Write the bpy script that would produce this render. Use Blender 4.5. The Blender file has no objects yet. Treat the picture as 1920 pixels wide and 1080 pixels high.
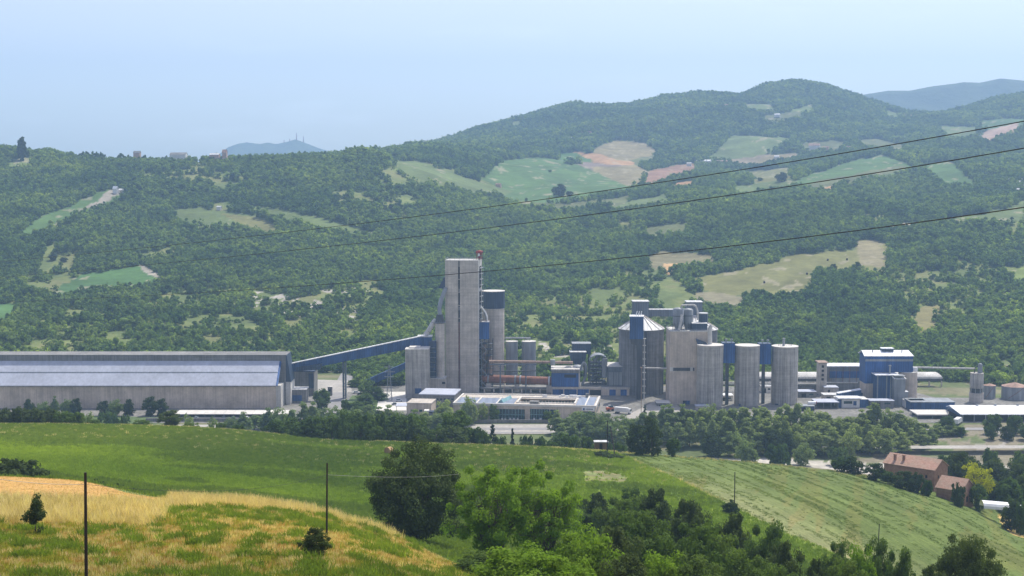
import bpy, math, random
import numpy as np
from math import radians, sin, cos, tan, pi
C = bpy.context.scene
rs = random.Random(7)
NR = np.random.RandomState(11)

# ------------------------------------------------------------------ camera
F = 2637.0; PITCH = radians(4.77); CZ = 140.0
CP, SP = cos(PITCH), sin(PITCH)
cam = bpy.data.cameras.new('camera'); co = bpy.data.objects.new('camera', cam); C.collection.objects.link(co)
cam.sensor_width = 36; cam.lens = 36 * F / 1920; cam.clip_start = .5; cam.clip_end = 60000
co.location = (0, 0, CZ); co.rotation_euler = (pi / 2 - PITCH, 0, 0); C.camera = co
# ------------------------------------------------------------------ world, sun, exposure
SUN_EL, SUN_AZ = radians(60), radians(36)      # azimuth measured from +Y towards +X
w = bpy.data.worlds.new('World'); C.world = w; w.use_nodes = True
nt = w.node_tree; nt.nodes.clear()
sky = nt.nodes.new('ShaderNodeTexSky'); sky.sky_type = 'NISHITA'; sky.sun_disc = False
sky.sun_elevation = SUN_EL; sky.sun_rotation = SUN_AZ; sky.altitude = 300
sky.air_density = 1.0; sky.dust_density = 1.8; sky.ozone_density = 1.4
bg = nt.nodes.new('ShaderNodeBackground'); bg.inputs[1].default_value = 0.135
wo = nt.nodes.new('ShaderNodeOutputWorld')
hs = nt.nodes.new('ShaderNodeHueSaturation'); hs.inputs['Saturation'].default_value = .58; hs.inputs['Hue'].default_value = .54
# a few very thin high clouds
tc = nt.nodes.new('ShaderNodeTexCoord'); mp = nt.nodes.new('ShaderNodeMapping'); mp.inputs['Scale'].default_value = (5, 5, 26)
nz = nt.nodes.new('ShaderNodeTexNoise'); nz.inputs['Scale'].default_value = 1.7; nz.inputs['Detail'].default_value = 7; nz.inputs['Roughness'].default_value = .62
cr = nt.nodes.new('ShaderNodeMapRange'); cr.inputs[1].default_value = .56; cr.inputs[2].default_value = .85; cr.inputs[3].default_value = 0; cr.inputs[4].default_value = .35
mx = nt.nodes.new('ShaderNodeMix'); mx.data_type = 'RGBA'; mx.inputs[7].default_value = (7.2, 7.5, 8.0, 1)
nt.links.new(tc.outputs['Generated'], mp.inputs[0]); nt.links.new(mp.outputs[0], nz.inputs['Vector']); nt.links.new(nz.outputs['Fac'], cr.inputs[0]); nt.links.new(cr.outputs[0], mx.inputs[0])
nt.links.new(sky.outputs[0], hs.inputs['Color']); nt.links.new(hs.outputs[0], mx.inputs[6]); nt.links.new(mx.outputs[2], bg.inputs[0]); nt.links.new(bg.outputs[0], wo.inputs[0])
sl = bpy.data.lights.new('sun', 'SUN'); sl.energy = 3.6; sl.angle = radians(.5); sl.color = (1, .95, .86)
so = bpy.data.objects.new('sun', sl); C.collection.objects.link(so)
so.rotation_euler = (pi / 2 - SUN_EL, 0, pi - SUN_AZ)
C.view_settings.view_transform = 'Standard'; C.view_settings.look = 'None'
C.view_settings.exposure = 0.55; C.view_settings.gamma = 1
C.cycles.max_bounces = 6; C.cycles.transparent_max_bounces = 8; C.cycles.volume_bounces = 1
C.cycles.diffuse_bounces = 3; C.cycles.transmission_bounces = 3
C.cycles.use_denoising = True

# ------------------------------------------------------------------ projection helpers (real places found from the picture)
def ray(u, v):
    a = (u - 960) / F; b = (540 - v) / F
    dy = CP + b * SP
    return a / dy, (-SP + b * CP) / dy            # x and z per metre of depth
def P(u, v, Y):
    a, b = ray(u, v); return (a * Y, Y, CZ + b * Y)
def Zat(v, Y): return CZ + ray(960, v)[1] * Y
def project(x, y, z):
    dz = z - CZ
    fw = y * CP - dz * SP; up = y * SP + dz * CP
    return 960 + F * x / fw, 540 - F * up / fw
def s_of(x, y): return 960 + (x / y) * F * .99

# ------------------------------------------------------------------ materials
def lin(c): return tuple(((x / 255) / 12.92 if x <= 10 else (((x / 255) + .055) / 1.055) ** 2.4) for x in c)
class NT:
    def __init__(s, name):
        s.m = bpy.data.materials.new(name); s.m.use_nodes = True; s.t = s.m.node_tree; s.t.nodes.clear()
        s.out = s.n('ShaderNodeOutputMaterial')
    def n(s, t, **k):
        x = s.t.nodes.new(t)
        for a, b in k.items(): setattr(x, a, b)
        return x
    def l(s, a, b): s.t.links.new(a, b)
    def val(s, sock, v):
        if hasattr(v, 'is_linked') or hasattr(v, 'links'): s.l(v, sock)
        else: sock.default_value = v
    def coord(s, scale=(1, 1, 1), kind='Object', rot=(0, 0, 0)):
        tc = s.n('ShaderNodeTexCoord'); mp = s.n('ShaderNodeMapping'); mp.inputs['Scale'].default_value = scale
        mp.inputs['Rotation'].default_value = rot
        s.l(tc.outputs[kind], mp.inputs[0]); return mp.outputs[0]
    def noise(s, vec, scale, detail=4, rough=.6):
        x = s.n('ShaderNodeTexNoise'); x.inputs['Scale'].default_value = scale; x.inputs['Detail'].default_value = detail
        x.inputs['Roughness'].default_value = rough; s.l(vec, x.inputs['Vector']); return x.outputs['Fac']
    def ramp(s, fac, pts):
        r = s.n('ShaderNodeValToRGB'); e = r.color_ramp.elements
        while len(e) < len(pts): e.new(.5)
        for i, (p, c) in enumerate(pts): e[i].position = p; e[i].color = (c[0], c[1], c[2], 1) if hasattr(c, '__len__') else (c, c, c, 1)
        s.l(fac, r.inputs[0]); return r.outputs[0]
    def mix(s, f, a, b, mode='MIX'):
        x = s.n('ShaderNodeMix', data_type='RGBA', blend_type=mode)
        s.val(x.inputs[0], f)
        for k, q in ((6, a), (7, b)):
            if isinstance(q, tuple): q = (q[0], q[1], q[2], 1)
            s.val(x.inputs[k], q)
        return x.outputs[2]
    def math(s, op, a, b=0.0):
        x = s.n('ShaderNodeMath', operation=op); s.val(x.inputs[0], a); s.val(x.inputs[1], b); return x.outputs[0]
    def bump(s, h, d=.3, st=.6):
        x = s.n('ShaderNodeBump'); x.inputs['Distance'].default_value = d; x.inputs['Strength'].default_value = st
        s.l(h, x.inputs['Height']); return x.outputs[0]
    def bsdf(s, col, rough=.85, metal=0, normal=None, spec=.3):
        b = s.n('ShaderNodeBsdfPrincipled'); s.val(b.inputs['Base Color'], col if not isinstance(col, tuple) else (*col[:3], 1))
        b.inputs['Roughness'].default_value = rough; b.inputs['Metallic'].default_value = metal
        b.inputs['Specular IOR Level'].default_value = spec
        if normal: s.l(normal, b.inputs['Normal'])
        s.l(b.outputs[0], s.out.inputs[0]); return s.m
M = {}
def concrete(name, c, streak=.55, band=True, var=.3):
    t = NT(name)
    st = t.noise(t.coord((.9, .9, .02)), 1.3, 5, .7)
    st2 = t.noise(t.coord((.25, .25, .012)), 1.0, 3, .6)
    bl = t.noise(t.coord(), .12, 5, .65)
    bd = t.noise(t.coord((.01, .01, .55)), 1.0, 3, .8)
    k = t.ramp(st, [(.36, 1 - streak), (.6, 1.12)])
    c1 = t.mix(1.0, c, k, 'MULTIPLY')
    c1 = t.mix(.6 if streak > .3 else .2, c1, t.ramp(st2, [(.35, .75), (.65, 1.12)]), 'MULTIPLY')
    c1 = t.mix(1.0, c1, t.ramp(bl, [(.3, 1 - var), (.7, 1 + var * .6)]), 'MULTIPLY')
    if band: c1 = t.mix(.7, c1, t.ramp(bd, [(.35, .82), (.6, 1.08)]), 'MULTIPLY')
    fine = t.noise(t.coord(), 1.6, 4, .7)
    c1 = t.mix(.5, c1, t.ramp(fine, [(.3, .75), (.7, 1.15)]), 'MULTIPLY')
    M[name] = t.bsdf(c1, .9, normal=t.bump(fine, .15, .4)); return M[name]
concrete('concrete', (.54, .485, .41), .14)
concrete('concrete_streaked', (.48, .45, .395), .4)
concrete('concrete_warm', (.58, .49, .39), .14, False)
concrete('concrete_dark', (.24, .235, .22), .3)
concrete('concrete_pale', (.6, .58, .53), .2, False)
def metal(name, c, rib=0.0, rough=.5, var=.25, met=0.0):
    t = NT(name)
    a = t.noise(t.coord((1, 1, .12)), .5, 5, .65); b = t.noise(t.coord(), .07, 3, .6)
    c1 = t.mix(1.0, c, t.ramp(a, [(.3, 1 - var), (.7, 1 + var * .5)]), 'MULTIPLY')
    c1 = t.mix(1.0, c1, t.ramp(b, [(.3, 1 - var * .7), (.7, 1.1)]), 'MULTIPLY')
    nrm = None
    if rib:
        wv = t.n('ShaderNodeTexWave', bands_direction='X'); wv.inputs['Scale'].default_value = rib
        t.l(t.coord((1, 1, 0)), wv.inputs[0]); nrm = t.bump(wv.outputs['Fac'], .12, .6)
        c1 = t.mix(.35, c1, t.ramp(wv.outputs['Fac'], [(.2, .7), (.6, 1.1)]), 'MULTIPLY')
    M[name] = t.bsdf(c1, rough, met, nrm); return M[name]
metal('blue_panel', (.042, .105, .25), .22, .5, .42)
metal('blue_bright', (.038, .12, .33), .22, .5, .42)
metal('blue_dark', (.05, .075, .12), .22)
metal('blue_grey', (.15, .175, .20), .2)
metal('grey_metal', (.30, .32, .33), 0, .5, .35)
metal('grey_dark', (.09, .095, .10), 0, .6, .4)
metal('roof_pale', (.62, .62, .60), .12, .55, .18)
metal('roof_white', (.78, .79, .80), .1, .5, .1)
metal('roof_bluish', (.45, .475, .54), 0, .6, .16)
metal('roof_panel', (.22, .26, .33), .08, .5, .15)
metal('skylight', (.24, .43, .44), .1, .35, .1)
metal('rust', (.30, .13, .08), 0, .7, .5)
metal('rust_tan', (.42, .29, .21), 0, .7, .4)
metal('red_paint', (.28, .03, .025), 0, .6, .3)
metal('rust_roof', (.42, .27, .20), 0, .8, .5)
metal('white_paint', (.75, .75, .73), 0, .5, .15)
metal('dark', (.02, .021, .024), 0, .6, .3)
metal('glass', (.04, .085, .09), .3, .12, .5)
metal('wood_pole', (.055, .042, .032), 0, .8, .5)
metal('wire', (.02, .02, .02), 0, .6, .1)
metal('wire_pale', (.35, .34, .32), 0, .5, .1)
metal('orange_paint', (.5, .12, .04), 0, .5, .2)
metal('wood_hut', (.22, .15, .09), 0, .85, .4)
metal('straw', (.50, .33, .16), 0, .95, .5)
metal('plastic_sheet', (.82, .83, .82), 0, .35, .12)
metal('plaster_pink', (.55, .38, .28), 0, .9, .2)
metal('plaster_white', (.7, .68, .62), 0, .9, .15)
def brick():
    t = NT('brick'); v = t.coord((1, 1, 1))
    a = t.noise(v, .6, 5, .7); b = t.noise(v, 4, 3, .7)
    c = t.ramp(a, [(.3, (.24, .12, .085)), (.5, (.36, .2, .14)), (.7, (.44, .28, .2))])
    M['brick'] = t.bsdf(t.mix(.6, c, t.ramp(b, [(.3, .7), (.7, 1.2)]), 'MULTIPLY'), .9, normal=t.bump(b, .1, .6))
    t = NT('roof_tile'); v = t.coord()
    wv = t.n('ShaderNodeTexWave', bands_direction='X'); wv.inputs['Scale'].default_value = 1.3; wv.inputs['Distortion'].default_value = .6; t.l(v, wv.inputs[0])
    a = t.noise(v, 1.1, 5, .8); b = t.noise(v, .25, 3, .6)
    c = t.ramp(a, [(.28, (.34, .18, .13)), (.5, (.56, .34, .25)), (.72, (.66, .50, .38))])
    c = t.mix(.35, c, t.ramp(b, [(.35, (.25, .24, .16)), (.65, (.5, .27, .18))]))
    c = t.mix(.6, c, t.ramp(wv.outputs['Fac'], [(.1, .6), (.5, 1.1)]), 'MULTIPLY')
    M['roof_tile'] = t.bsdf(c, .9, normal=t.bump(wv.outputs['Fac'], .12, .8))
brick()
def leaf(name, a, b, trans=.35, tscale=.35, rnd=.5):
    t = NT(name)
    oi = t.n('ShaderNodeObjectInfo')
    n1 = t.noise(t.coord(), tscale, 3, .6)
    f = t.math('ADD', t.math('MULTIPLY', oi.outputs['Random'], rnd), t.math('MULTIPLY', n1, 1 - rnd * .6))
    geo = t.n('ShaderNodeNewGeometry'); vm = t.n('ShaderNodeVectorMath', operation='SCALE')
    t.l(oi.outputs['Location'], vm.inputs[0]); vm.inputs['Scale'].default_value = 1
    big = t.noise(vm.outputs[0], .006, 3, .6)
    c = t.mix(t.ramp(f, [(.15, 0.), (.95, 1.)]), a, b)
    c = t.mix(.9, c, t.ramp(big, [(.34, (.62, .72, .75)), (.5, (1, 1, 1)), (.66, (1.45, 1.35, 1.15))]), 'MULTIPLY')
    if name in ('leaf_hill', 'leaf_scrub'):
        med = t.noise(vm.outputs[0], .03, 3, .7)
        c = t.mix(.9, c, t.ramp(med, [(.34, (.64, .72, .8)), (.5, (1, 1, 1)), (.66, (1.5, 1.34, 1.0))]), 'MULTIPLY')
    d = t.n('ShaderNodeBsdfDiffuse'); t.l(c, d.inputs[0])
    tr = t.n('ShaderNodeBsdfTranslucent'); t.l(t.mix(1.0, c, (1.25, 1.35, .6), 'MULTIPLY'), tr.inputs[0])
    mx = t.n('ShaderNodeMixShader'); mx.inputs[0].default_value = trans
    t.l(d.outputs[0], mx.inputs[1]); t.l(tr.outputs[0], mx.inputs[2]); t.l(mx.outputs[0], t.out.inputs[0])
    M[name] = t.m; return t.m
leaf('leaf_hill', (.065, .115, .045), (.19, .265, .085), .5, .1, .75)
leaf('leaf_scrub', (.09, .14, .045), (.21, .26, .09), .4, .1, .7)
leaf('leaf_valley', (.15, .20, .09), (.29, .35, .15), .46, .15, .4)
leaf('leaf_dark', (.042, .066, .028), (.095, .13, .048), .3, .3, .2)
leaf('leaf_mid', (.05, .095, .03), (.125, .18, .052), .36, .3, .3)
leaf('leaf_bright', (.075, .15, .02), (.20, .30, .045), .42, .35, .2)
leaf('leaf_yellow', (.34, .36, .02), (.55, .52, .04), .45, .5, .1)
leaf('leaf_conifer', (.02, .04, .025), (.045, .07, .04), .1, .3, .3)
leaf('weed', (.10, .155, .025), (.20, .27, .045), .4, .5, .7)
leaf('grass_dry', (.36, .29, .13), (.70, .60, .36), .35, .5, .7)
leaf('grass_brown', (.28, .18, .065), (.50, .34, .13), .3, .5, .7)
leaf('grass_green', (.17, .175, .03), (.36, .35, .075), .4, .5, .7)
leaf('crop', (.15, .22, .03), (.27, .35, .06), .45, .3, .7)
leaf('crop_dark', (.105, .16, .035), (.19, .25, .055), .42, .3, .7)
leaf('hay', (.10, .15, .04), (.21, .26, .08), .3, .3, .7)
def bark():
    t = NT('bark'); v = t.coord((3, 3, .6)); a = t.noise(v, 1.5, 4, .7)
    M['bark'] = t.bsdf(t.ramp(a, [(.3, (.05, .038, .028)), (.7, (.16, .13, .10))]), .95, normal=t.bump(a, .1, .8))
bark()

# ------------------------------------------------------------------ object helpers
def tag(o, label=None, cat=None, group=None, kind=None):
    if label: o['label'] = label
    if cat: o['category'] = cat
    if group: o['group'] = group
    if kind: o['kind'] = kind
    return o
def empty(name, loc, label, cat, group=None):
    o = bpy.data.objects.new(name, None); C.collection.objects.link(o); o.location = loc
    o.empty_display_size = .1
    return tag(o, label, cat, group)
class MB:
    def __init__(s): s.v = []; s.f = []; s.sm = []
    def add(s, vs, fs, smooth=False):
        b = len(s.v); s.v += [tuple(p) for p in vs]
        for f in fs: s.f.append(tuple(b + i for i in f)); s.sm.append(smooth)
        return s
    def hexa(s, p):   # p: 4 bottom, 4 top (ccw)
        return s.add(p, [(3, 2, 1, 0), (4, 5, 6, 7), (0, 1, 5, 4), (1, 2, 6, 5), (2, 3, 7, 6), (3, 0, 4, 7)])
    def box(s, o, L, D, z0, z1, ax=(1, 0), ay=(0, 1)):
        q = [(o[0] + ax[0] * a + ay[0] * b, o[1] + ax[1] * a + ay[1] * b) for a, b in ((0, 0), (L, 0), (L, D), (0, D))]
        return s.hexa([(x, y, z0) for x, y in q] + [(x, y, z1) for x, y in q])
    def bx(s, x0, x1, y0, y1, z0, z1): return s.box((x0, y0), x1 - x0, y1 - y0, z0, z1)
    def cyl(s, p0, p1, r0, r1=None, n=20, caps=True):
        r1 = r0 if r1 is None else r1
        p0 = np.array(p0, float); p1 = np.array(p1, float); d = p1 - p0; d /= np.linalg.norm(d)
        a = np.cross(d, (0, 0, 1) if abs(d[2]) < .9 else (1, 0, 0)); a /= np.linalg.norm(a); b = np.cross(d, a)
        A = [2 * pi * i / n for i in range(n)]
        r = [p0 + r0 * (a * cos(t) + b * sin(t)) for t in A] + [p1 + r1 * (a * cos(t) + b * sin(t)) for t in A]
        s.add(r, [(i, (i + 1) % n, n + (i + 1) % n, n + i) for i in range(n)], n > 6)
        if caps:
            if r0 > .001: s.add(r[:n], [tuple(range(n))[::-1]])
            if r1 > .001: s.add(r[n:], [tuple(range(n))])
        return s
    def tube(s, pts, r0, r1=None, n=6):
        r1 = r0 if r1 is None else r1; k = len(pts) - 1
        for i in range(k):
            a = r0 + (r1 - r0) * i / k; b = r0 + (r1 - r0) * (i + 1) / k
            s.cyl(pts[i], pts[i + 1], a, b, n, i == k - 1 or i == 0)
        return s
    def lathe(s, c, prof, n=28):
        rings = []
        for r, z in prof: rings.append([(c[0] + r * cos(2 * pi * i / n), c[1] + r * sin(2 * pi * i / n), c[2] + z) for i in range(n)])
        vs = [p for q in rings for p in q]
        fs = [(j * n + i, j * n + (i + 1) % n, (j + 1) * n + (i + 1) % n, (j + 1) * n + i) for j in range(len(prof) - 1) for i in range(n)]
        return s.add(vs, fs, True)
    def build(s, name, mat, parent=None, label=None):
        off = parent_loc(parent)
        me = bpy.data.meshes.new(name)
        me.from_pydata([(x - off[0], y - off[1], z - off[2]) for x, y, z in s.v], [], s.f)
        me.polygons.foreach_set('use_smooth', s.sm)
        me.materials.append(M[mat]); me.update()
        o = bpy.data.objects.new(name, me); C.collection.objects.link(o)
        if parent: o.parent = parent
        if label: o['label'] = label
        return o
def parent_loc(p):
    x = y = z = 0
    while p is not None: x += p.location[0]; y += p.location[1]; z += p.location[2]; p = p.parent
    return x, y, z
def solo(mb, name, mat, label, cat, group=None, kind=None):
    v = np.array(mb.v); c = ((v[:, 0].min() + v[:, 0].max()) / 2, (v[:, 1].min() + v[:, 1].max()) / 2, v[:, 2].min())
    mb.v = [(x - c[0], y - c[1], z - c[2]) for x, y, z in mb.v]
    o = mb.build(name, mat); o.location = c; return tag(o, label, cat, group, kind)
def mesh_np(name, V, Fq, mat, smooth=False):
    me = bpy.data.meshes.new(name); V = np.ascontiguousarray(V, np.float32); Fq = np.ascontiguousarray(Fq, np.int32)
    k = Fq.shape[1]; n = len(Fq)
    me.vertices.add(len(V)); me.vertices.foreach_set('co', V.ravel())
    me.loops.add(n * k); me.loops.foreach_set('vertex_index', Fq.ravel())
    me.polygons.add(n); me.polygons.foreach_set('loop_start', np.arange(0, n * k, k, dtype=np.int32))
    if smooth: me.polygons.foreach_set('use_smooth', np.ones(n, bool))
    if mat: me.materials.append(M[mat])
    me.update(calc_edges=True); return me

# ------------------------------------------------------------------ terrain
def vnoise(x, y, seed=0):
    xi = np.floor(x).astype(np.int64); yi = np.floor(y).astype(np.int64); fx = x - xi; fy = y - yi
    fx = fx * fx * (3 - 2 * fx); fy = fy * fy * (3 - 2 * fy)
    def h(a, b):
        n = (a * 374761393 + b * 668265263 + seed * 1442695041) & 0x7fffffff
        n = ((n ^ (n >> 13)) * 1274126177) & 0x7fffffff
        return ((n ^ (n >> 16)) & 0xffff) / 32767.5 - 1
    return (h(xi, yi) * (1 - fx) + h(xi + 1, yi) * fx) * (1 - fy) + (h(xi, yi + 1) * (1 - fx) + h(xi + 1, yi + 1) * fx) * fy
def fbm(x, y, o=4, seed=0):
    t = 0; a = 1; q = 0
    for i in range(o): t = t + a * vnoise(x * 2 ** i, y * 2 ** i, seed + i * 17); q += a; a *= .5
    return t / q
NEAR_U = [-400, 0, 150, 300, 450, 600, 750, 850, 1000, 1200, 1400, 1600, 1800, 1920, 2300]
NEAR = {
 60:  [1165, 1165, 1165, 1165, 1168, 1170, 1180, 1190, 1200, 1215, 1225, 1230, 1230, 1230, 1230],
 85:  [1085, 1085, 1085, 1090, 1090, 1092, 1115, 1135, 1175, 1195, 1205, 1210, 1210, 1210, 1210],
 120: [1000, 1000, 1003, 1005, 1008, 1018, 1055, 1085, 1135, 1175, 1190, 1195, 1195, 1195, 1195],
 150: [945, 945, 948, 957, 962, 980, 1025, 1068, 1110, 1155, 1180, 1185, 1185, 1185, 1185],
 175: [915, 915, 920, 936, 940, 962, 1008, 1062, 1090, 1140, 1172, 1180, 1182, 1182, 1182],
 200: [893, 893, 901, 932, 944, 968, 1012, 1062, 1070, 1120, 1162, 1175, 1180, 1180, 1180],
 250: [905, 905, 915, 945, 958, 980, 1005, 1030, 1035, 1080, 1122, 1150, 1170, 1175, 1180],
 300: [893, 893, 903, 922, 938, 960, 980, 995, 1000, 1030, 1072, 1110, 1140, 1150, 1150],
 350: [866, 866, 876, 893, 905, 926, 938, 948, 955, 980, 1005, 1050, 1088, 1108, 1120],
 400: [842, 842, 850, 862, 872, 890, 899, 905, 912, 930, 946, 974, 1010, 1050, 1080],
 450: [816, 816, 820, 829, 840, 856, 862, 867, 871, 885, 901, 926, 964, 1012, 1050],
 500: [797, 797, 797, 800, 809, 826, 832, 836, 840, 853, 869, 892, 934, 985, 1030]}
HU = [-400, 0, 200, 400, 600, 700, 800, 900, 1000, 1150, 1300, 1480, 1650, 1800, 1920, 2300]
HILL = {
 1050: [665] * 16,
 1200: [600, 603, 603, 605, 608, 610, 612, 612, 612, 612, 612, 610, 610, 608, 606, 606],
 1400: [520, 524, 524, 528, 533, 538, 542, 544, 542, 540, 536, 534, 532, 528, 526, 526],
 1600: [452, 454, 455, 458, 466, 474, 482, 486, 486, 482, 474, 464, 458, 452, 450, 450],
 1800: [388, 390, 392, 396, 404, 412, 424, 432, 436, 428, 420, 414, 408, 402, 398, 398],
 2000: [330, 335, 338, 340, 345, 352, 370, 392, 402, 402, 395, 385, 374, 368, 366, 366],
 2150: [0, 0, 0, 0, 0, 305, 335, 362, 376, 380, 374, 362, 352, 348, 346, 346],
 2400: [-20, -20, -20, -20, -12, 297, 306, 330, 345, 350, 346, 336, 330, 324, 320, 320],
 2700: [-26, -26, -26, -26, -20, 0, 288, 301, 316, 318, 316, 311, 306, 296, 290, 290],
 3000: [-30, -30, -30, -30, -28, -12, 278, 281, 288, 288, 288, 284, 279, 268, 262, 262],
 3400: [-35, -35, -35, -35, -34, -20, 0, 262, 256, 244, 240, 234, 242, 236, 230, 230],
 3800: [-40, -40, -40, -40, -40, -30, -8, 250, 230, 212, 200, 184, 214, 216, 198, 198],
 4100: [-45, -45, -45, -45, -45, -38, -18, 0, 0, 0, 0, 0, 0, 0, 0, 0],
 4600: [-55, -55, -55, -55, -55, -50, -35, -30, -30, -30, -30, -30, -30, -30, -30, -30],
 5600: [-70] * 16}
SKU = [-400, -100, 0, 40, 70, 110, 150, 200, 300, 420, 520, 640, 700, 760, 810, 870, 930, 1000, 1040, 1070, 1088, 1095, 1140, 1180, 1228, 1235, 1300, 1380, 1430, 1480, 1540, 1600, 1660, 1700, 1740, 1800, 1860, 1920, 2000, 2300]
SKV = [288, 278, 275, 283, 290, 289, 299, 304, 304, 303, 301, 299, 293, 282, 272, 252, 236, 214, 202, 193, 193, 198, 198, 194, 186, 180, 176, 178, 159, 151, 158, 181, 202, 214, 218, 203, 187, 174, 165, 160]
US = np.concatenate([np.arange(-1500, -60, 60), np.arange(-60, 1981, 4), np.arange(2040, 3401, 60)]).astype(float)
YS = np.concatenate([[14, 22, 30, 40], np.geomspace(50, 215, 170)[:-1], np.geomspace(215, 525, 170)[:-1], np.geomspace(525, 1030, 90)[:-1], np.geomspace(1030, 4600, 400)[:-1], np.geomspace(4600, 9000, 25)])
def pchip_rows(X, Yv, xq):      # X (k), Yv (cols,k) -> (cols, len(xq))
    h = np.diff(X); d = np.diff(Yv, axis=1) / h; m = np.zeros_like(Yv)
    w1 = 2 * h[1:] + h[:-1]; w2 = h[1:] + 2 * h[:-1]
    a = d[:, :-1]; b = d[:, 1:]; same = (a * b) > 0
    with np.errstate(divide='ignore', invalid='ignore'): mm = (w1 + w2) / (w1 / a + w2 / b)
    m[:, 1:-1] = np.where(same, mm, 0); m[:, 0] = d[:, 0]; m[:, -1] = d[:, -1]
    i = np.clip(np.searchsorted(X, xq) - 1, 0, len(X) - 2); t = (xq - X[i]) / h[i]
    return (Yv[:, i] * (1 + 2 * t) * (1 - t) ** 2 + m[:, i] * h[i] * t * (1 - t) ** 2 + Yv[:, i + 1] * t * t * (3 - 2 * t) + m[:, i + 1] * h[i] * t * t * (t - 1))
def smooth_interp(q, xs, ys):   # rounded interpolation across the view
    acc = 0; ww = [-40, -20, 0, 20, 40]
    for d in ww: acc = acc + np.interp(q + d, xs, ys)
    return acc / len(ww)
def zc(v, Y): return CZ + (-SP + (540 - v) / F * CP) / (CP + (540 - v) / F * SP) * Y
sky_v = np.interp(US, SKU, SKV) + 4
knY = [14., 30.]; knZ = [np.full(len(US), 134.2), np.full(len(US), 129.6)]
for Y in sorted(NEAR):
    knY.append(float(Y)); knZ.append(zc(smooth_interp(US, NEAR_U, NEAR[Y]), Y))
z5 = knZ[-1].copy()
for Y, k in ((545, .72), (595, .22)): knY.append(float(Y)); knZ.append(z5 * k)
for Y, zz in ((640, -3.), (695, -3.), (730, -.4), (760, 0.), (900, 0.), (1010, 0.)): knY.append(float(Y)); knZ.append(np.full(len(US), zz))
for Y in sorted(HILL):
    tab = np.array(HILL[Y], float); hu = np.array(HU, float)
    skh = np.interp(hu, SKU, SKV) + 4
    rel = np.where(tab <= 0, tab, 0); isrel = (tab <= 0).astype(float)
    absv = np.where(tab <= 0, skh, tab)
    f = smooth_interp(US, hu, isrel); va = smooth_interp(US, hu, absv); vr = sky_v - smooth_interp(US, hu, rel)
    fr = np.clip(f * 1.0, 0, 1)
    knY.append(float(Y)); knZ.append(zc(va * (1 - fr) + vr * fr, Y))
knY.append(9000.); knZ.append(np.full(len(US), 60.))
ZG = pchip_rows(np.array(knY), np.array(knZ).T, YS)      # (cols, rows)
TX = ((US - 960) / (F * .99))[:, None]
XG = TX * YS[None, :]; YG = np.repeat(YS[None, :], len(US), 0)
# relief
hw = np.clip((YG - 1060) / 250, 0, 1)
ridge_Y = np.interp(US, [0, 640, 700, 800, 900], [2150, 2150, 2700, 3400, 4100])[:, None]
keep = 1 - .85 * np.exp(-((YG - ridge_Y) / (.07 * ridge_Y)) ** 2)
n1 = fbm(XG / 330 + 3, YG / 520, 4, 5); n2 = fbm(XG / 120, YG / 150, 3, 9)
ridged = 1 - 2 * np.abs(fbm(XG / 420 + 9, YG / 700 + 4, 3, 21))
sc_ = np.clip(YG / 2200, .5, 1.5)
ZG = ZG + hw * keep * (n1 * 20 + n2 * 9 + ridged * 14 - 5) * sc_
ne = np.clip((YG - 40) / 60, 0, 1) * np.clip((520 - YG) / 60, 0, 1)
ZG = ZG + ne * (fbm(XG / 45, YG / 60, 3, 2) * .7 + fbm(XG / 7, YG / 9, 3, 3) * .10)
ZG = ZG + ((YG > 525) & (YG < 735)) * fbm(XG / 30, YG / 25, 3, 8) * .7
LY = np.log(YS)
def H(x, y):
    x = np.asarray(x, float); y = np.asarray(y, float)
    i = np.clip(np.searchsorted(US, s_of(x, y)) - 1, 0, len(US) - 2); fu = np.clip((s_of(x, y) - US[i]) / (US[i + 1] - US[i]), 0, 1)
    j = np.clip(np.searchsorted(YS, y) - 1, 0, len(YS) - 2); fy = np.clip((y - YS[j]) / (YS[j + 1] - YS[j]), 0, 1)
    return (ZG[i, j] * (1 - fu) * (1 - fy) + ZG[i + 1, j] * fu * (1 - fy) + ZG[i, j + 1] * (1 - fu) * fy + ZG[i + 1, j + 1] * fu * fy)
def on(u, v, Y):      # ground point in the direction of a picture column, at a depth
    x = ray(u, v)[0] * Y; return (x, Y, float(H(x, Y)))
UU, VV = project(XG, YG, ZG)
VMIN = np.minimum.accumulate(np.where(YG > 45, VV, 5000), axis=1)
def visible(x, y, z, up=8., tol=14.):
    u, v = project(x, y, z + up)
    i = np.clip(np.searchsorted(US, s_of(x, y)) - 1, 0, len(US) - 2)
    j = np.clip(np.searchsorted(YS, y) - 2, 0, len(YS) - 2)
    return (v < VMIN[i, j] + tol) & (u > -90) & (u < 2010) & (v < 1130)
def inpoly(u, v, poly):
    r = np.zeros(np.shape(u), bool); n = len(poly)
    for k in range(n):
        x1, y1 = poly[k]; x2, y2 = poly[(k + 1) % n]
        c = ((y1 > v) != (y2 > v)) & (u < (x2 - x1) * (v - y1) / ((y2 - y1) + 1e-9) + x1); r ^= c
    return r
G1 = (.085, .15, .045); G2 = (.125, .165, .055); G3 = (.075, .15, .045); TAN = (.225, .19, .095); ORG = (.36, .22, .11); RED = (.26, .155, .10); PALE = (.32, .29, .23); YEL = (.18, .18, .065); OLV = (.12, .135, .055)
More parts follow.
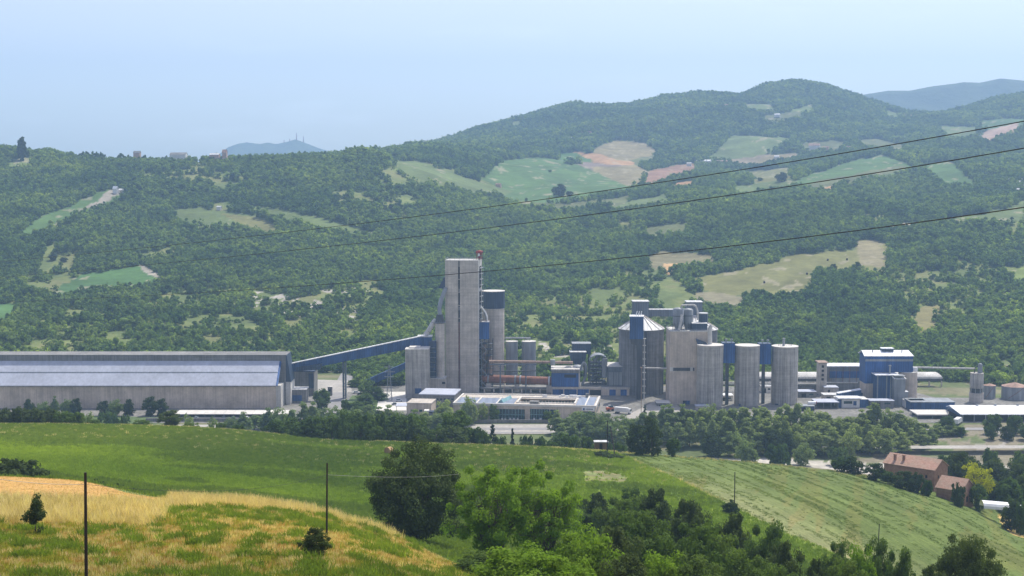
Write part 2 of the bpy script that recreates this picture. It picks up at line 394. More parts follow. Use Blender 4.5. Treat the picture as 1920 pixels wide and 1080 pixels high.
FIELDS = [
 ([(30,437),(90,402),(150,376),(185,360),(222,352),(228,362),(208,382),(150,402),(100,424),(60,440)], G1),
 ([(140,398),(180,376),(210,354),(228,352),(218,366),(190,384)], PALE),
 ([(318,394),(370,390),(430,398),(480,405),(528,425),(512,438),(440,427),(390,420),(340,410)], G2),
 ([(420,400),(480,406),(528,425),(510,436),(450,424)], YEL),
 ([(445,383),(520,391),(580,403),(640,419),(708,438),(700,444),(635,434),(560,417),(480,397)], G2),
 ([(95,553),(150,515),(200,508),(268,498),(315,527),(250,535),(160,545),(110,556)], G3),
 ([(260,497),(275,500),(316,527),(296,524),(262,507)], PALE),
 ([(-60,567),(0,569),(45,572),(12,602),(-60,612)], G3),
 ([(-60,538),(15,540),(10,552),(-60,555)], G3),
 ([(905,335),(940,300),(1030,295),(1060,303),(1110,320),(1160,345),(1200,352),(1130,365),(1020,377),(950,372),(930,352)], G1),
 ([(1040,286),(1085,287),(1115,302),(1060,300)], G3),
 ([(1075,286),(1110,285),(1192,304),(1185,310),(1120,303)], ORG),
 ([(1108,281),(1150,264),(1212,267),(1232,282),(1190,302),(1150,299)], TAN),
 ([(1070,302),(1190,310),(1180,316),(1110,316)], (.2, .16, .13)),
 ([(1108,314),(1190,308),(1212,320),(1198,347),(1160,345),(1125,328)], TAN),
 ([(1213,318),(1310,306),(1302,324),(1205,343)], RED),
 ([(1325,295),(1370,256),(1420,254),(1485,261),(1440,284),(1380,298)], G2),
 ([(1355,300),(1440,290),(1500,288),(1480,300),(1400,306)], (.24, .2, .13)),
 ([(1403,322),(1480,314),(1485,330),(1415,341)], YEL),
 ([(1470,350),(1560,312),(1650,290),(1690,303),(1722,316),(1640,333),(1540,352)], G1),
 ([(1490,350),(1600,326),(1690,310),(1710,318),(1620,336),(1540,354)], OLV),
 ([(1538,353),(1565,347),(1560,358),(1540,358)], ORG), ([(1585,346),(1605,343),(1595,352),(1586,354)], ORG),
 ([(1738,308),(1775,300),(1795,308),(1830,350),(1775,345),(1735,320)], G1),
 ([(1835,226),(1925,221),(1925,234),(1835,240)], G1), ([(1828,262),(1850,244),(1908,232),(1908,243),(1860,262)], (.38, .27, .2)),
 ([(1398,196),(1440,194),(1450,206),(1400,205)], G2), ([(1478,206),(1520,196),(1530,204),(1490,214)], G2),
 ([(1298,522),(1360,510),(1440,492),(1480,480),(1560,470),(1600,468),(1605,450),(1655,450),(1668,462),(1662,505),(1590,507),(1530,503),(1522,540),(1500,552),(1440,556),(1360,550),(1312,540)], (.175, .175, .062)),
 ([(1602,452),(1648,450),(1660,502),(1612,498)], (.25, .22, .12)),
 ([(1212,488),(1240,470),(1300,474),(1340,478),(1330,490),(1262,500),(1230,505)], (.21, .19, .10)),
 ([(1246,494),(1275,492),(1262,512),(1248,510)], (.44, .29, .14)),
 ([(1760,412),(1850,400),(1925,376),(1925,408),(1850,415),(1790,420)], G2),
 ([(1668,424),(1760,409),(1762,412),(1672,430)], PALE),
 ([(1375,350),(1440,340),(1500,338),(1480,352),(1390,364)], G2), ([(940,379),(1050,382),(1150,372),(1185,364),(1165,384),(1000,392)], OLV),
 ([(1248,356),(1262,346),(1302,338),(1296,348),(1258,358)], ORG), ([(1760,236),(1828,238),(1838,252),(1800,264),(1768,250)], G2), ([(1430,216),(1500,208),(1506,222),(1440,228)], OLV),
 ([(14,308),(36,297),(66,291),(60,302),(28,313)], G2), ([(745,300),(790,305),(860,329),(925,347),(962,358),(950,366),(880,352),(800,334),(740,318)], G2), ([(1600,262),(1650,262),(1700,272),(1690,282),(1620,276)], OLV), ([(1180,300),(1230,290),(1222,302),(1190,306)], OLV), ([(1420,298),(1478,290),(1484,300),(1425,307)], TAN),
 ([(0,700),(1,1),(1,2)], G2), ([(905,216),(935,212),(930,222),(908,226)], G2), ([(1655,206),(1690,212),(1688,220),(1660,216)], G2), ([(1500,268),(1560,262),(1590,272),(1560,282),(1510,280)], OLV),
 ([(1140,394),(1180,378),(1252,362),(1252,378),(1185,392)], G2),
 ([(1210,428),(1290,418),(1285,436),(1215,442)], OLV),
 ([(1710,600),(1728,575),(1762,570),(1755,610),(1722,622)], (.2, .18, .075)),
 ([(1890,508),(1925,500),(1925,532),(1898,528)], (.17, .22, .06)),
 ([(1300,545),(1360,550),(1400,560),(1380,575),(1310,565)], (.22, .2, .12)),
 ([(955,230),(978,226),(975,236),(958,238)], G2), ([(1035,246),(1058,238),(1052,248)], G2), ([(870,268),(1,1),(1,1)], G2)]
SPARSE = [([(690,332),(735,300),(775,312),(830,336),(780,350),(715,350)], .3), ([(330,306),(372,302),(400,322),(450,350),(420,356),(370,332)], .4),
 ([(0,655),(80,585),(230,570),(330,545),(450,530),(560,560),(680,575),(690,640),(560,672),(0,672)], .6),
 ([(190,325),(420,318),(480,360),(300,345)], .4), ([(60,500),(90,460),(150,465),(140,520),(80,560),(40,560)], .3), ([(620,525),(700,530),(690,552),(600,548)], .45),
 ([(430,545),(520,548),(620,568),(690,585),(660,612),(570,596),(480,580)], .42),
 ([(950,560),(1160,540),(1240,560),(1240,620),(1150,640),(940,640)], .5), ([(900,665),(900,625),(1160,625),(1250,560),(1260,760),(900,700)], .45),
 ([(1100,560),(1140,520),(1250,500),(1300,560),(1240,620)], .4), ([(1280,500),(1300,470),(1345,500),(1300,520)], .6),
 ([(1600,510),(1800,505),(1920,500),(1920,580),(1720,640),(1690,560)], .5), ([(1840,660),(1925,690),(1925,720),(1860,715)], .35),
 ([(740,300),(820,312),(930,345),(900,370),(800,345)], .45), ([(1040,430),(1140,400),(1200,440),(1100,440)], .5)]
def jit(u, v, k=1.0): return u + k * 9 * vnoise(u / 23, v / 13, 77) + k * 4 * vnoise(u / 7, v / 5, 78), v + k * 3.5 * vnoise(u / 19, v / 11, 79)
def field_of(u, v):
    uj, vj = jit(u, v, .6); r = np.full(np.shape(u), -1)
    for k, (poly, c) in enumerate(FIELDS): r[inpoly(uj, vj, poly)] = k
    return r
def sparse_of(u, v):
    uj, vj = jit(u, v, 2.); r = np.ones(np.shape(u))
    for poly, d in SPARSE: r = np.where(inpoly(uj, vj, poly), np.minimum(r, d), r)
    return r
col = np.zeros(XG.shape + (3,)); col[...] = (.10, .135, .05)
sp = sparse_of(UU, VV); hl = YG > 1030
sp = np.where((fbm(XG / 75, YG / 110, 4, 97) > .36) & (YG < 2600), np.minimum(sp, .5), sp)
scr = fbm(XG / 28, YG / 40, 3, 31)[..., None]
scol = np.where(scr > .12, np.array([.175, .185, .07]), np.where(scr > -.2, np.array([.155, .185, .06]), np.array([.12, .155, .05])))
col = np.where((sp < .9)[..., None], scol, col)
rock = (fbm(XG / 18, YG / 30, 3, 51) > -.02) & (inpoly(UU, VV, SPARSE[6][0]) | inpoly(UU, VV, SPARSE[5][0]) | inpoly(UU, VV, [(1010,640),(1060,627),(1148,640),(1150,690),(1010,690)]))
FI = field_of(UU, VV)
FI3 = field_of(UU, VV - 3); FI = np.where(FI < 0, FI3, FI)
rowang = np.array([.3 + 1.9 * ((k * 37) % 11) / 11 for k in range(len(FIELDS))])
for k, (poly, c) in enumerate(FIELDS):
    m = (FI == k) & hl
    if not m.any(): continue
    a_ = rowang[k]; xr_, yr_ = XG[m] * cos(a_) - YG[m] * sin(a_), XG[m] * sin(a_) + YG[m] * cos(a_)
    tone = 1 + .16 * fbm(xr_ / 9, yr_ / 90, 2, 300 + k) + .22 * fbm(XG[m] / 50, YG[m] / 60, 3, 400 + k)
    wear = (fbm(XG[m] / 14, YG[m] / 25, 3, 500 + k) > .42)[:, None]
    col[m] = np.where(wear, np.array(c) * .4 + np.array([.34, .30, .20]) * .6, np.array(c) * tone[:, None])
rock &= fbm(XG / 5, YG / 9, 3, 57) > -.05
col[rock & hl] = (.38, .35, .30)
# valley floor colours: pale riverbed gravel, grass, yard
vf = (YG > 520) & (YG <= 1030)
gr = fbm(XG / 22, YG / 14, 4, 61)
col[vf] = (.12, .15, .06)
col[vf & (gr > .1)] = (.19, .18, .10)
tr_ = vf & (UU > 1560) & (YG < 770) & (gr > -.25)
col[tr_] = (.22, .195, .135)
col[vf & (UU > 1560) & (YG < 770) & (gr > .18)] = (.33, .305, .255)
riv = vf & (np.abs(YG - (662 + 8 * np.sin(XG / 60))) < 20 + 12 * gr) 
col[riv] = (.46, .43, .37)
# near ground: 0 meadow, 1 crop, 2 hay
hayb = np.interp(VV, [840, 855, 900, 950, 1000, 1030, 1080, 1200], [1130, 1172, 1275, 1375, 1475, 1548, 1650, 1900])
hay = (UU > hayb + 6 * fbm(XG / 12, YG / 12, 2, 5)).astype(float)
crest = np.interp(UU, [0, 150, 300, 600, 850], [212, 208, 182, 175, 160])
DRYC = np.array([.36, .27, .115]); near = YG <= crest
patch = fbm(XG / 2.5, YG / 3.5, 4, 44)[..., None]
mcol = np.where(patch > .32, np.array([.21, .21, .06]), np.where(patch > -.3, np.array([.30, .24, .10]), np.array([.22, .165, .08])))
stub = inpoly(UU, VV, [(-400, 880), (120, 890), (330, 938), (300, 945), (100, 940), (-400, 938)]) & near & (YG > 148)
mcol[stub] = (.50, .30, .10)
fcol = np.array([.15, .22, .045]) + 0 * patch
bandf = fbm(XG / 60 + 2, YG / 38, 3, 14)[..., None]
fcol = np.where(bandf > .1, np.array([.20, .26, .04]), fcol) 
fz = (YG[..., None] + 25 * fbm(XG / 40, YG / 40, 3, 23)[..., None])
fcol = np.where(fz < 335, np.array([.10, .165, .04]), fcol); fcol = np.where(fz > 440, np.array([.20, .235, .085]), fcol)
fcol = fcol * (1 + .35 * fbm(XG / 9, YG / 9, 3, 15)[..., None]) * (1 + .3 * fbm(XG / 2.5, YG / 4, 2, 25)[..., None])
bare = inpoly(UU, VV, [(1090, 885), (1130, 882), (1180, 895), (1170, 906), (1100, 902)]) | ((VV > 925) & (UU < 760) & (UU > 600) & (fbm(XG / 5, YG / 2.5, 2, 16) > .25))
fcol = np.where((bare & (fbm(XG / 4, YG / 1.5, 3, 18) > .08))[..., None], np.array([.22, .20, .09]), fcol)
pale = np.clip(1 - (UU - hayb) / 150, 0, 1)[..., None] * np.clip((VV[..., None] - 880) / 60, 0, 1)
hcol = (np.array([.12, .16, .042]) * (1 - pale) + np.array([.24, .25, .11]) * pale) * (1 + .25 * fbm(XG / 20, YG / 40, 3, 19)[..., None])
hcol = np.where((fbm((XG * cos(.244) - YG * sin(.244)) / 5, (XG * sin(.244) + YG * cos(.244)) / 70, 3, 27) > .22)[..., None], hcol * np.array([1.16, 1.0, 1.0]), hcol)
fcol = np.where(hay[..., None] > .5, hcol, fcol)
fcol = np.where(((YG > 500) & (UU > 540) & (UU < 705) | (YG > 508) & (UU < 300))[..., None], np.array([.42, .38, .28]), fcol)
fcol = np.where(inpoly(UU, VV, [(1870, 962), (1895, 975), (1930, 985), (1930, 1012), (1900, 1003), (1880, 988)])[..., None], np.array([.52, .36, .14]), fcol)
nf = YG <= 520
col = np.where(nf[..., None], np.where(near[..., None] & (hay[..., None] < .5), mcol, fcol), col)
msk = hay * nf

def ground_mat(name, nscale, amp=.35, bump=.15, stripes=False, streak=None):
    t = NT(name)
    at = t.n('ShaderNodeAttribute', attribute_name='col'); v = t.coord()
    a = t.noise(v, nscale, 6, .75); b = t.noise(v, nscale * .12, 4, .6)
    c = t.mix(1.0, at.outputs['Color'], t.ramp(a, [(.25, 1 - amp), (.75, 1 + amp)]), 'MULTIPLY')
    c = t.mix(1.0, c, t.ramp(b, [(.3, .8), (.7, 1.15)]), 'MULTIPLY')
    h = a
    if stripes:   # mown swaths across the hay field
        ang = math.atan2(37, -150)
        mk = t.n('ShaderNodeAttribute', attribute_name='msk')
        rv = t.coord((1, 1, 1), rot=(0, 0, radians(-14)))
        st = t.n('ShaderNodeMapping'); st.inputs['Scale'].default_value = (.55, .035, 1); t.l(rv, st.inputs[0])
        s1 = t.noise(st.outputs[0], 1.0, 4, .65)
        st2 = t.n('ShaderNodeMapping'); st2.inputs['Scale'].default_value = (1.6, .10, 1); t.l(rv, st2.inputs[0])
        s2 = t.noise(st2.outputs[0], 1.0, 4, .7)
        sc = t.ramp(s1, [(.32, (.86, .9, .86)), (.5, (1, 1, 1)), (.68, (1.1, 1.08, 1.08))])
        sc2 = t.ramp(s2, [(.32, (.84, .88, .8)), (.6, (1.08, 1.06, 1.04))])
        cc = t.mix(1.0, t.mix(1.0, c, sc, 'MULTIPLY'), sc2, 'MULTIPLY')
        c = t.mix(mk.outputs['Fac'], c, cc)
        h = t.math('ADD', a, t.math('MULTIPLY', s2, 1.5))
    M[name] = t.bsdf(c, .95, normal=t.bump(h, bump, .8), spec=.1)
ground_mat('ground_near', 2.2, .45, .15)
ground_mat('ground_field', 1.0, .4, .25, True)
ground_mat('ground_valley', .25, .35, .2)
ground_mat('ground_hill', .12, .3, .6)
def ground_part(name, j0, j1, mat):
    nx = len(US); ny = j1 - j0 + 1
    V = np.stack([XG[:, j0:j1 + 1], YG[:, j0:j1 + 1], ZG[:, j0:j1 + 1]], -1).reshape(-1, 3)
    i, j = np.meshgrid(np.arange(nx - 1), np.arange(ny - 1), indexing='ij'); a = (i * ny + j).ravel()
    me = mesh_np(name, V, np.stack([a, a + ny, a + ny + 1, a + 1], 1), mat, True)
    c4 = np.ones((len(V), 4), np.float32); c4[:, :3] = col[:, j0:j1 + 1].reshape(-1, 3)
    me.attributes.new('col', 'FLOAT_COLOR', 'POINT').data.foreach_set('color', c4.ravel())
    me.attributes.new('msk', 'FLOAT', 'POINT').data.foreach_set('value', msk[:, j0:j1 + 1].astype(np.float32).ravel())
    o = bpy.data.objects.new(name, me); C.collection.objects.link(o); o['kind'] = 'structure'; return o
def J(y): return int(np.argmin(np.abs(YS - y)))
ground_part('meadow_ground', 0, J(215), 'ground_near')
ground_part('field', J(215), J(525), 'ground_field')
ground_part('valley_ground', J(525), J(1030), 'ground_valley')
ground_part('hills', J(1030), len(YS) - 1, 'ground_hill')

# far mountains, with a body of their own
def mountain(name, prof, Y, depth, base=0):
    us = np.arange(prof[0][0], prof[-1][0] + 1, 3.0); pv = np.interp(us, [p[0] for p in prof], [p[1] for p in prof])
    rows = np.linspace(-1, 1, 41); V = []
    for k, r in enumerate(rows):
        y = Y + r * depth; x = (us - 960) / F * 1.0 * Y
        zt = zc(pv, Y) - base
        z = base + zt * (1 - abs(r)) ** .8 + 0.03 * zt * fbm(x / 700 + 5, y / 700 + np.zeros_like(x), 4, 71) * (0 if r == 0 else 1)
        V.append(np.stack([x, np.full_like(x, y), z], -1))
    V = np.array(V); nr, nc = V.shape[:2]; i, j = np.meshgrid(np.arange(nr - 1), np.arange(nc - 1), indexing='ij'); a = (i * nc + j).ravel()
    me = mesh_np(name, V.reshape(-1, 3), np.stack([a, a + 1, a + nc + 1, a + nc], 1), 'far_wood', True)
    o = bpy.data.objects.new(name, me); C.collection.objects.link(o); o['kind'] = 'structure'
t = NT('far_wood'); fn = t.noise(t.coord(), .012, 5, .7)
M['far_wood'] = t.bsdf(t.ramp(fn, [(.3, (.03, .05, .03)), (.7, (.075, .105, .045))]), .95, normal=t.bump(fn, 30, .7))
mountain('mountain', [(330, 330), (405, 296), (430, 276), (450, 269), (465, 267), (490, 270), (505, 267), (520, 270), (540, 266), (556, 261), (572, 267), (600, 278), (640, 290), (700, 310)], 7800, 900)
mountain('mountain_ridge', [(1480, 220), (1560, 195), (1610, 178), (1660, 170), (1700, 170), (1740, 162), (1780, 157), (1800, 154), (1830, 155), (1868, 147), (1900, 150), (1960, 156), (2060, 150), (2200, 170)], 6300, 900)

# ------------------------------------------------------------------ plants: mesh makers
def unit(a): return a / (np.linalg.norm(a, axis=-1, keepdims=True) + 1e-9)
def leaves(Pn, N, size, R, asp=.6):
    n = len(Pn); t = unit(np.cross(N, R.normal(size=(n, 3)))); b = np.cross(N, t)
    L = (size * R.uniform(.6, 1.3, n))[:, None]
    V = np.stack([Pn - t * L, Pn + b * L * asp, Pn + t * L, Pn - b * L * asp], 1).reshape(-1, 3)
    return V, np.arange(n * 4).reshape(-1, 4)
def crown_points(seed, h, rad, base, ncl, cr, nl, shape='round', jag=.25, inner=.45):
    R = np.random.RandomState(seed)
    d = unit(R.normal(size=(ncl, 3))); rr = inner + (1 - inner) * R.uniform(0, 1, ncl) ** .5
    wob = 1 + jag * R.uniform(-1, .7, ncl)
    c = d * (rr * wob)[:, None]
    hz = (h - base) / 2
    zf = (c[:, 2] + 1) / 2
    if shape == 'cone': k = np.clip(1.05 - zf, .06, 1)
    elif shape == 'poplar': k = np.clip(1.15 - zf * .75, .3, 1)
    elif shape == 'vase': k = .65 + .5 * zf
    else: k = np.ones(ncl)
    cc = np.stack([c[:, 0] * rad * k, c[:, 1] * rad * k, base + hz + c[:, 2] * hz], 1)
    cr_ = cr * R.uniform(.6, 1.25, ncl)
    idx = np.repeat(np.arange(ncl), nl)
    g = unit(R.normal(size=(len(idx), 3))); q = g * (R.uniform(.2, 1, len(idx)) ** .6)[:, None]
    Pn = cc[idx] + q * cr_[idx][:, None] * np.array([1, 1, .75])
    N = unit(g * .9 + np.array([0, 0, .35]) + R.normal(size=g.shape) * .45)
    return cc, Pn, N, R
PROTO = {}
def tree_proto(key, seed, h, rad, base, ncl, cr, nl, ls, leafmat, shape='round', jag=.25, inner=.45, trunk_r=.25, limbs=9, stems=1, asp=.6):
    cc, Pn, N, R = crown_points(seed, h, rad, base, ncl, cr, nl, shape, jag, inner)
    V, Fq = leaves(Pn, N, ls, R, asp); crown = mesh_np(key + '_crown', V, Fq, leafmat)
    b = MB()
    for sidx in range(stems):
        a = 2 * pi * sidx / max(stems, 1) + R.uniform(0, 1); lean = 0 if stems == 1 else rad * .35
        top = np.array([cos(a) * lean + R.uniform(-.3, .3), sin(a) * lean + R.uniform(-.3, .3), base + (h - base) * .62])
        o = np.array([cos(a) * .12 * stems, sin(a) * .12 * stems, -.6])
        mid = (o + top) / 2 + R.normal(size=3) * .12 * rad * .3
        b.tube([o, o * .4 + mid * .6, mid, mid * .5 + top * .5, top], trunk_r, trunk_r * .3, 7)
        pick = R.choice(ncl, min(limbs, ncl), replace=False)
        for k in pick:
            tt = R.uniform(.3, .9); st = o + (top - o) * tt; st = mid + (top - mid) * max(0, (tt - .5) * 2) if tt > .5 else o + (mid - o) * tt * 2
            e = cc[k]; m = st * .5 + e * .5 + np.array([0, 0, .08 * (h - base)]) * R.uniform(-.3, .8)
            b.tube([st, m, e], trunk_r * .38, trunk_r * .08, 5)
    tm = bpy.data.meshes.new(key + '_trunk'); tm.from_pydata(b.v, [], b.f); tm.materials.append(M['bark']); tm.update()
    PROTO[key] = (crown, tm, h, rad)
def blade_mesh(key, seed, n, h, spread, wd, mat, lean=.35):
    R = np.random.RandomState(seed); V = []; Fq = []
    for i in range(n):
        x, y = R.normal(size=2) * spread; a = R.uniform(0, 2 * pi); hh = h * R.uniform(.55, 1.15); l = R.uniform(.1, lean) * hh; b = R.uniform(0, 2 * pi)
        dx, dy = cos(a) * wd, sin(a) * wd; lx, ly = cos(b) * l, sin(b) * l; k = len(V)
        V += [(x - dx, y - dy, -.03), (x + dx, y + dy, -.03), (x + dx * .8 + lx * .35, y + dy * .8 + ly * .35, hh * .6), (x - dx * .8 + lx * .35, y - dy * .8 + ly * .35, hh * .6), (x + dx * .25 + lx, y + dy * .25 + ly, hh), (x - dx * .25 + lx, y - dy * .25 + ly, hh)]
        Fq += [(k, k + 1, k + 2, k + 3), (k + 3, k + 2, k + 4, k + 5)]
    return mesh_np(key, np.array(V), np.array(Fq), mat)
def instance_collection(name, meshes):
    c = bpy.data.collections.new(name)
    for i, me in enumerate(meshes):
        o = bpy.data.objects.new('%s_%02d' % (name, i), me); c.objects.link(o)
    return c
def scatter(name, pts, rotz, scl, idx, coll, label, cat, tilt=None, kind='stuff'):
    me = bpy.data.meshes.new(name); me.vertices.add(len(pts)); me.vertices.foreach_set('co', np.ascontiguousarray(pts, np.float32).ravel())
    rot = np.zeros((len(pts), 3), np.float32); rot[:, 2] = rotz
    if tilt is not None: rot[:, 0] = tilt
    s3 = scl if np.ndim(scl) == 2 else np.repeat(np.asarray(scl)[:, None], 3, 1)
    me.attributes.new('rot', 'FLOAT_VECTOR', 'POINT').data.foreach_set('vector', rot.ravel())
    me.attributes.new('scl', 'FLOAT_VECTOR', 'POINT').data.foreach_set('vector', np.ascontiguousarray(s3, np.float32).ravel())
    me.attributes.new('idx', 'INT', 'POINT').data.foreach_set('value', np.ascontiguousarray(idx, np.int32))
    me.update(); o = bpy.data.objects.new(name, me); C.collection.objects.link(o)
    g = bpy.data.node_groups.new(name, 'GeometryNodeTree')
    g.interface.new_socket('Geometry', in_out='INPUT', socket_type='NodeSocketGeometry'); g.interface.new_socket('Geometry', in_out='OUTPUT', socket_type='NodeSocketGeometry')
    n = g.nodes; gi = n.new('NodeGroupInput'); go = n.new('NodeGroupOutput'); ip = n.new('GeometryNodeInstanceOnPoints'); ci = n.new('GeometryNodeCollectionInfo')
    ci.inputs['Collection'].default_value = coll; ci.inputs['Separate Children'].default_value = True; ci.inputs['Reset Children'].default_value = True
    def na(nm, ty): x = n.new('GeometryNodeInputNamedAttribute'); x.data_type = ty; x.inputs['Name'].default_value = nm; return x.outputs['Attribute']
    g.links.new(gi.outputs[0], ip.inputs['Points']); g.links.new(ci.outputs[0], ip.inputs['Instance']); ip.inputs['Pick Instance'].default_value = True
    g.links.new(na('idx', 'INT'), ip.inputs['Instance Index']); g.links.new(na('rot', 'FLOAT_VECTOR'), ip.inputs['Rotation']); g.links.new(na('scl', 'FLOAT_VECTOR'), ip.inputs['Scale'])
    g.links.new(ip.outputs[0], go.inputs[0])
    md = o.modifiers.new('scatter', 'NODES'); md.node_group = g
    return tag(o, label, cat, None, kind)

# ------------------------------------------------------------------ the cement plant
def Yg(v): b = ray(960, v)[1]; return -CZ / b
class Bd:
    def __init__(s, u0, u1, v0, v1, Y, d, yaw=0):
        c, q = cos(radians(yaw)), sin(radians(yaw)); s.c, s.q, s.Y, s.d = c, q, Y, d
        vm = (v0 + (v1 or 760)) / 2; s.vm = vm
        s.x0 = ray(u0, vm)[0] * Y; s.L = s.dist(u1); s.ax = (c, -q); s.ay = (q, c)
        ym = Y - s.L * q / 2; s.z1 = Zat(v0, ym); s.z0 = -.4 if v1 is None else Zat(v1, ym)
    def dist(s, u): t = ray(u, s.vm)[0]; return (t * s.Y - s.x0) / (s.c + t * s.q)
    def pt(s, a, b=0): return (s.x0 + s.ax[0] * a + s.ay[0] * b, s.Y + s.ax[1] * a + s.ay[1] * b)
    def body(s, mb, inset=0, z0=None, z1=None): return mb.box(s.pt(inset, inset), s.L - 2 * inset, s.d - 2 * inset, s.z0 if z0 is None else z0, s.z1 if z1 is None else z1, s.ax, s.ay)
    def pan(s, mb, u0, u1, v0, v1, proud=.15):
        a, b = s.dist(u0), s.dist(u1); y = s.Y - s.q * (a + b) / 2
        return mb.box(s.pt(a, -proud), b - a, proud + .1, Zat(v1, y), Zat(v0, y), s.ax, s.ay)
    def side(s, mb, f0, f1, z0, z1, proud=.15):
        return mb.box(s.pt(s.L - .1, s.d * f0), .1 + proud, s.d * (f1 - f0), z0, z1, s.ax, s.ay)
    def top(s, mb, h=.4, over=.25, z=None):
        z = s.z1 if z is None else z
        return mb.box(s.pt(-over, -over), s.L + 2 * over, s.d + 2 * over, z - .02, z + h, s.ax, s.ay)
    def base(s): p = s.pt(s.L / 2, s.d / 2); return (p[0], p[1], max(0, s.z0))
def thing(b, name, label, cat, group=None): return empty(name, b.base() if isinstance(b, Bd) else b, label, cat, group)
def rail(mb, b, z, h=1.1):
    for (a0, b0, a1, b1) in ((0, 0, b.L, 0), (b.L, 0, b.L, b.d), (b.L, b.d, 0, b.d), (0, b.d, 0, 0)):
        n = max(2, int(max(abs(a1 - a0), abs(b1 - b0)) / 3))
        for i in range(n + 1):
            p = b.pt(a0 + (a1 - a0) * i / n, b0 + (b1 - b0) * i / n); mb.cyl((p[0], p[1], z), (p[0], p[1], z + h), .06, n=4)
        p, q = b.pt(a0, b0), b.pt(a1, b1)
        for hh in (.55, 1.1): mb.cyl((p[0], p[1], z + hh), (q[0], q[1], z + hh), .05, n=4)

# ---- flat yards, roads
def sheet(name, pts, z, mat, thick=.0):
    mb = MB(); mb.add([(x, y, z) for x, y in pts], [tuple(range(len(pts)))])
    o = mb.build(name, mat); o['kind'] = 'structure'; return o
def gp(u, v, z=0): b = ray(u, v); Y = (z - CZ) / b[1]; return (b[0] * Y, Y)
metal('yard_dust', (.24, .23, .205), 0, .95, .5)
sheet('plant_yard', [(-330, 774), (470, 774), (440, 852), (262, 862), (250, 900), (150, 905), (-40, 920), (-330, 860)], .10, 'yard_dust')
metal('asphalt', (.17, .165, .155), 0, .9, .25); metal('gravel_pale', (.40, .375, .33), 0, .95, .3); metal('lawn', (.10, .15, .045), 0, .95, .4); metal('dust_white', (.62, .59, .53), 0, .95, .15)
metal('asphalt_pale', (.27, .26, .25), 0, .9, .2)
sheet('road', [gp(590, 786), gp(636, 786), gp(662, 706), gp(640, 700)], .14, 'asphalt_pale')
sheet('yard', [gp(590, 712), gp(655, 714), gp(660, 735), gp(574, 738)], .15, 'gravel_pale')
sheet('road', [(-400, 752), (460, 752), (460, 759), (-400, 759)], .18, 'asphalt_pale')
sheet('road', [(-190, 743), (60, 743), (60, 746), (-190, 746)], .19, 'asphalt_pale')
sheet('parking_ground', [(-200, 741), (150, 741), (150, 770), (-200, 768)], .14, 'gravel_pale')
sheet('yard', [gp(1165, 785), gp(1295, 785), gp(1262, 752), (gp(1228, 752))], .15, 'gravel_pale')
sheet('yard', [gp(700, 735), gp(762, 735), gp(762, 770), gp(690, 770)], .16, 'dust_white')
sheet('riverside_track', [(150, 700), (400, 704), (400, 712), (150, 708)], .12, 'gravel_pale')
sheet('grass_strip', [(-280, 771), (-205, 771), (-190, 790), (-270, 800)], .17, 'lawn')
sheet('grass_strip', [gp(624, 790), gp(700, 790), gp(712, 742), gp(660, 742)], .17, 'lawn')

# ---- long raw material hall
t0 = thing((-230, 833, 0), 'storage_hall', 'very long concrete hall with pale blue sloping roof beside the conveyor bridge', 'warehouse')
xl = -470; xr = P(516, 740, 822)[0]; ze = Zat(723, 822); zr = Zat(678, 836)
MB().bx(xl, xr, 822, 842, -.4, ze).build('wall', 'concrete_warm', t0, 'weathered concrete front wall with dark drip stains')
mb = MB(); e = .45
p = [(xl, 821.4, ze - .3), (xr + .5, 821.4, ze - .3), (xr + .5, 836, zr), (xl, 836, zr)]
mb.hexa(p + [(a, b, c + e) for a, b, c in p]); mb.build('roof', 'roof_bluish', t0)
mb = MB()
for i in ():
    x = xr - i * 9.1; 
    for k in (.5,): mb.hexa([(x, 821.2, ze + .16), (x + .25, 821.2, ze + .16), (x + .25, 836, zr + .46), (x, 836, zr + .46), (x, 821.2, ze + .36), (x + .25, 821.2, ze + .36), (x + .25, 836, zr + .62), (x, 836, zr + .62)])
ym = 828.7; zm = ze + (zr - ze) * .5
MB().hexa([(xl, ym, zm + .12), (xr + .5, ym, zm + .12), (xr + .5, ym + .7, zm + .6), (xl, ym + .7, zm + .6), (xl, ym, zm + .42), (xr + .5, ym, zm + .42), (xr + .5, ym + .7, zm + .95), (xl, ym + .7, zm + .95)]).build('roof_walkway', 'blue_grey', t0)
MB().bx(xl, xr + .8, 820.9, 821.38, ze - .55, ze - .1).build('gutter', 'concrete_dark', t0)
b2 = Bd(-120, 536, 666, None, 836.3, 14); x1 = P(536, 715, 836)[0]
MB().bx(xl, x1, 836.3, 852, -.4, Zat(666.5, 836.3)).build('rear_wall', 'concrete_dark', t0)
MB().bx(xl, x1 + .4, 836, 852.4, Zat(666.5, 836.3) - .02, Zat(666.5, 836.3) + .4).build('parapet', 'concrete_dark', t0)
MB().hexa([(xr, 822.2, ze - .2), (xr + 1.6, 822.2, ze - .2), (xr + 1.6, 836.2, zr - .3), (xr, 836.2, zr - .3), (xr, 822.2, ze + .3), (xr + 1.0, 822.2, ze + .3), (xr + 1.0, 836.2, zr + .3), (xr, 836.2, zr + .3)]).build('gable_end', 'blue_bright', t0)
MB().bx(xr + .02, xr + 3.0, 824, 836.2, -.4, ze - .25).build('end_wall', 'concrete_pale', t0)
zt = Zat(666.5, 836.3)
MB().hexa([(x1, 836.5, ze), (x1 + 3.0, 836.5, ze), (x1 + 3.0, 851.5, ze), (x1, 851.5, ze), (x1, 836.5, zt), (x1 + .6, 836.5, zt), (x1 + .6, 851.5, zt), (x1, 851.5, zt)]).build('end_cladding', 'blue_dark', t0)
MB().bx(x1 + .02, x1 + 2.7, 836.4, 851.6, -.4, ze + .02).build('end_base', 'concrete_pale', t0)
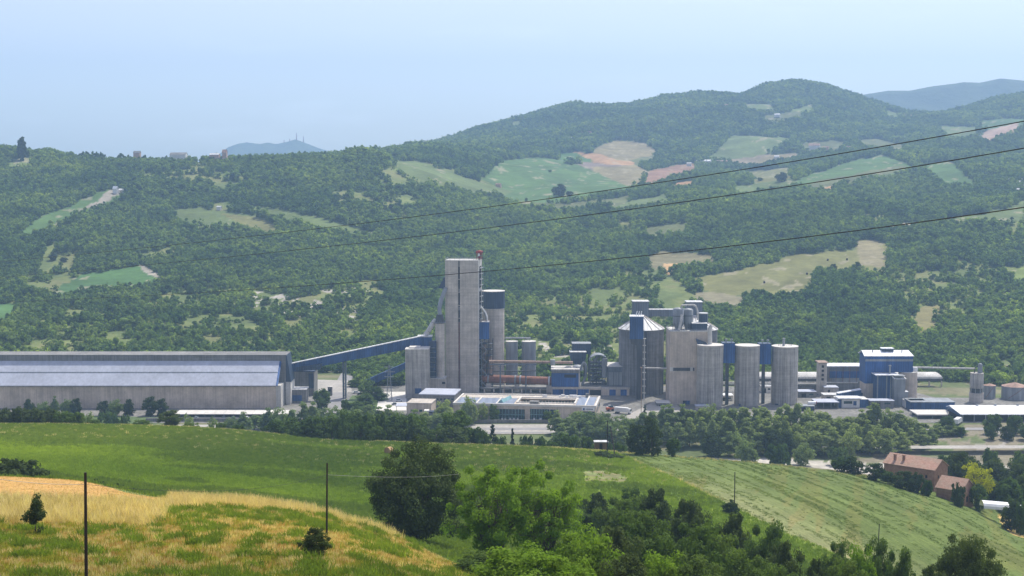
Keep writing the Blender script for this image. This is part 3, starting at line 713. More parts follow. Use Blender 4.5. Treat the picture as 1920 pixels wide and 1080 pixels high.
mb = MB(); a = P(521, 755, 836)[0]; mb.bx(a, a + 3.6, 836.05, 836.6, -.3, Zat(743, 836)); mb.build('door', 'blue_dark', t0)
# low canopy with vehicles in front of the hall
xc0, xc1 = P(330, 775, 792)[0], P(545, 775, 792)[0]; zcn = Zat(772.5, 796)
t1 = thing(((xc0 + xc1) / 2, 796, 0), 'parking_canopy', 'long low white canopy on thin posts in front of the long hall', 'canopy')
mb = MB(); n = 12
for i in range(n):
    a = xc0 + (xc1 - xc0) * i / n; b = xc0 + (xc1 - xc0) * (i + 1) / n - .15
    mb.hexa([(a, 791, zcn - .6), (b, 791, zcn - .6), (b, 801, zcn), (a, 801, zcn), (a, 791, zcn - .3), (b, 791, zcn - .3), (b, 801, zcn + .3), (a, 801, zcn + .3)])
mb.build('roof', 'dust_white', t1)
for i in range(n + 1):
    a = min(xc0 + (xc1 - xc0) * i / n, xc1 - .3) + .1; MB().bx(a, a + .25, 791.3, 791.6, .1, zcn - .55).build('post', 'grey_metal', t1)
MB().bx(xc0, xc1, 800.6, 801, .1, zcn).build('rear_wall', 'grey_dark', t1)

# ---- small hall below the bridge, yard kiosk
b = Bd(545, 589, 697, None, 868, 16); t = thing(b, 'transfer_building', 'dark concrete building under the lower end of the conveyor bridge', 'building')
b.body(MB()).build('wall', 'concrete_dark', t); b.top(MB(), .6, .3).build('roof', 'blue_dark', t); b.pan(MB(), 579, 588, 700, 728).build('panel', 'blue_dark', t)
b = Bd(546, 574, 731, None, 842, 10); t = thing(b, 'workshop', 'small concrete workshop with blue door beside the long hall', 'building')
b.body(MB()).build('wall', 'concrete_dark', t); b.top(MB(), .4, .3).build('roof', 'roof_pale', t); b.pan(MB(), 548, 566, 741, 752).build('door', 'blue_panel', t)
b = Bd(614.5, 622.5, 726, None, 868, 3); t = thing(b, 'gate_kiosk', 'small square concrete kiosk beside the plant road', 'kiosk')
b.body(MB()).build('wall', 'concrete_dark', t); b.top(MB(), .3, .3).build('roof', 'concrete_pale', t); b.pan(MB(), 616.5, 620, 730, 734).build('window', 'glass', t)

# ---- inclined conveyor bridge
def gallery(name, label, A, Bp, Y0, Y1, mat='blue_panel', wd=4, cap=True):
    (u0, v0, w0), (u1, v1, w1) = A, Bp
    a0, a1 = P(u0, v0, Y0), P(u0, w0, Y0); c0, c1 = P(u1, v1, Y1), P(u1, w1, Y1)
    t = empty(name, (a1[0], a1[1], a1[2]), label, 'conveyor')
    q = lambda p, d, h=0: (p[0], p[1] + d, p[2] + h)
    MB().hexa([q(a1, 0), q(c1, 0), q(c1, wd), q(a1, wd), q(a0, 0), q(c0, 0), q(c0, wd), q(a0, wd)]).build('cladding', mat, t)
    if cap: MB().hexa([q(a0, -.35, -.05), q(c0, -.35, -.05), q(c0, wd + .3, -.05), q(a0, wd + .3, -.05), q(a0, -.35, .35), q(c0, -.35, .35), q(c0, wd + .3, .35), q(a0, wd + .3, .35)]).build('roof', 'roof_pale', t)
    return t
t = gallery('conveyor_bridge', 'long sloping blue conveyor bridge climbing to the tall concrete tower', (538, 684, 699), (790, 631, 650), 848, 872)
aa = P(538, 684, 848)
MB().hexa([P(544, 697, 849), P(600, 693, 852), (P(600, 693, 852)[0], 856, P(600, 693, 852)[2]), (P(544, 697, 849)[0], 853, P(544, 697, 849)[2]), P(544, 690, 849), P(604, 682, 852), (P(604, 682, 852)[0], 856, P(604, 682, 852)[2]), (P(544, 690, 849)[0], 853, P(544, 690, 849)[2])]).build('hopper', 'blue_dark', t)
for u, vt in ((646, 679),):
    for dx in (-.7, .7):
        p = P(u, 742, 858); z = P(u, vt, 858)[2]; MB().bx(p[0] + dx - .35, p[0] + dx + .35, 857, 861, 0, z).build('support_leg', 'blue_grey', t)
    p = P(u, 742, 858)
    for k in range(5): MB().bx(p[0] - .7, p[0] + .7, 857.3, 857.6, 2 + k * 3.6, 2.3 + k * 3.6).build('brace', 'blue_grey', t)
b = Bd(783, 809, 632, 655, 873, 9); b.body(MB()).build('head_house', 'blue_panel', t); b.top(MB(), .4, .3).build('head_roof', 'roof_pale', t)
gallery('conveyor_bridge', 'low blue conveyor bridge half hidden by trees beside the road', (678, 716, 731), (760, 680, 692), 900, 905, 'blue_panel', 3, False)
mb = MB(); mb.tube([P(797, 628, 876), P(803, 621, 876), P(812, 606, 877), P(817, 600, 878)], 1.6, 1.6, 10); solo(mb, 'chute_pipe', 'concrete_pale', 'slanting pale chute pipe above the head of the conveyor bridge', 'pipe')

# ---- blocks around the preheater tower
b = Bd(760, 804, 656, None, 858, 17, 0); t = thing(b, 'mill_building', 'windowless concrete block with small white roof hatch beside the tall tower', 'building')
b.body(MB()).build('wall', 'concrete_streaked', t); b.top(MB(), .5, .15).build('roof', 'concrete_pale', t)
b.pan(MB(), 778, 790, 728, 738).build('door', 'blue_panel', t)
mb = MB(); h = Bd(767, 787, 651, 655.6, 861, 9); h.body(mb); mb.build('roof_hatch', 'dust_white', t)
b = Bd(805, 818, 640, 712, 872, 5); t = thing(b, 'cable_shaft', 'narrow dark blue shaft between the concrete block and the slim cylinder', 'shaft')
b.body(MB()).build('cladding', 'blue_dark', t)
for k in range(7): MB().bx(b.pt(.3)[0], b.pt(b.L - .3)[0], 871.2, 871.9, b.z0 + 2 + 3 * k, b.z0 + 2.25 + 3 * k).build('platform', 'grey_metal', t)
b = Bd(803, 836, 711, None, 868, 12); t = thing(b, 'tower_annex', 'low concrete annex at the foot of the slim cylinder', 'building'); b.body(MB()).build('wall', 'concrete', t); b.top(MB(), .4, .1).build('roof', 'concrete_pale', t); b.pan(MB(), 829, 835, 716, 720).build('window', 'dark', t)
c = P(825, 660, 876); r = 9.2 / F * 876; t = empty('cooling_tower', (c[0], c[1], Zat(710, 876)), 'slim tall concrete cylinder with dark cone top beside the tall tower', 'silo')
MB().cyl((c[0], c[1], Zat(712, 876)), (c[0], c[1], Zat(606, 876)), r, n=28).build('shell', 'concrete', t)
mb = MB(); mb.cyl((c[0], c[1], Zat(606, 876) + .01), (c[0], c[1], Zat(590, 876)), r * 1.02, r * .62, 24); mb.build('cone', 'grey_dark', t)
mb = MB(); z = Zat(604, 876)
for i in range(16):
    a = 2 * pi * i / 16; mb.cyl((c[0] + cos(a) * r * 1.15, c[1] + sin(a) * r * 1.15, z), (c[0] + cos(a) * r * 1.15, c[1] + sin(a) * r * 1.15, z + 1.2), .05, n=4)
mb.cyl((c[0], c[1], z - .25), (c[0], c[1], z), r * 1.2, n=24); mb.build('platform', 'grey_metal', t)
MB().tube([(c[0], c[1], Zat(591, 876)), P(824, 578, 878), P(826, 566, 880), P(831, 552, 882), P(836, 540, 884)], 1.35, 1.35, 10).build('duct', 'grey_metal', t)

# ---- preheater tower
b = Bd(835, 897, 489, None, 884, 15, 6.5); TW = b
t = thing(b, 'preheater_tower', 'tallest tower, bare concrete with dark vertical slits and red cap', 'tower')
g = b.dist(859.2); g2 = b.dist(862.6)
mb = MB(); mb.box(b.pt(0), g, b.d, -.4, b.z1, b.ax, b.ay); mb.box(b.pt(g2), b.L - g2, b.d - .01, -.4, b.z1, b.ax, b.ay); mb.build('wall', 'concrete', t)
zz = lambda v: Zat(v, 883)
for v0, v1 in ((489.2, 500.5), (541.5, 548), (575.5, 582), (603.5, 735.6)): MB().box(b.pt(g - .02, .25 if v1 < 700 else .5), g2 - g + .04, b.d - 2, max(-.3, zz(v1)), zz(v0), b.ax, b.ay).build('slit_infill', 'concrete_dark', t)
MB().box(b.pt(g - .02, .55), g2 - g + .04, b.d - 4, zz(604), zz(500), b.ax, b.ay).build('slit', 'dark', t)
p = b.pt((g + g2) / 2, -.1); MB().cyl((p[0], p[1], .5), (p[0], p[1], zz(604)), .3, n=8).build('downpipe', 'rust', t)
mb = MB()
for k in range(9):
    z = 6 + k * 8.2; mb.box(b.pt(-.06, -.06), b.L + .12, b.d + .12, z, z + .28, b.ax, b.ay)
mb.build('floor_band', 'concrete', t)
# the lit end face: pale frame, dark openings, floor landings
mb = MB(); b.side(mb, -.01, .14, -.3, b.z1, .25); b.side(mb, .84, 1.005, -.3, b.z1, .25)
for v0, v1 in ((489, 500), (541, 547), (575, 581), (603, 609), (640, 646)): b.side(mb, .14, .84, zz(v1), zz(v0) , .24)
mb.build('end_frame', 'concrete_pale', t)
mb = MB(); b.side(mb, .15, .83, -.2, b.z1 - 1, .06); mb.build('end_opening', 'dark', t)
mb = MB(); 
for k in range(22):
    z = 3 + k * 3.6
    mb.box(b.pt(b.L + .1, b.d * .2), 1.6, b.d * .6, z, z + .15, b.ax, b.ay)
for f in (.2, .8): q = b.pt(b.L + 1.6, b.d * f); mb.cyl((q[0], q[1], 0), (q[0], q[1], zz(500)), .12, n=5)
mb.build('stair_landing', 'grey_metal', t)
mb = MB(); b.top(mb, .35, .05); mb.build('roof', 'concrete_pale', t)
mb = MB(); rail(mb, b, b.z1 + .3); mb.build('railing', 'grey_metal', t)
p = b.pt(b.L - .3, b.d * .5); x, y = p
mb = MB()
for dx in (-1.6, 1.6):
    for dy in (-1.6, 1.6): mb.cyl((x + dx, y + dy, b.z1 + .3), (x + dx, y + dy, zz(472)), .18, n=5)
for z in (zz(484), zz(478), zz(474)): mb.bx(x - 1.8, x + 1.8, y - 1.8, y + 1.8, z - .1, z + .1)
mb.cyl((x, y, b.z1 + .3), (x, y, zz(472)), .8, n=10); mb.build('stack_frame', 'red_paint', t)
MB().lathe((x, y, zz(477)), [(1.1, 0), (2.2, .5), (2.4, 1.3), (2.1, 1.9), (0.01, 2.3)], 16).build('stack_cap', 'red_paint', t)
MB().bx(x - .9, x + .3, y - 2.1, y - 1.7, zz(481), zz(476)).build('stack_box', 'white_paint', t)
MB().hexa([P(822, 540, 884), P(835, 542, 884), (P(835, 542, 884)[0], 891, P(835, 542, 884)[2]), (P(822, 540, 884)[0], 891, P(822, 540, 884)[2]), P(832, 521, 884), P(835, 519, 884), (P(835, 519, 884)[0], 891, P(835, 519, 884)[2]), (P(832, 521, 884)[0], 891, P(832, 521, 884)[2])]).build('side_hopper', 'blue_dark', t)
# homogenising silo with blue crown
def silo(name, label, u0, u1, vt, vb, Y, mat, group=None, rimmat='concrete_pale', rim=True, cat='silo', streak=None):
    cu = (u0 + u1) / 2; r = (u1 - u0) / 2 / F * Y; c = P(cu, (vt + (vb or 760)) / 2, Y + r); z1 = Zat(vt, Y + r); z0 = -.4 if vb is None else Zat(vb, Y + r)
    t = empty(name, (c[0], c[1], max(z0, 0)), label, cat, group)
    MB().cyl((c[0], c[1], z0), (c[0], c[1], z1), r, n=48).build('shell', mat, t)
    if rim:
        MB().cyl((c[0], c[1], z1 + .01), (c[0], c[1], z1 + .25), r + .12, n=48).build('roof', rimmat, t)
    return t, c, r, z1
t, c, r, z1 = silo('blending_silo', 'tall round concrete silo with blue clad crown behind the tall tower', 904, 946, 578, None, 898, 'concrete')
MB().cyl((c[0], c[1], z1 + .27), (c[0], c[1], Zat(546, 898 + r)), r + .35, n=40).build('crown_cladding', 'blue_dark', t)
z = Zat(546, 898 + r); MB().cyl((c[0], c[1], z + .02), (c[0], c[1], z + .4), r + .5, n=40).build('crown_roof', 'dust_white', t)
b = Bd(898.5, 917, 604, 636, 884, 8); t = thing(b, 'filter_house', 'bright blue box hanging between the tall tower and the blue crowned silo', 'filter house')
b.body(MB()).build('cladding', 'blue_bright', t); mb = MB(); rail(mb, b, b.z1 + .1); mb.build('railing', 'rust_tan', t); b.top(MB(), .2, .2).build('roof', 'roof_pale', t)
for k in (0, 1):
    solo(MB().tube([P(899 + k * 2, 572 + k * 3, 884), P(903 + k * 2, 577 + k * 2, 885), P(908 + k * 2, 584 + k * 2, 886), P(911 + k * 2, 594, 886), P(912 + k * 2, 603, 886)], .55, .55, 8), 'duct_pipe', 'grey_metal' if k == 0 else 'white_paint', ('grey', 'white')[k] + ' bent pipe running down from the tower into the blue filter house', 'pipe')
# steel frame below the filter house
b = Bd(899, 924, 637, None, 886, 10); t = thing(b, 'steel_scaffold', 'dark open steel frame with stairs below the bright blue hanging box', 'steel frame')
mb = MB()
for f in (0, .35, .7, 1):
    for g_ in (0, 1): q = b.pt(b.L * f, b.d * g_); mb.cyl((q[0], q[1], 0), (q[0], q[1], b.z1), .28, n=6)
mb.build('column', 'grey_dark', t); mb = MB()
for k in range(9):
    z = 3 + k * 3.9
    if z < b.z1: b.body(mb, 0, z, z + .25)
mb.build('platform', 'grey_dark', t); mb = MB(); zs = 0
for k in range(8): 
    q0 = b.pt(b.L * (.12 if k % 2 else .55), -.3); q1 = b.pt(b.L * (.55 if k % 2 else .12), -.3); mb.cyl((*q0, 3 + k * 3.9), (*q1, 3 + (k + 1) * 3.9), .3, n=6)
mb.build('stair', 'grey_metal', t)
mb = MB(); q = b.pt(b.L * .32, b.d * .3); mb.cyl((*q, 3), (*q, b.z1 - 3), 1.5, n=12); q = b.pt(b.L * .75, b.d * .5); mb.cyl((*q, 8), (*q, 22), 2.2, n=12); mb.build('duct', 'rust_tan', t)

# ---- kiln
t = empty('rotary_kiln', (P(970, 728, 886)[0], 886, 0), 'long rusty red rotary kiln tube lying on piers beside the tall tower', 'kiln')
A, Bq = P(903, 709.5, 888), P(1036, 714.5, 882); r = 2.6
MB().cyl(A, Bq, r, n=24).build('tube', 'rust', t); A, Bq = np.array(A), np.array(Bq); dd = (Bq - A) / np.linalg.norm(Bq - A)
for f in (.1, .48, .55, .955):
    c = A + (Bq - A) * f; MB().cyl(c - dd * .5, c + dd * .5, r + .35, n=24).build('riding_ring', 'grey_metal' if f != .955 else 'white_paint', t)
for f in (.1, .5, .95):
    c = A + (Bq - A) * f; MB().bx(c[0] - 1.6, c[0] + 1.6, c[1] - 2.5, c[1] + 2.5, -.2, c[2] - r - .1).build('pier', 'concrete', t)
mb = MB(); mb.bx(A[0], Bq[0], 880.2, 881.4, A[2] - 5.6, A[2] - 4.6); mb.bx(A[0] - 2, Bq[0], 882, 893, A[2] - 5.5, A[2] - 5.0); mb.build('deck', 'concrete_dark', t)
for k in range(8):
    x = A[0] + 2 + k * (Bq[0] - A[0] - 4) / 7; MB().bx(x - .5, x + .5, 880.5, 881.2, -.2, A[2] - 4.62).build('deck_column', 'concrete', t)
b = Bd(897, 1034, 728, None, 893, 6); solo(b.body(MB()), 'plinth_wall', 'concrete_dark', 'dark low wall running behind the piers of the kiln', 'wall')
for u in (938, 986):
    p = P(u, 735, 879); solo(MB().cyl((p[0], p[1], 0), (p[0], p[1], Zat(683, 879)), .42, n=8).bx(p[0] - 1.4, p[0] + 1.4, 878.6, 879.4, Zat(688, 879), Zat(687, 879)), 'steel_post', 'blue_grey', 'blue grey steel post standing ' + ('near the middle of the kiln' if u > 950 else 'at the tower end of the kiln'), 'post', 'posts along the kiln')
mb = MB(); A1, B1 = P(917, 677.5, 880), P(1074, 679.8, 880); mb.cyl(A1, B1, .85, n=14)
t = empty('overhead_duct', A1, 'long tan horizontal pipe carried above the rotary kiln', 'pipe'); mb.build('pipe', 'rust_tan', t)
MB().bx(P(1032, 680, 879)[0], P(1041, 680, 879)[0], 878.6, 881.8, Zat(684, 879), Zat(675, 879)).build('joint_box', 'grey_metal', t)
MB().bx(P(918, 683, 879)[0], P(1007, 683, 879)[0], 879.2, 880.6, Zat(684.6, 879), Zat(682.9, 879)).build('walkway', 'blue_grey', t)
mb = MB(); mb.cyl(P(1005, 695, 890), P(912, 697, 890), .35, n=8); solo(mb, 'thin_pipe', 'grey_dark', 'thin dark pipe running between the kiln and the tan overhead pipe', 'pipe')
for i, (u0, u1) in enumerate(((948, 971), (978, 1005))):
    t, c, r, z1 = silo('dust_silo', ('narrower' if i == 0 else 'wider') + ' of two squat grey round silos behind the kiln', u0, u1, 640, None, 905, 'grey_metal', 'squat silos behind the kiln', 'dust_white')
mb = MB(); mb.cyl(P(947, 633.5, 912), P(995, 634, 912), .6, n=8)
for u in (949, 958, 983, 993): mb.cyl(P(u, 634, 912), P(u, 641, 912), .15, n=5)
solo(mb, 'roof_pipe', 'grey_metal', 'thin horizontal pipe above the two squat grey silos', 'pipe')

# ---- cooler / burner building
b = Bd(1034, 1086, 694, 727, 872, 16, 2); t = thing(b, 'burner_building', 'bright blue clad building at the end of the rotary kiln', 'building')
b.body(MB()).build('cladding', 'blue_bright', t); b.top(MB(), .6, .3).build('roof', 'concrete_pale', t)
mb = MB(); b.pan(mb, 1034, 1086, 694.2, 699.5, .2); mb.build('fascia', 'concrete_dark', t); b.pan(MB(), 1058, 1080, 702, 708).build('window', 'dark', t); b.pan(MB(), 1085, 1087.5, 694, 727, .2).build('corner_strip', 'concrete', t)
b = Bd(1034, 1180, 726.5, None, 871, 22, 2); t = thing(b, 'cooler_building', 'low concrete building with blue bays behind the courtyard office', 'building')
b.body(MB()).build('wall', 'concrete_warm', t); mb = MB(); b.pan(mb, 1033, 1181, 726, 729.3, .35); mb.build('beam', 'concrete', t); b.top(MB(), .25, .05).build('roof', 'concrete_dark', t)
for u0, u1, v0, v1, m in ((1036, 1056, 730, 742, 'blue_bright'), (1058, 1081, 730, 742, 'blue_bright'), (1083, 1104, 730, 742, 'blue_bright'), (1106, 1127, 731, 741, 'dark'), (1142.5, 1154.5, 730.5, 747, 'blue_bright'), (1163.5, 1175, 730.5, 747, 'blue_bright'), (1141, 1147, 749, 759, 'blue_dark'), (1150, 1156, 749, 757, 'dark'), (1161, 1168, 749, 758, 'blue_panel')):
    b.pan(MB(), u0, u1, v0, v1, .1).build('door' if v0 > 745 else 'panel', m, t)
b = Bd(1139, 1184, 688, 724, 876, 16, 2); t = thing(b, 'filter_building', 'grey blue box with pale sloping roof on the low concrete building', 'filter building')
b.body(MB()).build('cladding', 'blue_grey', t)
q = [b.pt(-.3, -.3), b.pt(b.L * .82, -.3), b.pt(b.L * .82, 9), b.pt(-.3, 9)]; z = b.z1
MB().hexa([(*q[0], z), (*q[1], z), (*q[2], z + 1.6), (*q[3], z + 1.6), (*q[0], z + .3), (*q[1], z + .3), (*q[2], z + 1.9), (*q[3], z + 1.9)]).build('roof', 'concrete_pale', t)
b.pan(MB(), 1139, 1183, 698, 722, .12).build('lower_panel', 'grey_metal', t)
mb = MB()
for u in (1140, 1150, 1160, 1171, 1182): b.pan(mb, u, u + .8, 697, 724, .3)
mb.build('rib', 'grey_dark', t)
mb = MB(); p = b.pt(b.L + .6, 1)
for k in range(6): mb.box(b.pt(b.L + .01, 1), 2.4, 6, b.z0 + k * 2.6, b.z0 + k * 2.6 + .2, b.ax, b.ay)
for a in (0.2, 2.3): mb.cyl((*b.pt(b.L + a, 1.2), 0), (*b.pt(b.L + a, 1.2), b.z1), .15, n=5)
mb.build('side_stair', 'grey_dark', t)
for k, u in enumerate((1156, 1168)): 
    q = b.pt(b.dist(u), -3); 
# domed mill cooler with steelwork
t = empty('dust_collector', (P(1122, 724, 880)[0], 884, Zat(726, 872)), 'dark steelwork under a rounded grey green hood beside the grey blue box', 'dust collector')
A = P(1108, 676, 884); Bq = P(1137, 676, 884); r = 12.5 / F * 884
x0, x1 = P(1106, 676, 880)[0], P(1139, 676, 880)[0]; zc_ = Zat(675, 884)
mb = MB(); n = 20; prof = []
for i in range(n + 1):
    a = pi * i / n; prof.append((x0 + (x1 - x0) * (1 - cos(a)) / 2, zc_ + sin(a) * 3.9))
for k in range(n):
    (xa, za), (xb, zb) = prof[k], prof[k + 1]; mb.hexa([(xa, 880, za - .5), (xb, 880, zb - .5), (xb, 890, zb - .5), (xa, 890, za - .5), (xa, 880, za), (xb, 880, zb), (xb, 890, zb), (xa, 890, za)])
mb.build('hood', 'skylight_grey' if 'skylight_grey' in M else 'grey_metal', t)
mb = MB()
MB().cyl((x1 - 1.8, 879.5, Zat(707, 880)), (x1 - 1.8, 879.5, zc_ + 1.5), 1.8, n=14).build('pipe', 'grey_metal', t)
R2 = random.Random(4)
for k in range(7):
    z = Zat(724, 880) + .4 + k * 2.35
    if z < zc_ + 1: mb.bx(x0 + .5, x1 - 1, 879, 890, z, z + .22)
for i in range(6):
    x = x0 + .5 + (x1 - x0 - 1.5) * i / 5
    for y in (879.2, 889): mb.cyl((x, y, Zat(726, 880)), (x, y, zc_ + 2.5), .2, n=5)
for i in range(14):
    x = R2.uniform(x0, x1 - 4); z = R2.uniform(Zat(722, 880), zc_ - 2); mb.cyl((x, 879.4, z), (x + R2.uniform(2, 4), 879.4, z + R2.uniform(-3, 3)), .16, n=4)
mb.build('steelwork', 'grey_dark', t)
for i in range(8):
    x = R2.uniform(x0 + 1, x1 - 2); z = R2.uniform(Zat(722, 880), zc_); MB().cyl((x, 882, z), (x + R2.uniform(-1, 2), 883, z + R2.uniform(2, 4)), R2.uniform(.5, 1.1), n=8).build('inner_duct', 'grey_metal', t)
MB().tube([P(1089, 690, 878), P(1095, 679, 878), P(1099, 686, 878), P(1098, 706, 878), P(1091, 722, 876)], .8, .8, 8).build('bent_pipe', 'grey_metal', t)
mb = MB(); mb.lathe((P(1083, 690, 880)[0], 880, Zat(694, 880)), [(3.8, 0), (3.6, 1.8), (2.4, 3.2), (0.01, 3.5)], 14); mb.lathe((P(1066, 690, 880)[0], 880, Zat(694, 880)), [(3.2, 0), (2.8, 1.8), (1.6, 2.4), (0.01, 2.5)], 14); solo(mb, 'process_vessel', 'grey_metal', 'rounded grey vessels on the roof of the bright blue building', 'vessel')
b = Bd(1073, 1108, 645, 664, 900, 10); t = thing(b, 'hopper_house', 'dark blue box above a tapered hopper beside the rounded hood', 'hopper')
b.body(MB()).build('cladding', 'blue_dark', t); b.top(MB(), .3, .2).build('roof', 'grey_metal', t)
a0, a1, y0 = P(1069, 664, 893)[0], P(1099, 664, 893)[0], 893
MB().bx(a0, a1, y0, y0 + 9, Zat(672, y0), Zat(661, y0)).build('hopper_box', 'blue_dark', t); MB().bx(a0 - .3, a1 + .3, y0 - .3, y0 + 9.2, Zat(661, y0) + .02, Zat(661, y0) + .4).build('hopper_rim', 'roof_pale', t)
MB().hexa([(a0 + 3, y0 + 2, Zat(684, y0)), (a1 - 3, y0 + 2, Zat(684, y0)), (a1 - 3, y0 + 7, Zat(684, y0)), (a0 + 3, y0 + 7, Zat(684, y0)), (a0, y0, Zat(672, y0)), (a1, y0, Zat(672, y0)), (a1, y0 + 9, Zat(672, y0)), (a0, y0 + 9, Zat(672, y0))]).build('hopper_cone', 'blue_dark', t)
mb = MB(); 
for x in (a0 + 1, a1 - 1):
    for y in (y0 + 1, y0 + 8): mb.cyl((x, y, 0), (x, y, Zat(672, y0)), .3, n=5)
mb.cyl(((a0 + a1) / 2, y0 + 4, 0), ((a0 + a1) / 2, y0 + 4, Zat(684, y0)), 1.2, n=8); mb.cyl(P(1104, 664, 905), (P(1104, 664, 905)[0], 905, 0), .5, n=5); mb.build('support', 'grey_dark', t)

# ---- clinker silos with cone roofs
def cone_silo(u0, u1, vt, va, Y, label):
    t, c, r, z1 = silo('clinker_silo', label, u0, u1, vt, None, Y, 'concrete_dark2', 'big cone roofed silos', rim=False)
    za = Zat(va, Y + r); MB().cyl((c[0], c[1], z1 + .3), (c[0], c[1], za), r + .5, .6, 32).build('cone_roof', 'roof_pale', t)
    MB().cyl((c[0], c[1], z1 - .5), (c[0], c[1], z1 + .28), r + .35, n=40).build('rim', 'concrete_dark', t)
    mb = MB()
    for i in range(16):
        a = 2 * pi * i / 16; q0 = (c[0] + cos(a) * (r + .3), c[1] + sin(a) * (r + .3), z1 + .6); q1 = (c[0] + cos(a) * 1.5, c[1] + sin(a) * 1.5, za - .3); mb.cyl(q0, q1, .2, n=5)
    mb.build('roof_rib', 'concrete', t); return t, c, r, z1, za
concrete('concrete_dark2', (.25, .25, .245), .5)
t, c, r, z1, za = cone_silo(1159, 1245, 616, 590, 868, 'huge round concrete silo with ribbed cone roof behind a blue lift box')
MB().cyl((c[0] + r * .12, c[1] - r - .4, 0), (c[0] + r * .12, c[1] - r - .4, z1), .5, n=8).build('downpipe', 'grey_dark', t)
cone_silo(1259, 1345, 617, 591, 872, 'huge cone roofed silo mostly hidden behind the big concrete block')
b = Bd(1187, 1216.5, 566, 592, 886, 10); t = thing(b, 'roof_house', 'grey blue box on top of the silo with the ribbed cone roof', 'roof house'); b.body(MB(), z0=b.z0 - 5).build('cladding', 'blue_grey', t); b.top(MB(), .35, .4).build('roof', 'roof_pale', t)
b = Bd(1288, 1317, 567, 585, 888, 10); t = thing(b, 'roof_house', 'grey blue box rising behind the pale filter tanks', 'roof house'); b.body(MB(), z0=b.z0 - 8).build('cladding', 'blue_grey', t); b.top(MB(), .35, .4).build('roof', 'roof_pale', t)
b = Bd(1217, 1289, 581, 593.5, 889, 5); t = thing(b, 'transfer_bridge', 'flat grey blue bridge linking the two boxes above the cone roofed silos', 'conveyor'); b.body(MB()).build('cladding', 'blue_grey', t); b.top(MB(), .3, .2).build('roof', 'roof_pale', t)
b = Bd(1180.5, 1206, 594, 636, 854, 9, 7); t = thing(b, 'bucket_elevator', 'bright blue lift box with three vent pipes high on a thin dark shaft', 'elevator tower')
b.body(MB()).build('cladding', 'blue_panel', t); b.top(MB(), .3, .2).build('roof', 'roof_white', t)
mb = MB()
for k in range(3): q = b.pt(b.L * (.45 + .17 * k), 3); mb.cyl((*q, b.z1), (q[0] + .7, q[1], b.z1 + 3.2), .3, n=8)
mb.build('vent_pipe', 'white_paint', t)
MB().box(b.pt(b.L * .55, 1), 3.4, 5, -.3, b.z0 + .02, b.ax, b.ay).build('shaft', 'grey_dark', t)
mb = MB(); q = b.pt(b.L * .55 + 4.6, .6); mb.cyl((*q, 0), (*q, b.z0), .35, n=6)
for k in range(9): mb.box(b.pt(b.L * .55 + 3.5, .4), 2, 1.2, 4 + k * 4.2, 4.3 + k * 4.2, b.ax, b.ay)
mb.build('ladder', 'concrete_pale', t)
mb = MB(); mb.hexa([(*b.pt(1, 1), b.z0 - 3), (*b.pt(b.L - .5, 1), b.z0 - 5), (*b.pt(b.L - .5, 8), b.z0 - 5), (*b.pt(1, 8), b.z0 - 3), (*b.pt(.5, .5), b.z0 - .02), (*b.pt(b.L - .2, .5), b.z0 - .02), (*b.pt(b.L - .2, 8.5), b.z0 - .02), (*b.pt(.5, 8.5), b.z0 - .02)]); mb.build('boot', 'grey_dark', t)
solo(MB().cyl(P(1207, 690, 853), P(1257, 691, 853), .55, n=8), 'link_pipe', 'concrete_pale', 'straight pale pipe between the thin shaft and the big concrete block', 'pipe')

# ---- big concrete block with filters
b = Bd(1256, 1326, 622, None, 836, 22, 0); t = thing(b, 'cement_mill_block', 'big plain concrete block with a recessed band, filters on its roof', 'building')
b.body(MB()).build('wall', 'concrete_warm2' if 'concrete_warm2' in M else 'concrete_warm', t); b.top(MB(), .5, .15).build('roof', 'concrete_pale', t)
b.pan(MB(), 1262, 1302, 689.5, 695.5, .06).build('recess', 'grey_dark', t)
b.pan(MB(), 1256, 1262, 688.5, 696, .35).build('recess_stop', 'concrete_pale', t); b.pan(MB(), 1294, 1299, 688.5, 696, .35).build('recess_stop', 'concrete_pale', t)
b.pan(MB(), 1281, 1288, 751, 770, .1).build('doorway', 'dark', t); b.pan(MB(), 1288, 1294, 751, 770, .12).build('door', 'blue_panel', t)
mb = MB(); rail(mb, b, b.z1 + .4); mb.build('railing', 'grey_metal', t)
mb = MB(); b.pan(mb, 1306, 1327, 634, 643, 2.2); 
p0 = P(1305, 635, 834); p1 = P(1324, 642, 834)
t2 = empty('side_duct', p0, 'short slanting blue duct on the wall above the first round silo', 'duct'); MB().hexa([(p0[0] + 1, 833, p0[2] - 3.5), (p1[0] + 1, 833, p1[2] - 1.5), (p1[0] + 1, 835.8, p1[2] - 1.5), (p0[0] + 1, 835.8, p0[2] - 3.5), (p0[0], 833, p0[2]), (p1[0], 833, p1[2]), (p1[0], 835.8, p1[2]), (p0[0], 835.8, p0[2])]).build('duct', 'blue_dark', t2)
zb = b.z1
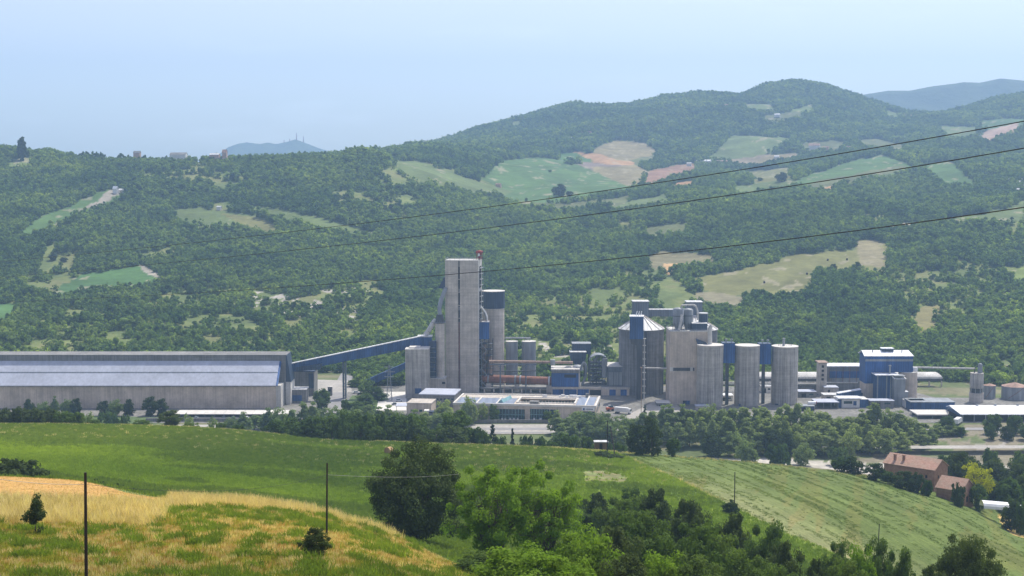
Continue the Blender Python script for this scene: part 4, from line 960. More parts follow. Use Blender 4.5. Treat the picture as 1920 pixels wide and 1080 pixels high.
for i, (u, vt, w_) in enumerate(((1272, 577, 10.5), (1290, 579, 9.5))):
    c = P(u, 600, 843 + i * 2); r = w_ / F * 843
    t = empty('filter_tank', (c[0], c[1], zb + .5), ('pale round filter tank with domed top at the near corner of the block', 'pale round filter tank between its twin and the small dark tank')[i], 'filter', 'filter tanks on the concrete block')
    MB().lathe((c[0], c[1], 0), [(r, Zat(606, 845)), (r, Zat(vt + 2, 845)), (r * .8, Zat(vt, 845)), (.01, Zat(vt - 1.5, 845))], 24).build('tank', 'tank_pale' if 'tank_pale' in M else 'grey_metal', t)
    MB().lathe((c[0], c[1], 0), [(r * .55, zb + .6), (r * .6, zb + 2), (r, Zat(606, 845))], 24).build('hopper', 'grey_metal', t)
    MB().cyl((c[0], c[1], Zat(592, 845)), (c[0], c[1], Zat(591, 845)), r + .25, n=24).build('band', 'grey_dark', t)
    mb = MB()
    for k in range(8): a = k * pi / 4; mb.cyl((c[0] + cos(a) * r, c[1] + sin(a) * r, zb), (c[0] + cos(a) * r, c[1] + sin(a) * r, Zat(604, 845)), .15, n=5)
    mb.build('leg', 'grey_dark', t)
solo(MB().tube([P(1277, 578, 842), P(1278, 572.5, 842), P(1300, 571.5, 842), P(1305, 574, 842), P(1308, 584, 842), P(1308, 600, 842)], .55, .55, 10), 'arched_pipe', 'concrete_pale', 'pale arched pipe running over the round filter tanks', 'pipe')
solo(MB().tube([P(1278, 590, 840), P(1277, 602, 838.5), P(1273, 619, 838)], .8, .8, 8), 'drop_pipe', 'concrete_pale', 'pale crooked pipe dropping between the two round filter tanks', 'pipe')
c = P(1318.5, 600, 846); t = empty('dark_tank', (c[0], c[1], Zat(606, 846)), 'small dark blue round tank with pale cap beside the filter tanks', 'tank')
MB().cyl((c[0], c[1], Zat(608, 846)), (c[0], c[1], Zat(588, 846)), 2.7, n=20).build('shell', 'blue_dark', t); MB().cyl((c[0], c[1], Zat(588, 846) + .02), (c[0], c[1], Zat(586.5, 846)), 2.9, n=20).build('cap', 'roof_pale', t)
mb = MB()
for u in (1310, 1327): mb.cyl(P(u, 607, 844), P(u, 589, 844), .15, n=4)
mb.build('ladder', 'grey_metal', t)
b2 = Bd(1298, 1326.5, 607, 621, 838, 9); t = thing(b2, 'fan_house', 'grey blue box at the roof edge under the small dark tank', 'machine house'); b2.body(MB()).build('cladding', 'blue_dark', t); b2.top(MB(), .25, .15).build('roof', 'roof_pale', t)
solo(MB().tube([P(1331, 645, 834), P(1330.5, 620, 834), P(1331, 614, 834), P(1334, 611, 834)], 1.35, 1.2, 12), 'exhaust_pipe', 'concrete_pale', 'thick pale upright pipe rising beside the corner of the big block', 'pipe')

# ---- three silos in line with blue lift boxes
specs = [(1306, 1356, 646.5, 824, 'first'), (1377, 1424, 647.5, 828, 'middle'), (1446, 1496, 649, 832, 'last')]
names = ['round concrete cement silo joined to the big concrete block, dark streaks', 'round concrete cement silo between the two blue lift boxes', 'round concrete cement silo with a small stack on its roof']
for (u0, u1, vt, Y, nm), lb in zip(specs, names):
    t, c, r, z1 = silo('cement_silo', lb, u0, u1, vt, None, Y, 'concrete_streaked', 'three round silos in line', 'dust_white')
    mb = MB(); mb.cyl((c[0], c[1], z1 - .6), (c[0], c[1], z1 - .02), r + .06, n=48); mb.build('rim', 'concrete', t)
    if nm == 'last':
        MB().cyl((c[0] - .8, c[1], z1), (c[0] - .8, c[1], Zat(637.5, Y)), .75, n=10).cyl((c[0] - .8, c[1], Zat(638, Y)), (c[0] - .8, c[1], Zat(637, Y)), 1.0, n=10).build('stack', 'grey_metal', t)
        mb = MB()
        for k in range(20): a = k * pi / 10; mb.cyl((c[0] + cos(a) * r * .5, c[1] + sin(a) * r * .5, z1 + .2), (c[0] + cos(a) * r * .5, c[1] + sin(a) * r * .5, z1 + 1.4), .06, n=4)
        mb.build('railing', 'grey_metal', t)
    mb = MB(); b3 = Bd(u0 + 8, u0 + 22, 757, None, Y + 1.5, 2); b3.body(mb); mb.build('door', 'blue_dark', t)
for (u0, u1, v0, v1, Y), lb in zip(((1355.5, 1378, 644, 681, 832), (1424, 1446, 645.5, 683, 836)), ('blue lift box between the first and middle round silos, two vents on top', 'blue lift box between the middle round silo and the one with a stack')):
    b = Bd(u0, u1, v0, v1, Y, 8); t = thing(b, 'lift_box', lb, 'elevator tower', 'blue lift boxes between the silos'); b.body(MB()).build('cladding', 'blue_bright', t); b.top(MB(), .25, .1).build('roof', 'blue_dark', t)
    for f in (.3, .75):
        q = b.pt(b.L * f, 2); MB().cyl((*q, b.z1), (*q, b.z1 + 2), .28, n=7).cyl((*q, b.z1 + 1.8), (*q, b.z1 + 2.5), .75, n=8).build('vent', 'grey_metal', t)
    q = b.pt(b.L * .45, 3); MB().bx(q[0] - .9, q[0] + .9, q[1], q[1] + 2, 0, b.z0 + .02).build('shaft', 'grey_dark', t)

# ---- long white roofed shed behind
x0, x1 = P(1420, 700, 905)[0], P(1768, 700, 905)[0]
t = empty('covered_store', ((x0 + x1) / 2, 911, 0), 'long open shed with pale curved roof behind the round silos and blue building', 'shed')
mb = MB(); n = 6; ze = Zat(709.5, 905); 
for k in range(n):
    a = pi / 2 * k / n; a2 = pi / 2 * (k + 1) / n; ya, yb = 905 + 9 * (1 - cos(a)), 905 + 9 * (1 - cos(a2)); za_, zb_ = ze + 3.0 * sin(a), ze + 3.0 * sin(a2)
    mb.hexa([(x0, ya, za_ - .3), (x1 - k * .4, ya, za_ - .3), (x1 - k * .4, yb, zb_ - .3), (x0, yb, zb_ - .3), (x0, ya, za_), (x1 - k * .4, ya, za_), (x1 - k * .4, yb, zb_), (x0, yb, zb_)])
mb.build('roof', 'concrete_pale', t); MB().bx(x0, x1, 905.1, 906, ze - 1.6, ze - .32).build('beam', 'grey_dark', t)
MB().bx(x0, P(1722, 700, 905)[0], 918, 919.5, 0, ze + 1).build('rear_wall', 'concrete_dark', t)
for k in range(16): x = x0 + (x1 - x0 - 1) * k / 15; MB().bx(x, x + .8, 905.2, 906, 0, ze - 1.6).build('column', 'concrete', t)
b = Bd(1495, 1540, 722, None, 892, 8); t = thing(b, 'brick_store', 'brownish open fronted store behind the last round silo', 'shed'); b.body(MB()).build('wall', 'rust_tan2' if 'rust_tan2' in M else 'concrete_dark', t); b.top(MB(), .5, .6).build('roof', 'concrete', t)
mb = MB(); b.pan(mb, 1498, 1514, 728, 745); b.pan(mb, 1517, 1534, 738, 748); mb.build('opening', 'wood_hut', t)
# pipes
t = empty('pipe_rack', (P(1495, 718, 880)[0], 880, 0), 'horizontal pipe rack running from the last silo to the blue tower', 'pipes')
for i, v in enumerate((717, 719.8, 722.4)): MB().cyl(P(1345, v, 884 + i), P(1612 if i else 1608, v + .4, 884 + i), .42, n=8).build('pipe', ('concrete_pale', 'grey_metal', 'grey_dark')[i], t)
for u in (1362, 1436, 1500, 1532, 1565, 1600): p = P(u, 730, 886); MB().bx(p[0] - .3, p[0] + .3, 884, 888, 0, Zat(723, 886)).build('support', 'grey_dark', t)
# stair tower
b = Bd(1536.5, 1550, 681, None, 872, 9, 0); t = thing(b, 'stair_tower', 'slim concrete stair tower with square openings and flat yellowish roof', 'tower')
b.body(MB()).build('wall', 'concrete', t); b.top(MB(), .5, .9).build('roof', 'rust_tan', t)
mb = MB()
for k in range(4): b.pan(mb, 1540, 1544.5, 685 + k * 8, 689.5 + k * 8, .05)
mb.build('opening', 'dark', t)
# blue banded hall
b = Bd(1550, 1620, 687.5, None, 884, 14, 0); t = thing(b, 'crusher_hall', 'blue and grey clad hall between the stair tower and the tall blue building', 'building')
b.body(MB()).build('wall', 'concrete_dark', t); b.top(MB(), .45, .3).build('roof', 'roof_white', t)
b.pan(MB(), 1554, 1618, 689, 695, .1).build('upper_panel', 'blue_grey', t); b.pan(MB(), 1554, 1618, 696, 708.5, .12).build('panel', 'blue_bright', t)
mb = MB()
for k in range(6): b.pan(mb, 1554 + k * 12.8, 1554.6 + k * 12.8, 688.5, 716, .3)
mb.build('mullion', 'rust', t); b.pan(MB(), 1560, 1612, 709, 717, .1).build('lower_panel', 'grey_metal', t)
b = Bd(1546, 1572, 727, None, 866, 9); t = thing(b, 'pump_house', 'low grey block below the slim stair tower', 'building'); b.body(MB()).build('wall', 'concrete', t); b.top(MB(), .3, .2).build('roof', 'roof_bluish', t); b.pan(MB(), 1552, 1556, 731, 742, .05).build('door', 'dark', t)
p0, p1 = P(1571, 738.5, 841), P(1615, 731, 845)
t = empty('feed_conveyor', (p0[0], p0[1], 0), 'short blue conveyor with white roof sloping up to the tall blue building', 'conveyor')
MB().hexa([(p0[0], 841, p0[2] - 4), (p1[0], 845, p1[2] - 6.5), (p1[0], 849, p1[2] - 6.5), (p0[0], 845, p0[2] - 4), p0, p1, (p1[0], 849, p1[2]), (p0[0], 845, p0[2])]).build('cladding', 'blue_panel', t)
MB().hexa([(p0[0], 840.7, p0[2] + .02), (p1[0], 844.7, p1[2] + .02), (p1[0], 849.3, p1[2] + .02), (p0[0], 845.3, p0[2] + .02), (p0[0], 840.7, p0[2] + .4), (p1[0], 844.7, p1[2] + .4), (p1[0], 849.3, p1[2] + .4), (p0[0], 845.3, p0[2] + .4)]).build('roof', 'roof_white', t)
b = Bd(1571, 1628, 748.5, None, 824, 12); t = thing(b, 'control_building', 'low white and blue building with a white roof below the sloping conveyor', 'building')
b.body(MB()).build('wall', 'plaster_white', t); h = Bd(1572.5, 1615, 747.8, 748.4, 823, 9); h.top(MB(), .4, .2).build('roof', 'roof_white', t)
mb = MB(); b.pan(mb, 1571, 1578, 749, 766, .1); b.pan(mb, 1600, 1606, 752, 760, .1); b.pan(mb, 1612, 1628, 749, 764, .1); mb.build('panel', 'blue_panel', t); b.pan(MB(), 1582, 1598, 752, 757, .08).build('window', 'glass', t)
b = Bd(1530, 1573, 755, None, 820, 12); t = thing(b, 'truck_shelter', 'flat blue grey roofed shelter beside the white roofed control building', 'shelter')
b.top(MB(), .4, .2).build('roof', 'roof_bluish', t); mb = MB(); mb.box(b.pt(0, b.d - .4), b.L, .3, 0, b.z1 - .03, b.ax, b.ay); mb.build('rear_wall', 'grey_dark', t)
for f in (0.02, .33, .66, .97): q = b.pt(b.L * f, .2); MB().cyl((*q, 0), (*q, b.z1 - .02), .15, n=5).build('post', 'grey_metal', t)
c0, c1 = P(1515, 755.5, 818), P(1529.5, 755.5, 818); t = empty('water_tank', (c0[0], 818, 0), 'small white lying tank with rusty end behind the poplars', 'tank'); MB().cyl(c0, c1, 1.05, n=14).build('shell', 'white_paint', t); MB().cyl((c1[0] + .01, c1[1], c1[2]), (c1[0] + .4, c1[1], c1[2]), .95, n=14).build('end_cap', 'red_paint', t)
for f in (.2, .8): x = c0[0] + (c1[0] - c0[0]) * f; MB().bx(x - .3, x + .3, 817.4, 818.6, 0, c0[2] - .95).build('saddle', 'concrete', t)

# ---- clutter between the silos and the blue tower
for (u0, u1, vt, Y, d, m, rm, lb) in ((1428, 1447, 725, 880, 8, 'plaster_white', 'roof_pale', 'white walled shed seen between the middle silo and the one with a stack'), (1498, 1530, 735, 862, 9, 'concrete_dark', 'roof_bluish', 'low grey shed behind the white lying tank'), (1352, 1374, 742, 850, 8, 'plaster_white', 'roof_white', 'small white shed between the first and middle round silos'), (1576, 1618, 738, 852, 9, 'blue_panel', 'blue_dark', 'deep blue low shed under the sloping feed conveyor'),
  (1500, 1527, 762, 812, 6, 'blue_dark', 'grey_metal', 'dark low shed in front of the white lying tank'), (1632, 1676, 752, 822, 8, 'concrete_dark', 'roof_bluish', 'low grey annex at the foot of the tall blue building'), (1698, 1712, 752, 823, 7, 'plaster_white', 'roof_pale', 'small pale annex beside the round silo foot'), (1545, 1574, 741, 850, 8, 'concrete', 'roof_pale', 'small concrete shed below the pump house'), (1232, 1256, 756, 830, 10, 'concrete_dark', 'dust_white', 'low shed with pale roof beside the big concrete block'), (1306, 1330, 762, 815, 6, 'concrete', 'roof_bluish', 'low concrete annex at the foot of the first round silo')):
    b = Bd(u0, u1, vt, None, Y, d); t = thing(b, 'small_shed', lb, 'shed'); b.body(MB()).build('wall', m, t); b.top(MB(), .3, .4).build('roof', rm, t)
    b.pan(MB(), u0 + (u1 - u0) * .15, u0 + (u1 - u0) * .42, vt + 3, vt + 14, .06).build('door', 'dark', t)
    b.pan(MB(), u0 + (u1 - u0) * .6, u0 + (u1 - u0) * .85, vt + 3, vt + 6, .06).build('window', 'glass', t)
# ---- tall blue building
b = Bd(1622, 1643, 667, 719, 846, 14); 
t = thing((P(1667, 720, 850)[0], 852, 0), 'packing_tower', 'tall bright blue building with a gleaming white ridged roof', 'building')
b.body(MB()).build('cladding', 'blue_bright', t, 'narrow deep blue bay reaching lower than the rest')
b.body(MB(), .4, -.4, b.z0 + .02).build('base', 'concrete_warm', t)
b4 = Bd(1643.2, 1712, 668, 698, 845.5, 14); b4.body(MB()).build('upper_cladding', 'blue_bright', t)
mb = MB(); b.pan(mb, 1622, 1643, 673.5, 677.5, .12); b4.pan(mb, 1643.2, 1712, 673.5, 677.5, .12); mb.build('grey_band', 'grey_metal', t)
b.pan(MB(), 1642.6, 1643.6, 668, 719, .3).build('downpipe', 'dark', t)
z = Zat(668, 846); xa, xb = P(1620.5, 668, 845)[0], P(1713.5, 668, 845)[0]
mb = MB(); mb.hexa([(xa, 844.8, z), (xb, 844.8, z), (xb - 1.2, 853, z + 2.5), (xa + .2, 853, z + 2.5), (xa, 844.8, z + .35), (xb, 844.8, z + .35), (xb - 1.2, 853, z + 2.9), (xa + .2, 853, z + 2.9)])
mb.hexa([(xa + .2, 853.02, z + 2.5), (xb - 1.2, 853.02, z + 2.5), (xb, 861, z), (xa, 861, z), (xa + .2, 853.02, z + 2.9), (xb - 1.2, 853.02, z + 2.9), (xb, 861, z + .35), (xa, 861, z + .35)]); mb.build('roof', 'roof_white', t)
xv0, xv1 = P(1654, 660, 851)[0], P(1675, 660, 851)[0]; MB().bx(xv0, xv1, 850.5, 855.5, z + 1.5, z + 3.9).build('roof_vent', 'blue_dark', t); MB().bx(xv0 - .3, xv1 + .3, 850.2, 855.8, z + 3.92, z + 4.3).build('vent_lid', 'roof_white', t)
mb = MB()
for u in (1636, 1691): p = P(u, 663, 850); mb.cyl((p[0], 850, z + 1), (p[0], 850, z + 3.6), .3, n=7)
mb.build('roof_pipe', 'grey_dark', t)
t, c, r, z1 = silo('round_silo', 'plain round concrete silo directly under the tall blue building', 1684, 1719, 697, None, 843, 'concrete_warm')
b = Bd(1643.5, 1679, 703.5, None, 838, 10); t = thing(b, 'bagging_building', 'blue block with pale vertical strips and white roof before the round silo', 'building')
b.body(MB()).build('cladding', 'blue_panel', t)
h = Bd(1642.5, 1686, 703, 704, 836, 13); h.top(MB(), .45, .2, z=b.z1 + .03).build('roof', 'roof_white', t); q = b.pt(b.L * .75, 3); MB().cyl((*q, b.z1 + .3), (*q, b.z1 + 5.5), .5, n=8).cyl((*q, b.z1 + 5), (*q, b.z1 + 5.7), .9, n=8).build('stack', 'grey_metal', t)
mb = MB(); 
for u in (1644, 1661, 1668.5): b.pan(mb, u, u + 2.2, 704.5, 757, .25)
mb.build('strip', 'grey_metal', t)
b = Bd(1677, 1697, 711, None, 832, 8); t = thing(b, 'bin_tower', 'slim ribbed grey bin with pale sloping lid before the round silo', 'tower')
mb = MB(); b.body(mb)
for k in range(8): mb.box(b.pt(-.12, -.12), b.L + .24, b.d + .24, 3 + k * 2.1, 3.25 + k * 2.1, b.ax, b.ay)
mb.build('wall', 'grey_metal', t); q = b.z1
MB().hexa([(*b.pt(-.6, -.6), q), (*b.pt(b.L + .6, -.6), q), (*b.pt(b.L - .3, b.d), q + 1.5), (*b.pt(-.6, b.d), q + 1.5), (*b.pt(-.6, -.6), q + .4), (*b.pt(b.L + .6, -.6), q + .4), (*b.pt(b.L - .3, b.d), q + 1.9), (*b.pt(-.6, b.d), q + 1.9)]).build('roof', 'roof_pale', t)
h = Bd(1697, 1702, 735, None, 833, 5); h.body(MB()).build('side_box', 'grey_metal', t); h.top(MB(), .3, .3).build('side_roof', 'roof_white', t)

# ---- pipe bridge and loading silo
t = empty('pipe_bridge', P(1715, 689, 850), 'long thin pipe bridge from the blue building to the loading silo', 'pipe')
MB().cyl(P(1714, 688.5, 850), P(1829, 691, 850), .5, n=8).build('pipe', 'concrete_pale', t); MB().bx(P(1712, 690, 849)[0], P(1720, 690, 849)[0], 848, 852, Zat(695, 850), Zat(688, 850)).build('end_box', 'white_paint', t)
mb = MB(); A = np.array(P(1720, 690.4, 850)); Bq = np.array(P(1826, 692.6, 850)); mb.cyl(A, Bq, .15, n=4)
for k in range(24): f = A + (Bq - A) * k / 23; mb.cyl(f, f + (0, 0, .8), .08, n=4)
mb.build('truss', 'grey_metal', t)
cc = P(1831, 730, 845); r = 12.4 / F * 845; t = empty('loading_silo', (cc[0], cc[1], 0), 'slim concrete loading silo with a small tank on top beside the rusty tanks', 'silo')
MB().cyl((cc[0], cc[1], Zat(727, 845)), (cc[0], cc[1], Zat(699, 845)), r, n=28).build('shell', 'concrete_streaked', t); MB().cyl((cc[0], cc[1], -.3), (cc[0], cc[1], Zat(736, 845)), r + .3, n=28).build('base', 'concrete', t)
mb = MB(); mb.cyl((cc[0], cc[1], Zat(736, 845)), (cc[0], cc[1], Zat(727, 845)), r * .8, n=20); mb.build('waist', 'grey_dark', t); mb = MB()
for k in range(8): a = k * pi / 4 + .3; mb.cyl((cc[0] + cos(a) * (r - .3), cc[1] + sin(a) * (r - .3), Zat(736, 845)), (cc[0] + cos(a) * (r - .3), cc[1] + sin(a) * (r - .3), Zat(727, 845)), .3, n=6)
mb.build('column', 'grey_metal', t)
MB().lathe((cc[0] + 1.8, cc[1], 0), [(1.4, Zat(699, 845)), (1.4, Zat(684, 845)), (.9, Zat(681.5, 845)), (.01, Zat(681, 845))], 16).build('top_tank', 'grey_metal', t)
MB().tube([(cc[0] - 1.6, cc[1], Zat(699, 845)), (cc[0] - 1.2, cc[1], Zat(690, 845)), (cc[0] + .4, cc[1], Zat(686, 845))], .25, .25, 6).build('filter_pipe', 'dark', t)
for i, (u0, u1, vt, vb, Y) in enumerate(((1843, 1866, 724, None, 856), (1878, 1926, 727, None, 850))):
    cu = (u0 + u1) / 2; r = (u1 - u0) / 2 / F * Y; c = P(cu, 745, Y + r); z1 = Zat(vt, Y)
    t = empty('fuel_tank', (c[0], c[1], 0), ('smaller pale steel tank with cone roof beside the loading silo', 'wide pale steel tank with rusty cone roof above the white roofed shed')[i], 'tank', 'pale steel tanks')
    MB().cyl((c[0], c[1], 0), (c[0], c[1], z1), r, n=36).build('shell', 'tank_pale' if 'tank_pale' in M else 'grey_metal', t); MB().cyl((c[0], c[1], z1 + .02), (c[0], c[1], z1 + r * .28), r + .15, .3, 36).build('cone_roof', 'rust_roof', t)
    mb = MB(); mb.tube([(c[0] + r * cos(a), c[1] - r * abs(sin(a)) - .3, 1 + (z1 - 1) * k / 8) for k, a in enumerate(np.linspace(2.4, 1.2, 9))], .12, n=4); mb.build('stair', 'rust', t)
# blue low building and canopy
b = Bd(1708, 1790, 755, None, 813, 14); t = thing(b, 'loading_hall', 'low deep blue hall with grey roof below the loading silo', 'building')
b.body(MB()).build('cladding', 'blue_panel', t); b.top(MB(), .5, .3).build('roof', 'grey_metal', t)
h = Bd(1706, 1735, 752.5, 755, 818, 6); h.body(MB(), z0=b.z1 + .5).build('roof_step', 'plaster_white', t)
x0, x1 = P(1716, 778, 790)[0], P(1776, 778, 790)[0]; z = Zat(775, 793)
t = empty('loading_canopy', ((x0 + x1) / 2, 795, 0), 'broad white flat canopy in front of the low blue hall', 'canopy')
MB().hexa([(x0, 786, z), (x1 - 1, 786, z), (x1 + 4, 802, z), (x0, 802, z), (x0, 786, z + .6), (x1 - 1, 786, z + .6), (x1 + 4, 802, z + .6), (x0, 802, z + .6)]).build('roof', 'dust_white', t)
for x in (x0 + .5, (x0 + x1) / 2, x1 - 2): 
    for y in (787, 800): MB().cyl((x, y, 0), (x, y, z), .2, n=6).build('post', 'grey_metal', t)
MB().bx(x0 + 1, x1 - 2, 799, 800, 0, z - .01).build('rear_wall', 'grey_dark', t)
# large shed
x0, x1 = P(1802, 777, 777)[0], 420; z0, z1 = Zat(777.5, 777), Zat(761, 790)
t = empty('product_warehouse', (x0 + 25, 790, 0), 'big blue walled shed with a pale roof in front of the steel tanks', 'warehouse')
MB().bx(x0, x1, 777.4, 803, 4.0, z0 - .05).build('cladding', 'blue_panel', t); MB().bx(x0 + 1, x1, 779, 802, 0, 4.02).build('base', 'dark', t)
mb = MB(); mb.hexa([(x0 - .3, 776.6, z0 - .1), (x1, 776.6, z0 - .1), (x1, 790, z1), (x0 - 2.8 + .0, 790, z1), (x0 - .3, 776.6, z0 + .3), (x1, 776.6, z0 + .3), (x1, 790, z1 + .4), (x0 - 2.8, 790, z1 + .4)])
mb.hexa([(x0 - 2.8, 790.02, z1), (x1, 790.02, z1), (x1, 803.5, z0), (x0 - .3, 803.5, z0), (x0 - 2.8, 790.02, z1 + .4), (x1, 790.02, z1 + .4), (x1, 803.5, z0 + .3), (x0 - .3, 803.5, z0 + .3)]); mb.build('roof', 'roof_whiteblue' if 'roof_whiteblue' in M else 'roof_white', t)
mb = MB(); mb.add([(x0 - .25, 777, 3), (x0 - .25, 803, 3), (x0 - .25, 803, z0 - .1), (x0 - 2.6, 790, z1 - .1), (x0 - .25, 777, z0 - .1)], [(0, 1, 2, 3, 4)]); mb.add([(x0 - .02, 777, 3), (x0 - .02, 803, 3), (x0 - .02, 803, z0 - .1), (x0 - .02, 790, z1 - .1), (x0 - .02, 777, z0 - .1)], [(4, 3, 2, 1, 0)]); mb.build('gable_end', 'blue_panel', t)
for u in (1832, 1866, 1908): p = P(u, 760, 790); MB().cyl((p[0], 790, z1), (p[0], 790, z1 + 1), .8, n=8).build('roof_vent', 'grey_metal', t)
for k in range(10): x = x0 + 1 + k * 6.4; MB().bx(x, x + .5, 777.5, 778, 0, 4.05).build('column', 'grey_metal', t)

# ---- courtyard office building
YO = 786; yaw = 7.5
b = Bd(850, 1117, 760, None, YO, 34, yaw); zf = b.z1; OB = b
t = thing(b, 'office_building', 'low flat roofed courtyard office with glass front and turquoise skylight', 'office building')
L = b.L; a0, a1 = b.dist(968), b.dist(1074); d0, d1 = 8, 25
mb = MB()
mb.box(b.pt(0, 0), L, d0, -.3, zf, b.ax, b.ay); mb.box(b.pt(0, d1), L, b.d - d1, -.3, zf, b.ax, b.ay)
mb.box(b.pt(0, d0), a0, d1 - d0, -.3, zf - .01, b.ax, b.ay); mb.box(b.pt(a1, d0), L - a1, d1 - d0, -.3, zf - .01, b.ax, b.ay); mb.build('wall', 'concrete_warm', t)
# parapet rims
mb = MB()
for (a, q, l, d_) in ((-.3, -.3, L + .6, 1.0), (-.3, b.d - .7, L + .6, 1.0), (-.3, .7, 1, b.d - 1.4), (L - .7, .7, 1, b.d - 1.4), (a0 - .9, d0, .9, d1 - d0), (a1, d0, .9, d1 - d0)): mb.box(b.pt(a, q), l, d_, zf - .5, zf + .7, b.ax, b.ay)
mb.box(b.pt(a0 - .9, d1), a1 - a0 + 1.8, .9, zf - .5, zf + .69, b.ax, b.ay); mb.box(b.pt(a0 - .9, d0 - .9), a1 - a0 + 1.8, .9, zf - .5, zf + .69, b.ax, b.ay); mb.build('parapet', 'dust_white', t)
mb = MB(); mb.box(b.pt(1, 1), a0 - 3, 21, zf + .02, zf + .25, b.ax, b.ay); mb.box(b.pt(a1 + 1.2, 1), L - a1 - 2.6, b.d - 3, zf + .02, zf + .25, b.ax, b.ay); mb.build('roof', 'roof_panel', t)
mb = MB(); mb.box(b.pt(1, 22.6), L - 2, b.d - 23.6, zf + .02, zf + .2, b.ax, b.ay); mb.box(b.pt(a0, 1), a1 - a0, 6, zf + .02, zf + .2, b.ax, b.ay); mb.build('roof_gravel', 'concrete', t)
mb = MB()
for a in (12.5, 24, a1 + (L - a1) * .5): mb.box(b.pt(a, .8), .8, 21.6 if a < 30 else b.d - 2, zf + .26, zf + .7, b.ax, b.ay)
mb.build('roof_rib', 'dust_white', t)
c0 = b.dist(931)
MB().hexa([(*b.pt(c0, 6), zf + .3), (*b.pt(c0 + 3, 6), zf + .3), (*b.pt(c0 + 6, 22), zf + .3), (*b.pt(c0 + 3, 22), zf + .3), (*b.pt(c0 + 1, 6), zf + 1.5), (*b.pt(c0 + 2, 6), zf + 2.0), (*b.pt(c0 + 5, 22), zf + 2.0), (*b.pt(c0 + 4, 22), zf + 1.5)]).build('skylight', 'skylight', t)
MB().box(b.pt(a0, d0), a1 - a0, d1 - d0, .2, .3, b.ax, b.ay).build('courtyard_floor', 'blue_grey', t)
mb = MB()
for k in range(16): mb.box(b.pt(a0 + 1 + k * (a1 - a0 - 2) / 16, d1 - .12), (a1 - a0 - 2) / 16 - .5, .2, 1.5, zf - 1.2, b.ax, b.ay)
mb.build('courtyard_window', 'glass', t)
# glass front bays
mb = MB(); gl = b.dist(930); gr_ = b.dist(1048); b.pan(mb, 928, 984, 767, 788, .1); b.pan(mb, 994, 1030, 767, 788, .1); b.pan(mb, 1032, 1046, 768, 784, .1); b.pan(mb, 1088, 1116, 772, 790, .1); mb.build('glass_front', 'glass', t)
mb = MB()
for u in list(range(930, 984, 6)) + list(range(996, 1030, 5)): b.pan(mb, u, u + .5, 767, 788, .25)
b.pan(mb, 928, 984, 777, 777.8, .25); b.pan(mb, 994, 1030, 777, 777.8, .25); mb.build('mullion', 'skylight', t)
mb = MB()
for u in (940, 946, 955, 962, 969, 1000, 1012): b.pan(mb, u, u + 3.4, 783.5, 787, .3)
mb.build('awning', 'white_paint', t)
mb = MB(); b.side(mb, .1, .42, 4.2, 6.6, .1); b.side(mb, .5, .95, 4.2, 6.6, .1); b.side(mb, .12, .4, .8, 2.8, .1); mb.build('side_window', 'glass', t)
mb = MB(); b.pan(mb, 1091, 1115, 763.8, 770, .35); sg = mb.build('sign', 'white_paint', t)
mb = MB(); b.pan(mb, 1093, 1096.5, 765, 769, .45); mb.build('emblem', 'blue_panel', sg)
mb = MB(); b.pan(mb, 1098, 1112, 766.2, 768, .42); mb.build('lettering', 'blue_grey', sg)
mb = MB(); R2 = random.Random(9)
for k in range(9): q = b.pt(b.dist(998) + R2.uniform(0, 26), d1 + 3 + R2.uniform(0, 4)); s_ = R2.uniform(.5, 1.4); mb.bx(q[0], q[0] + s_ * 2, q[1], q[1] + s_, zf + .2, zf + .4 + s_)
mb.build('roof_unit', 'white_paint', t)
mb = MB(); q = b.pt(b.dist(992), 2.5); mb.box(q, 5, 3.5, zf + .21, zf + 1.9, b.ax, b.ay); q = b.pt(L - 8, b.d - 4); mb.box(q, 1.6, 1.6, zf + .2, zf + 2.6, b.ax, b.ay); mb.build('stair_head', 'concrete_dark', t)
mb = MB(); 
for k in range(5): q = b.pt(b.dist(1004) + k * 1.6, 3 + (k % 2)); mb.cyl((*q, zf + .2), (q[0] + .8, q[1], zf + 1.4), .2, n=6)
mb.build('roof_pipe', 'white_paint', t)
b5 = Bd(786, 852, 741, None, 822, 22, yaw); t = thing(b5, 'office_wing', 'flat white roofed wing between the mill block and the courtyard office', 'building')
b5.body(MB()).build('wall', 'concrete_dark', t); b5.top(MB(), .6, .3).build('roof', 'roof_bluish', t)
mb = MB()
for k in range(9): b5.pan(mb, 790 + k * 7, 794 + k * 7, 747, 750, .08)
mb.build('window', 'glass', t)
b6 = Bd(763, 808, 757, None, 792, 15, yaw); t = thing(b6, 'gatehouse', 'small concrete gatehouse with pale roof before the office wing', 'building')
b6.body(MB()).build('wall', 'concrete_warm', t); b6.top(MB(), .5, .2).build('roof', 'concrete', t); mb = MB(); b6.pan(mb, 770, 780, 768, 772, .08); b6.pan(mb, 786, 792, 768, 772, .08); mb.build('window', 'glass', t)
b7 = Bd(795, 822, 770, None, 782, 6); t = thing(b7, 'cooling_unit', 'pale and blue machinery unit standing before the gatehouse', 'machine'); h = Bd(795, 804, 770, None, 782, 5); h.body(MB()).build('housing', 'plaster_white', t); h = Bd(804.2, 822, 772, None, 782, 5); h.body(MB()).build('frame', 'blue_dark', t)
mb = MB(); R2 = random.Random(3)
for k in range(8): h.pan(mb, 805 + k * 2, 806.4 + k * 2, 773 + R2.uniform(0, 3), 778 + R2.uniform(0, 6), .2)
mb.build('grille', 'grey_metal', t)
b8 = Bd(742, 764, 762, None, 795, 10); t = thing(b8, 'entrance_canopy', 'thin grey green canopy roof beside the gatehouse', 'canopy'); b8.top(MB(), .3, .1).build('roof', 'roof_bluish', t)
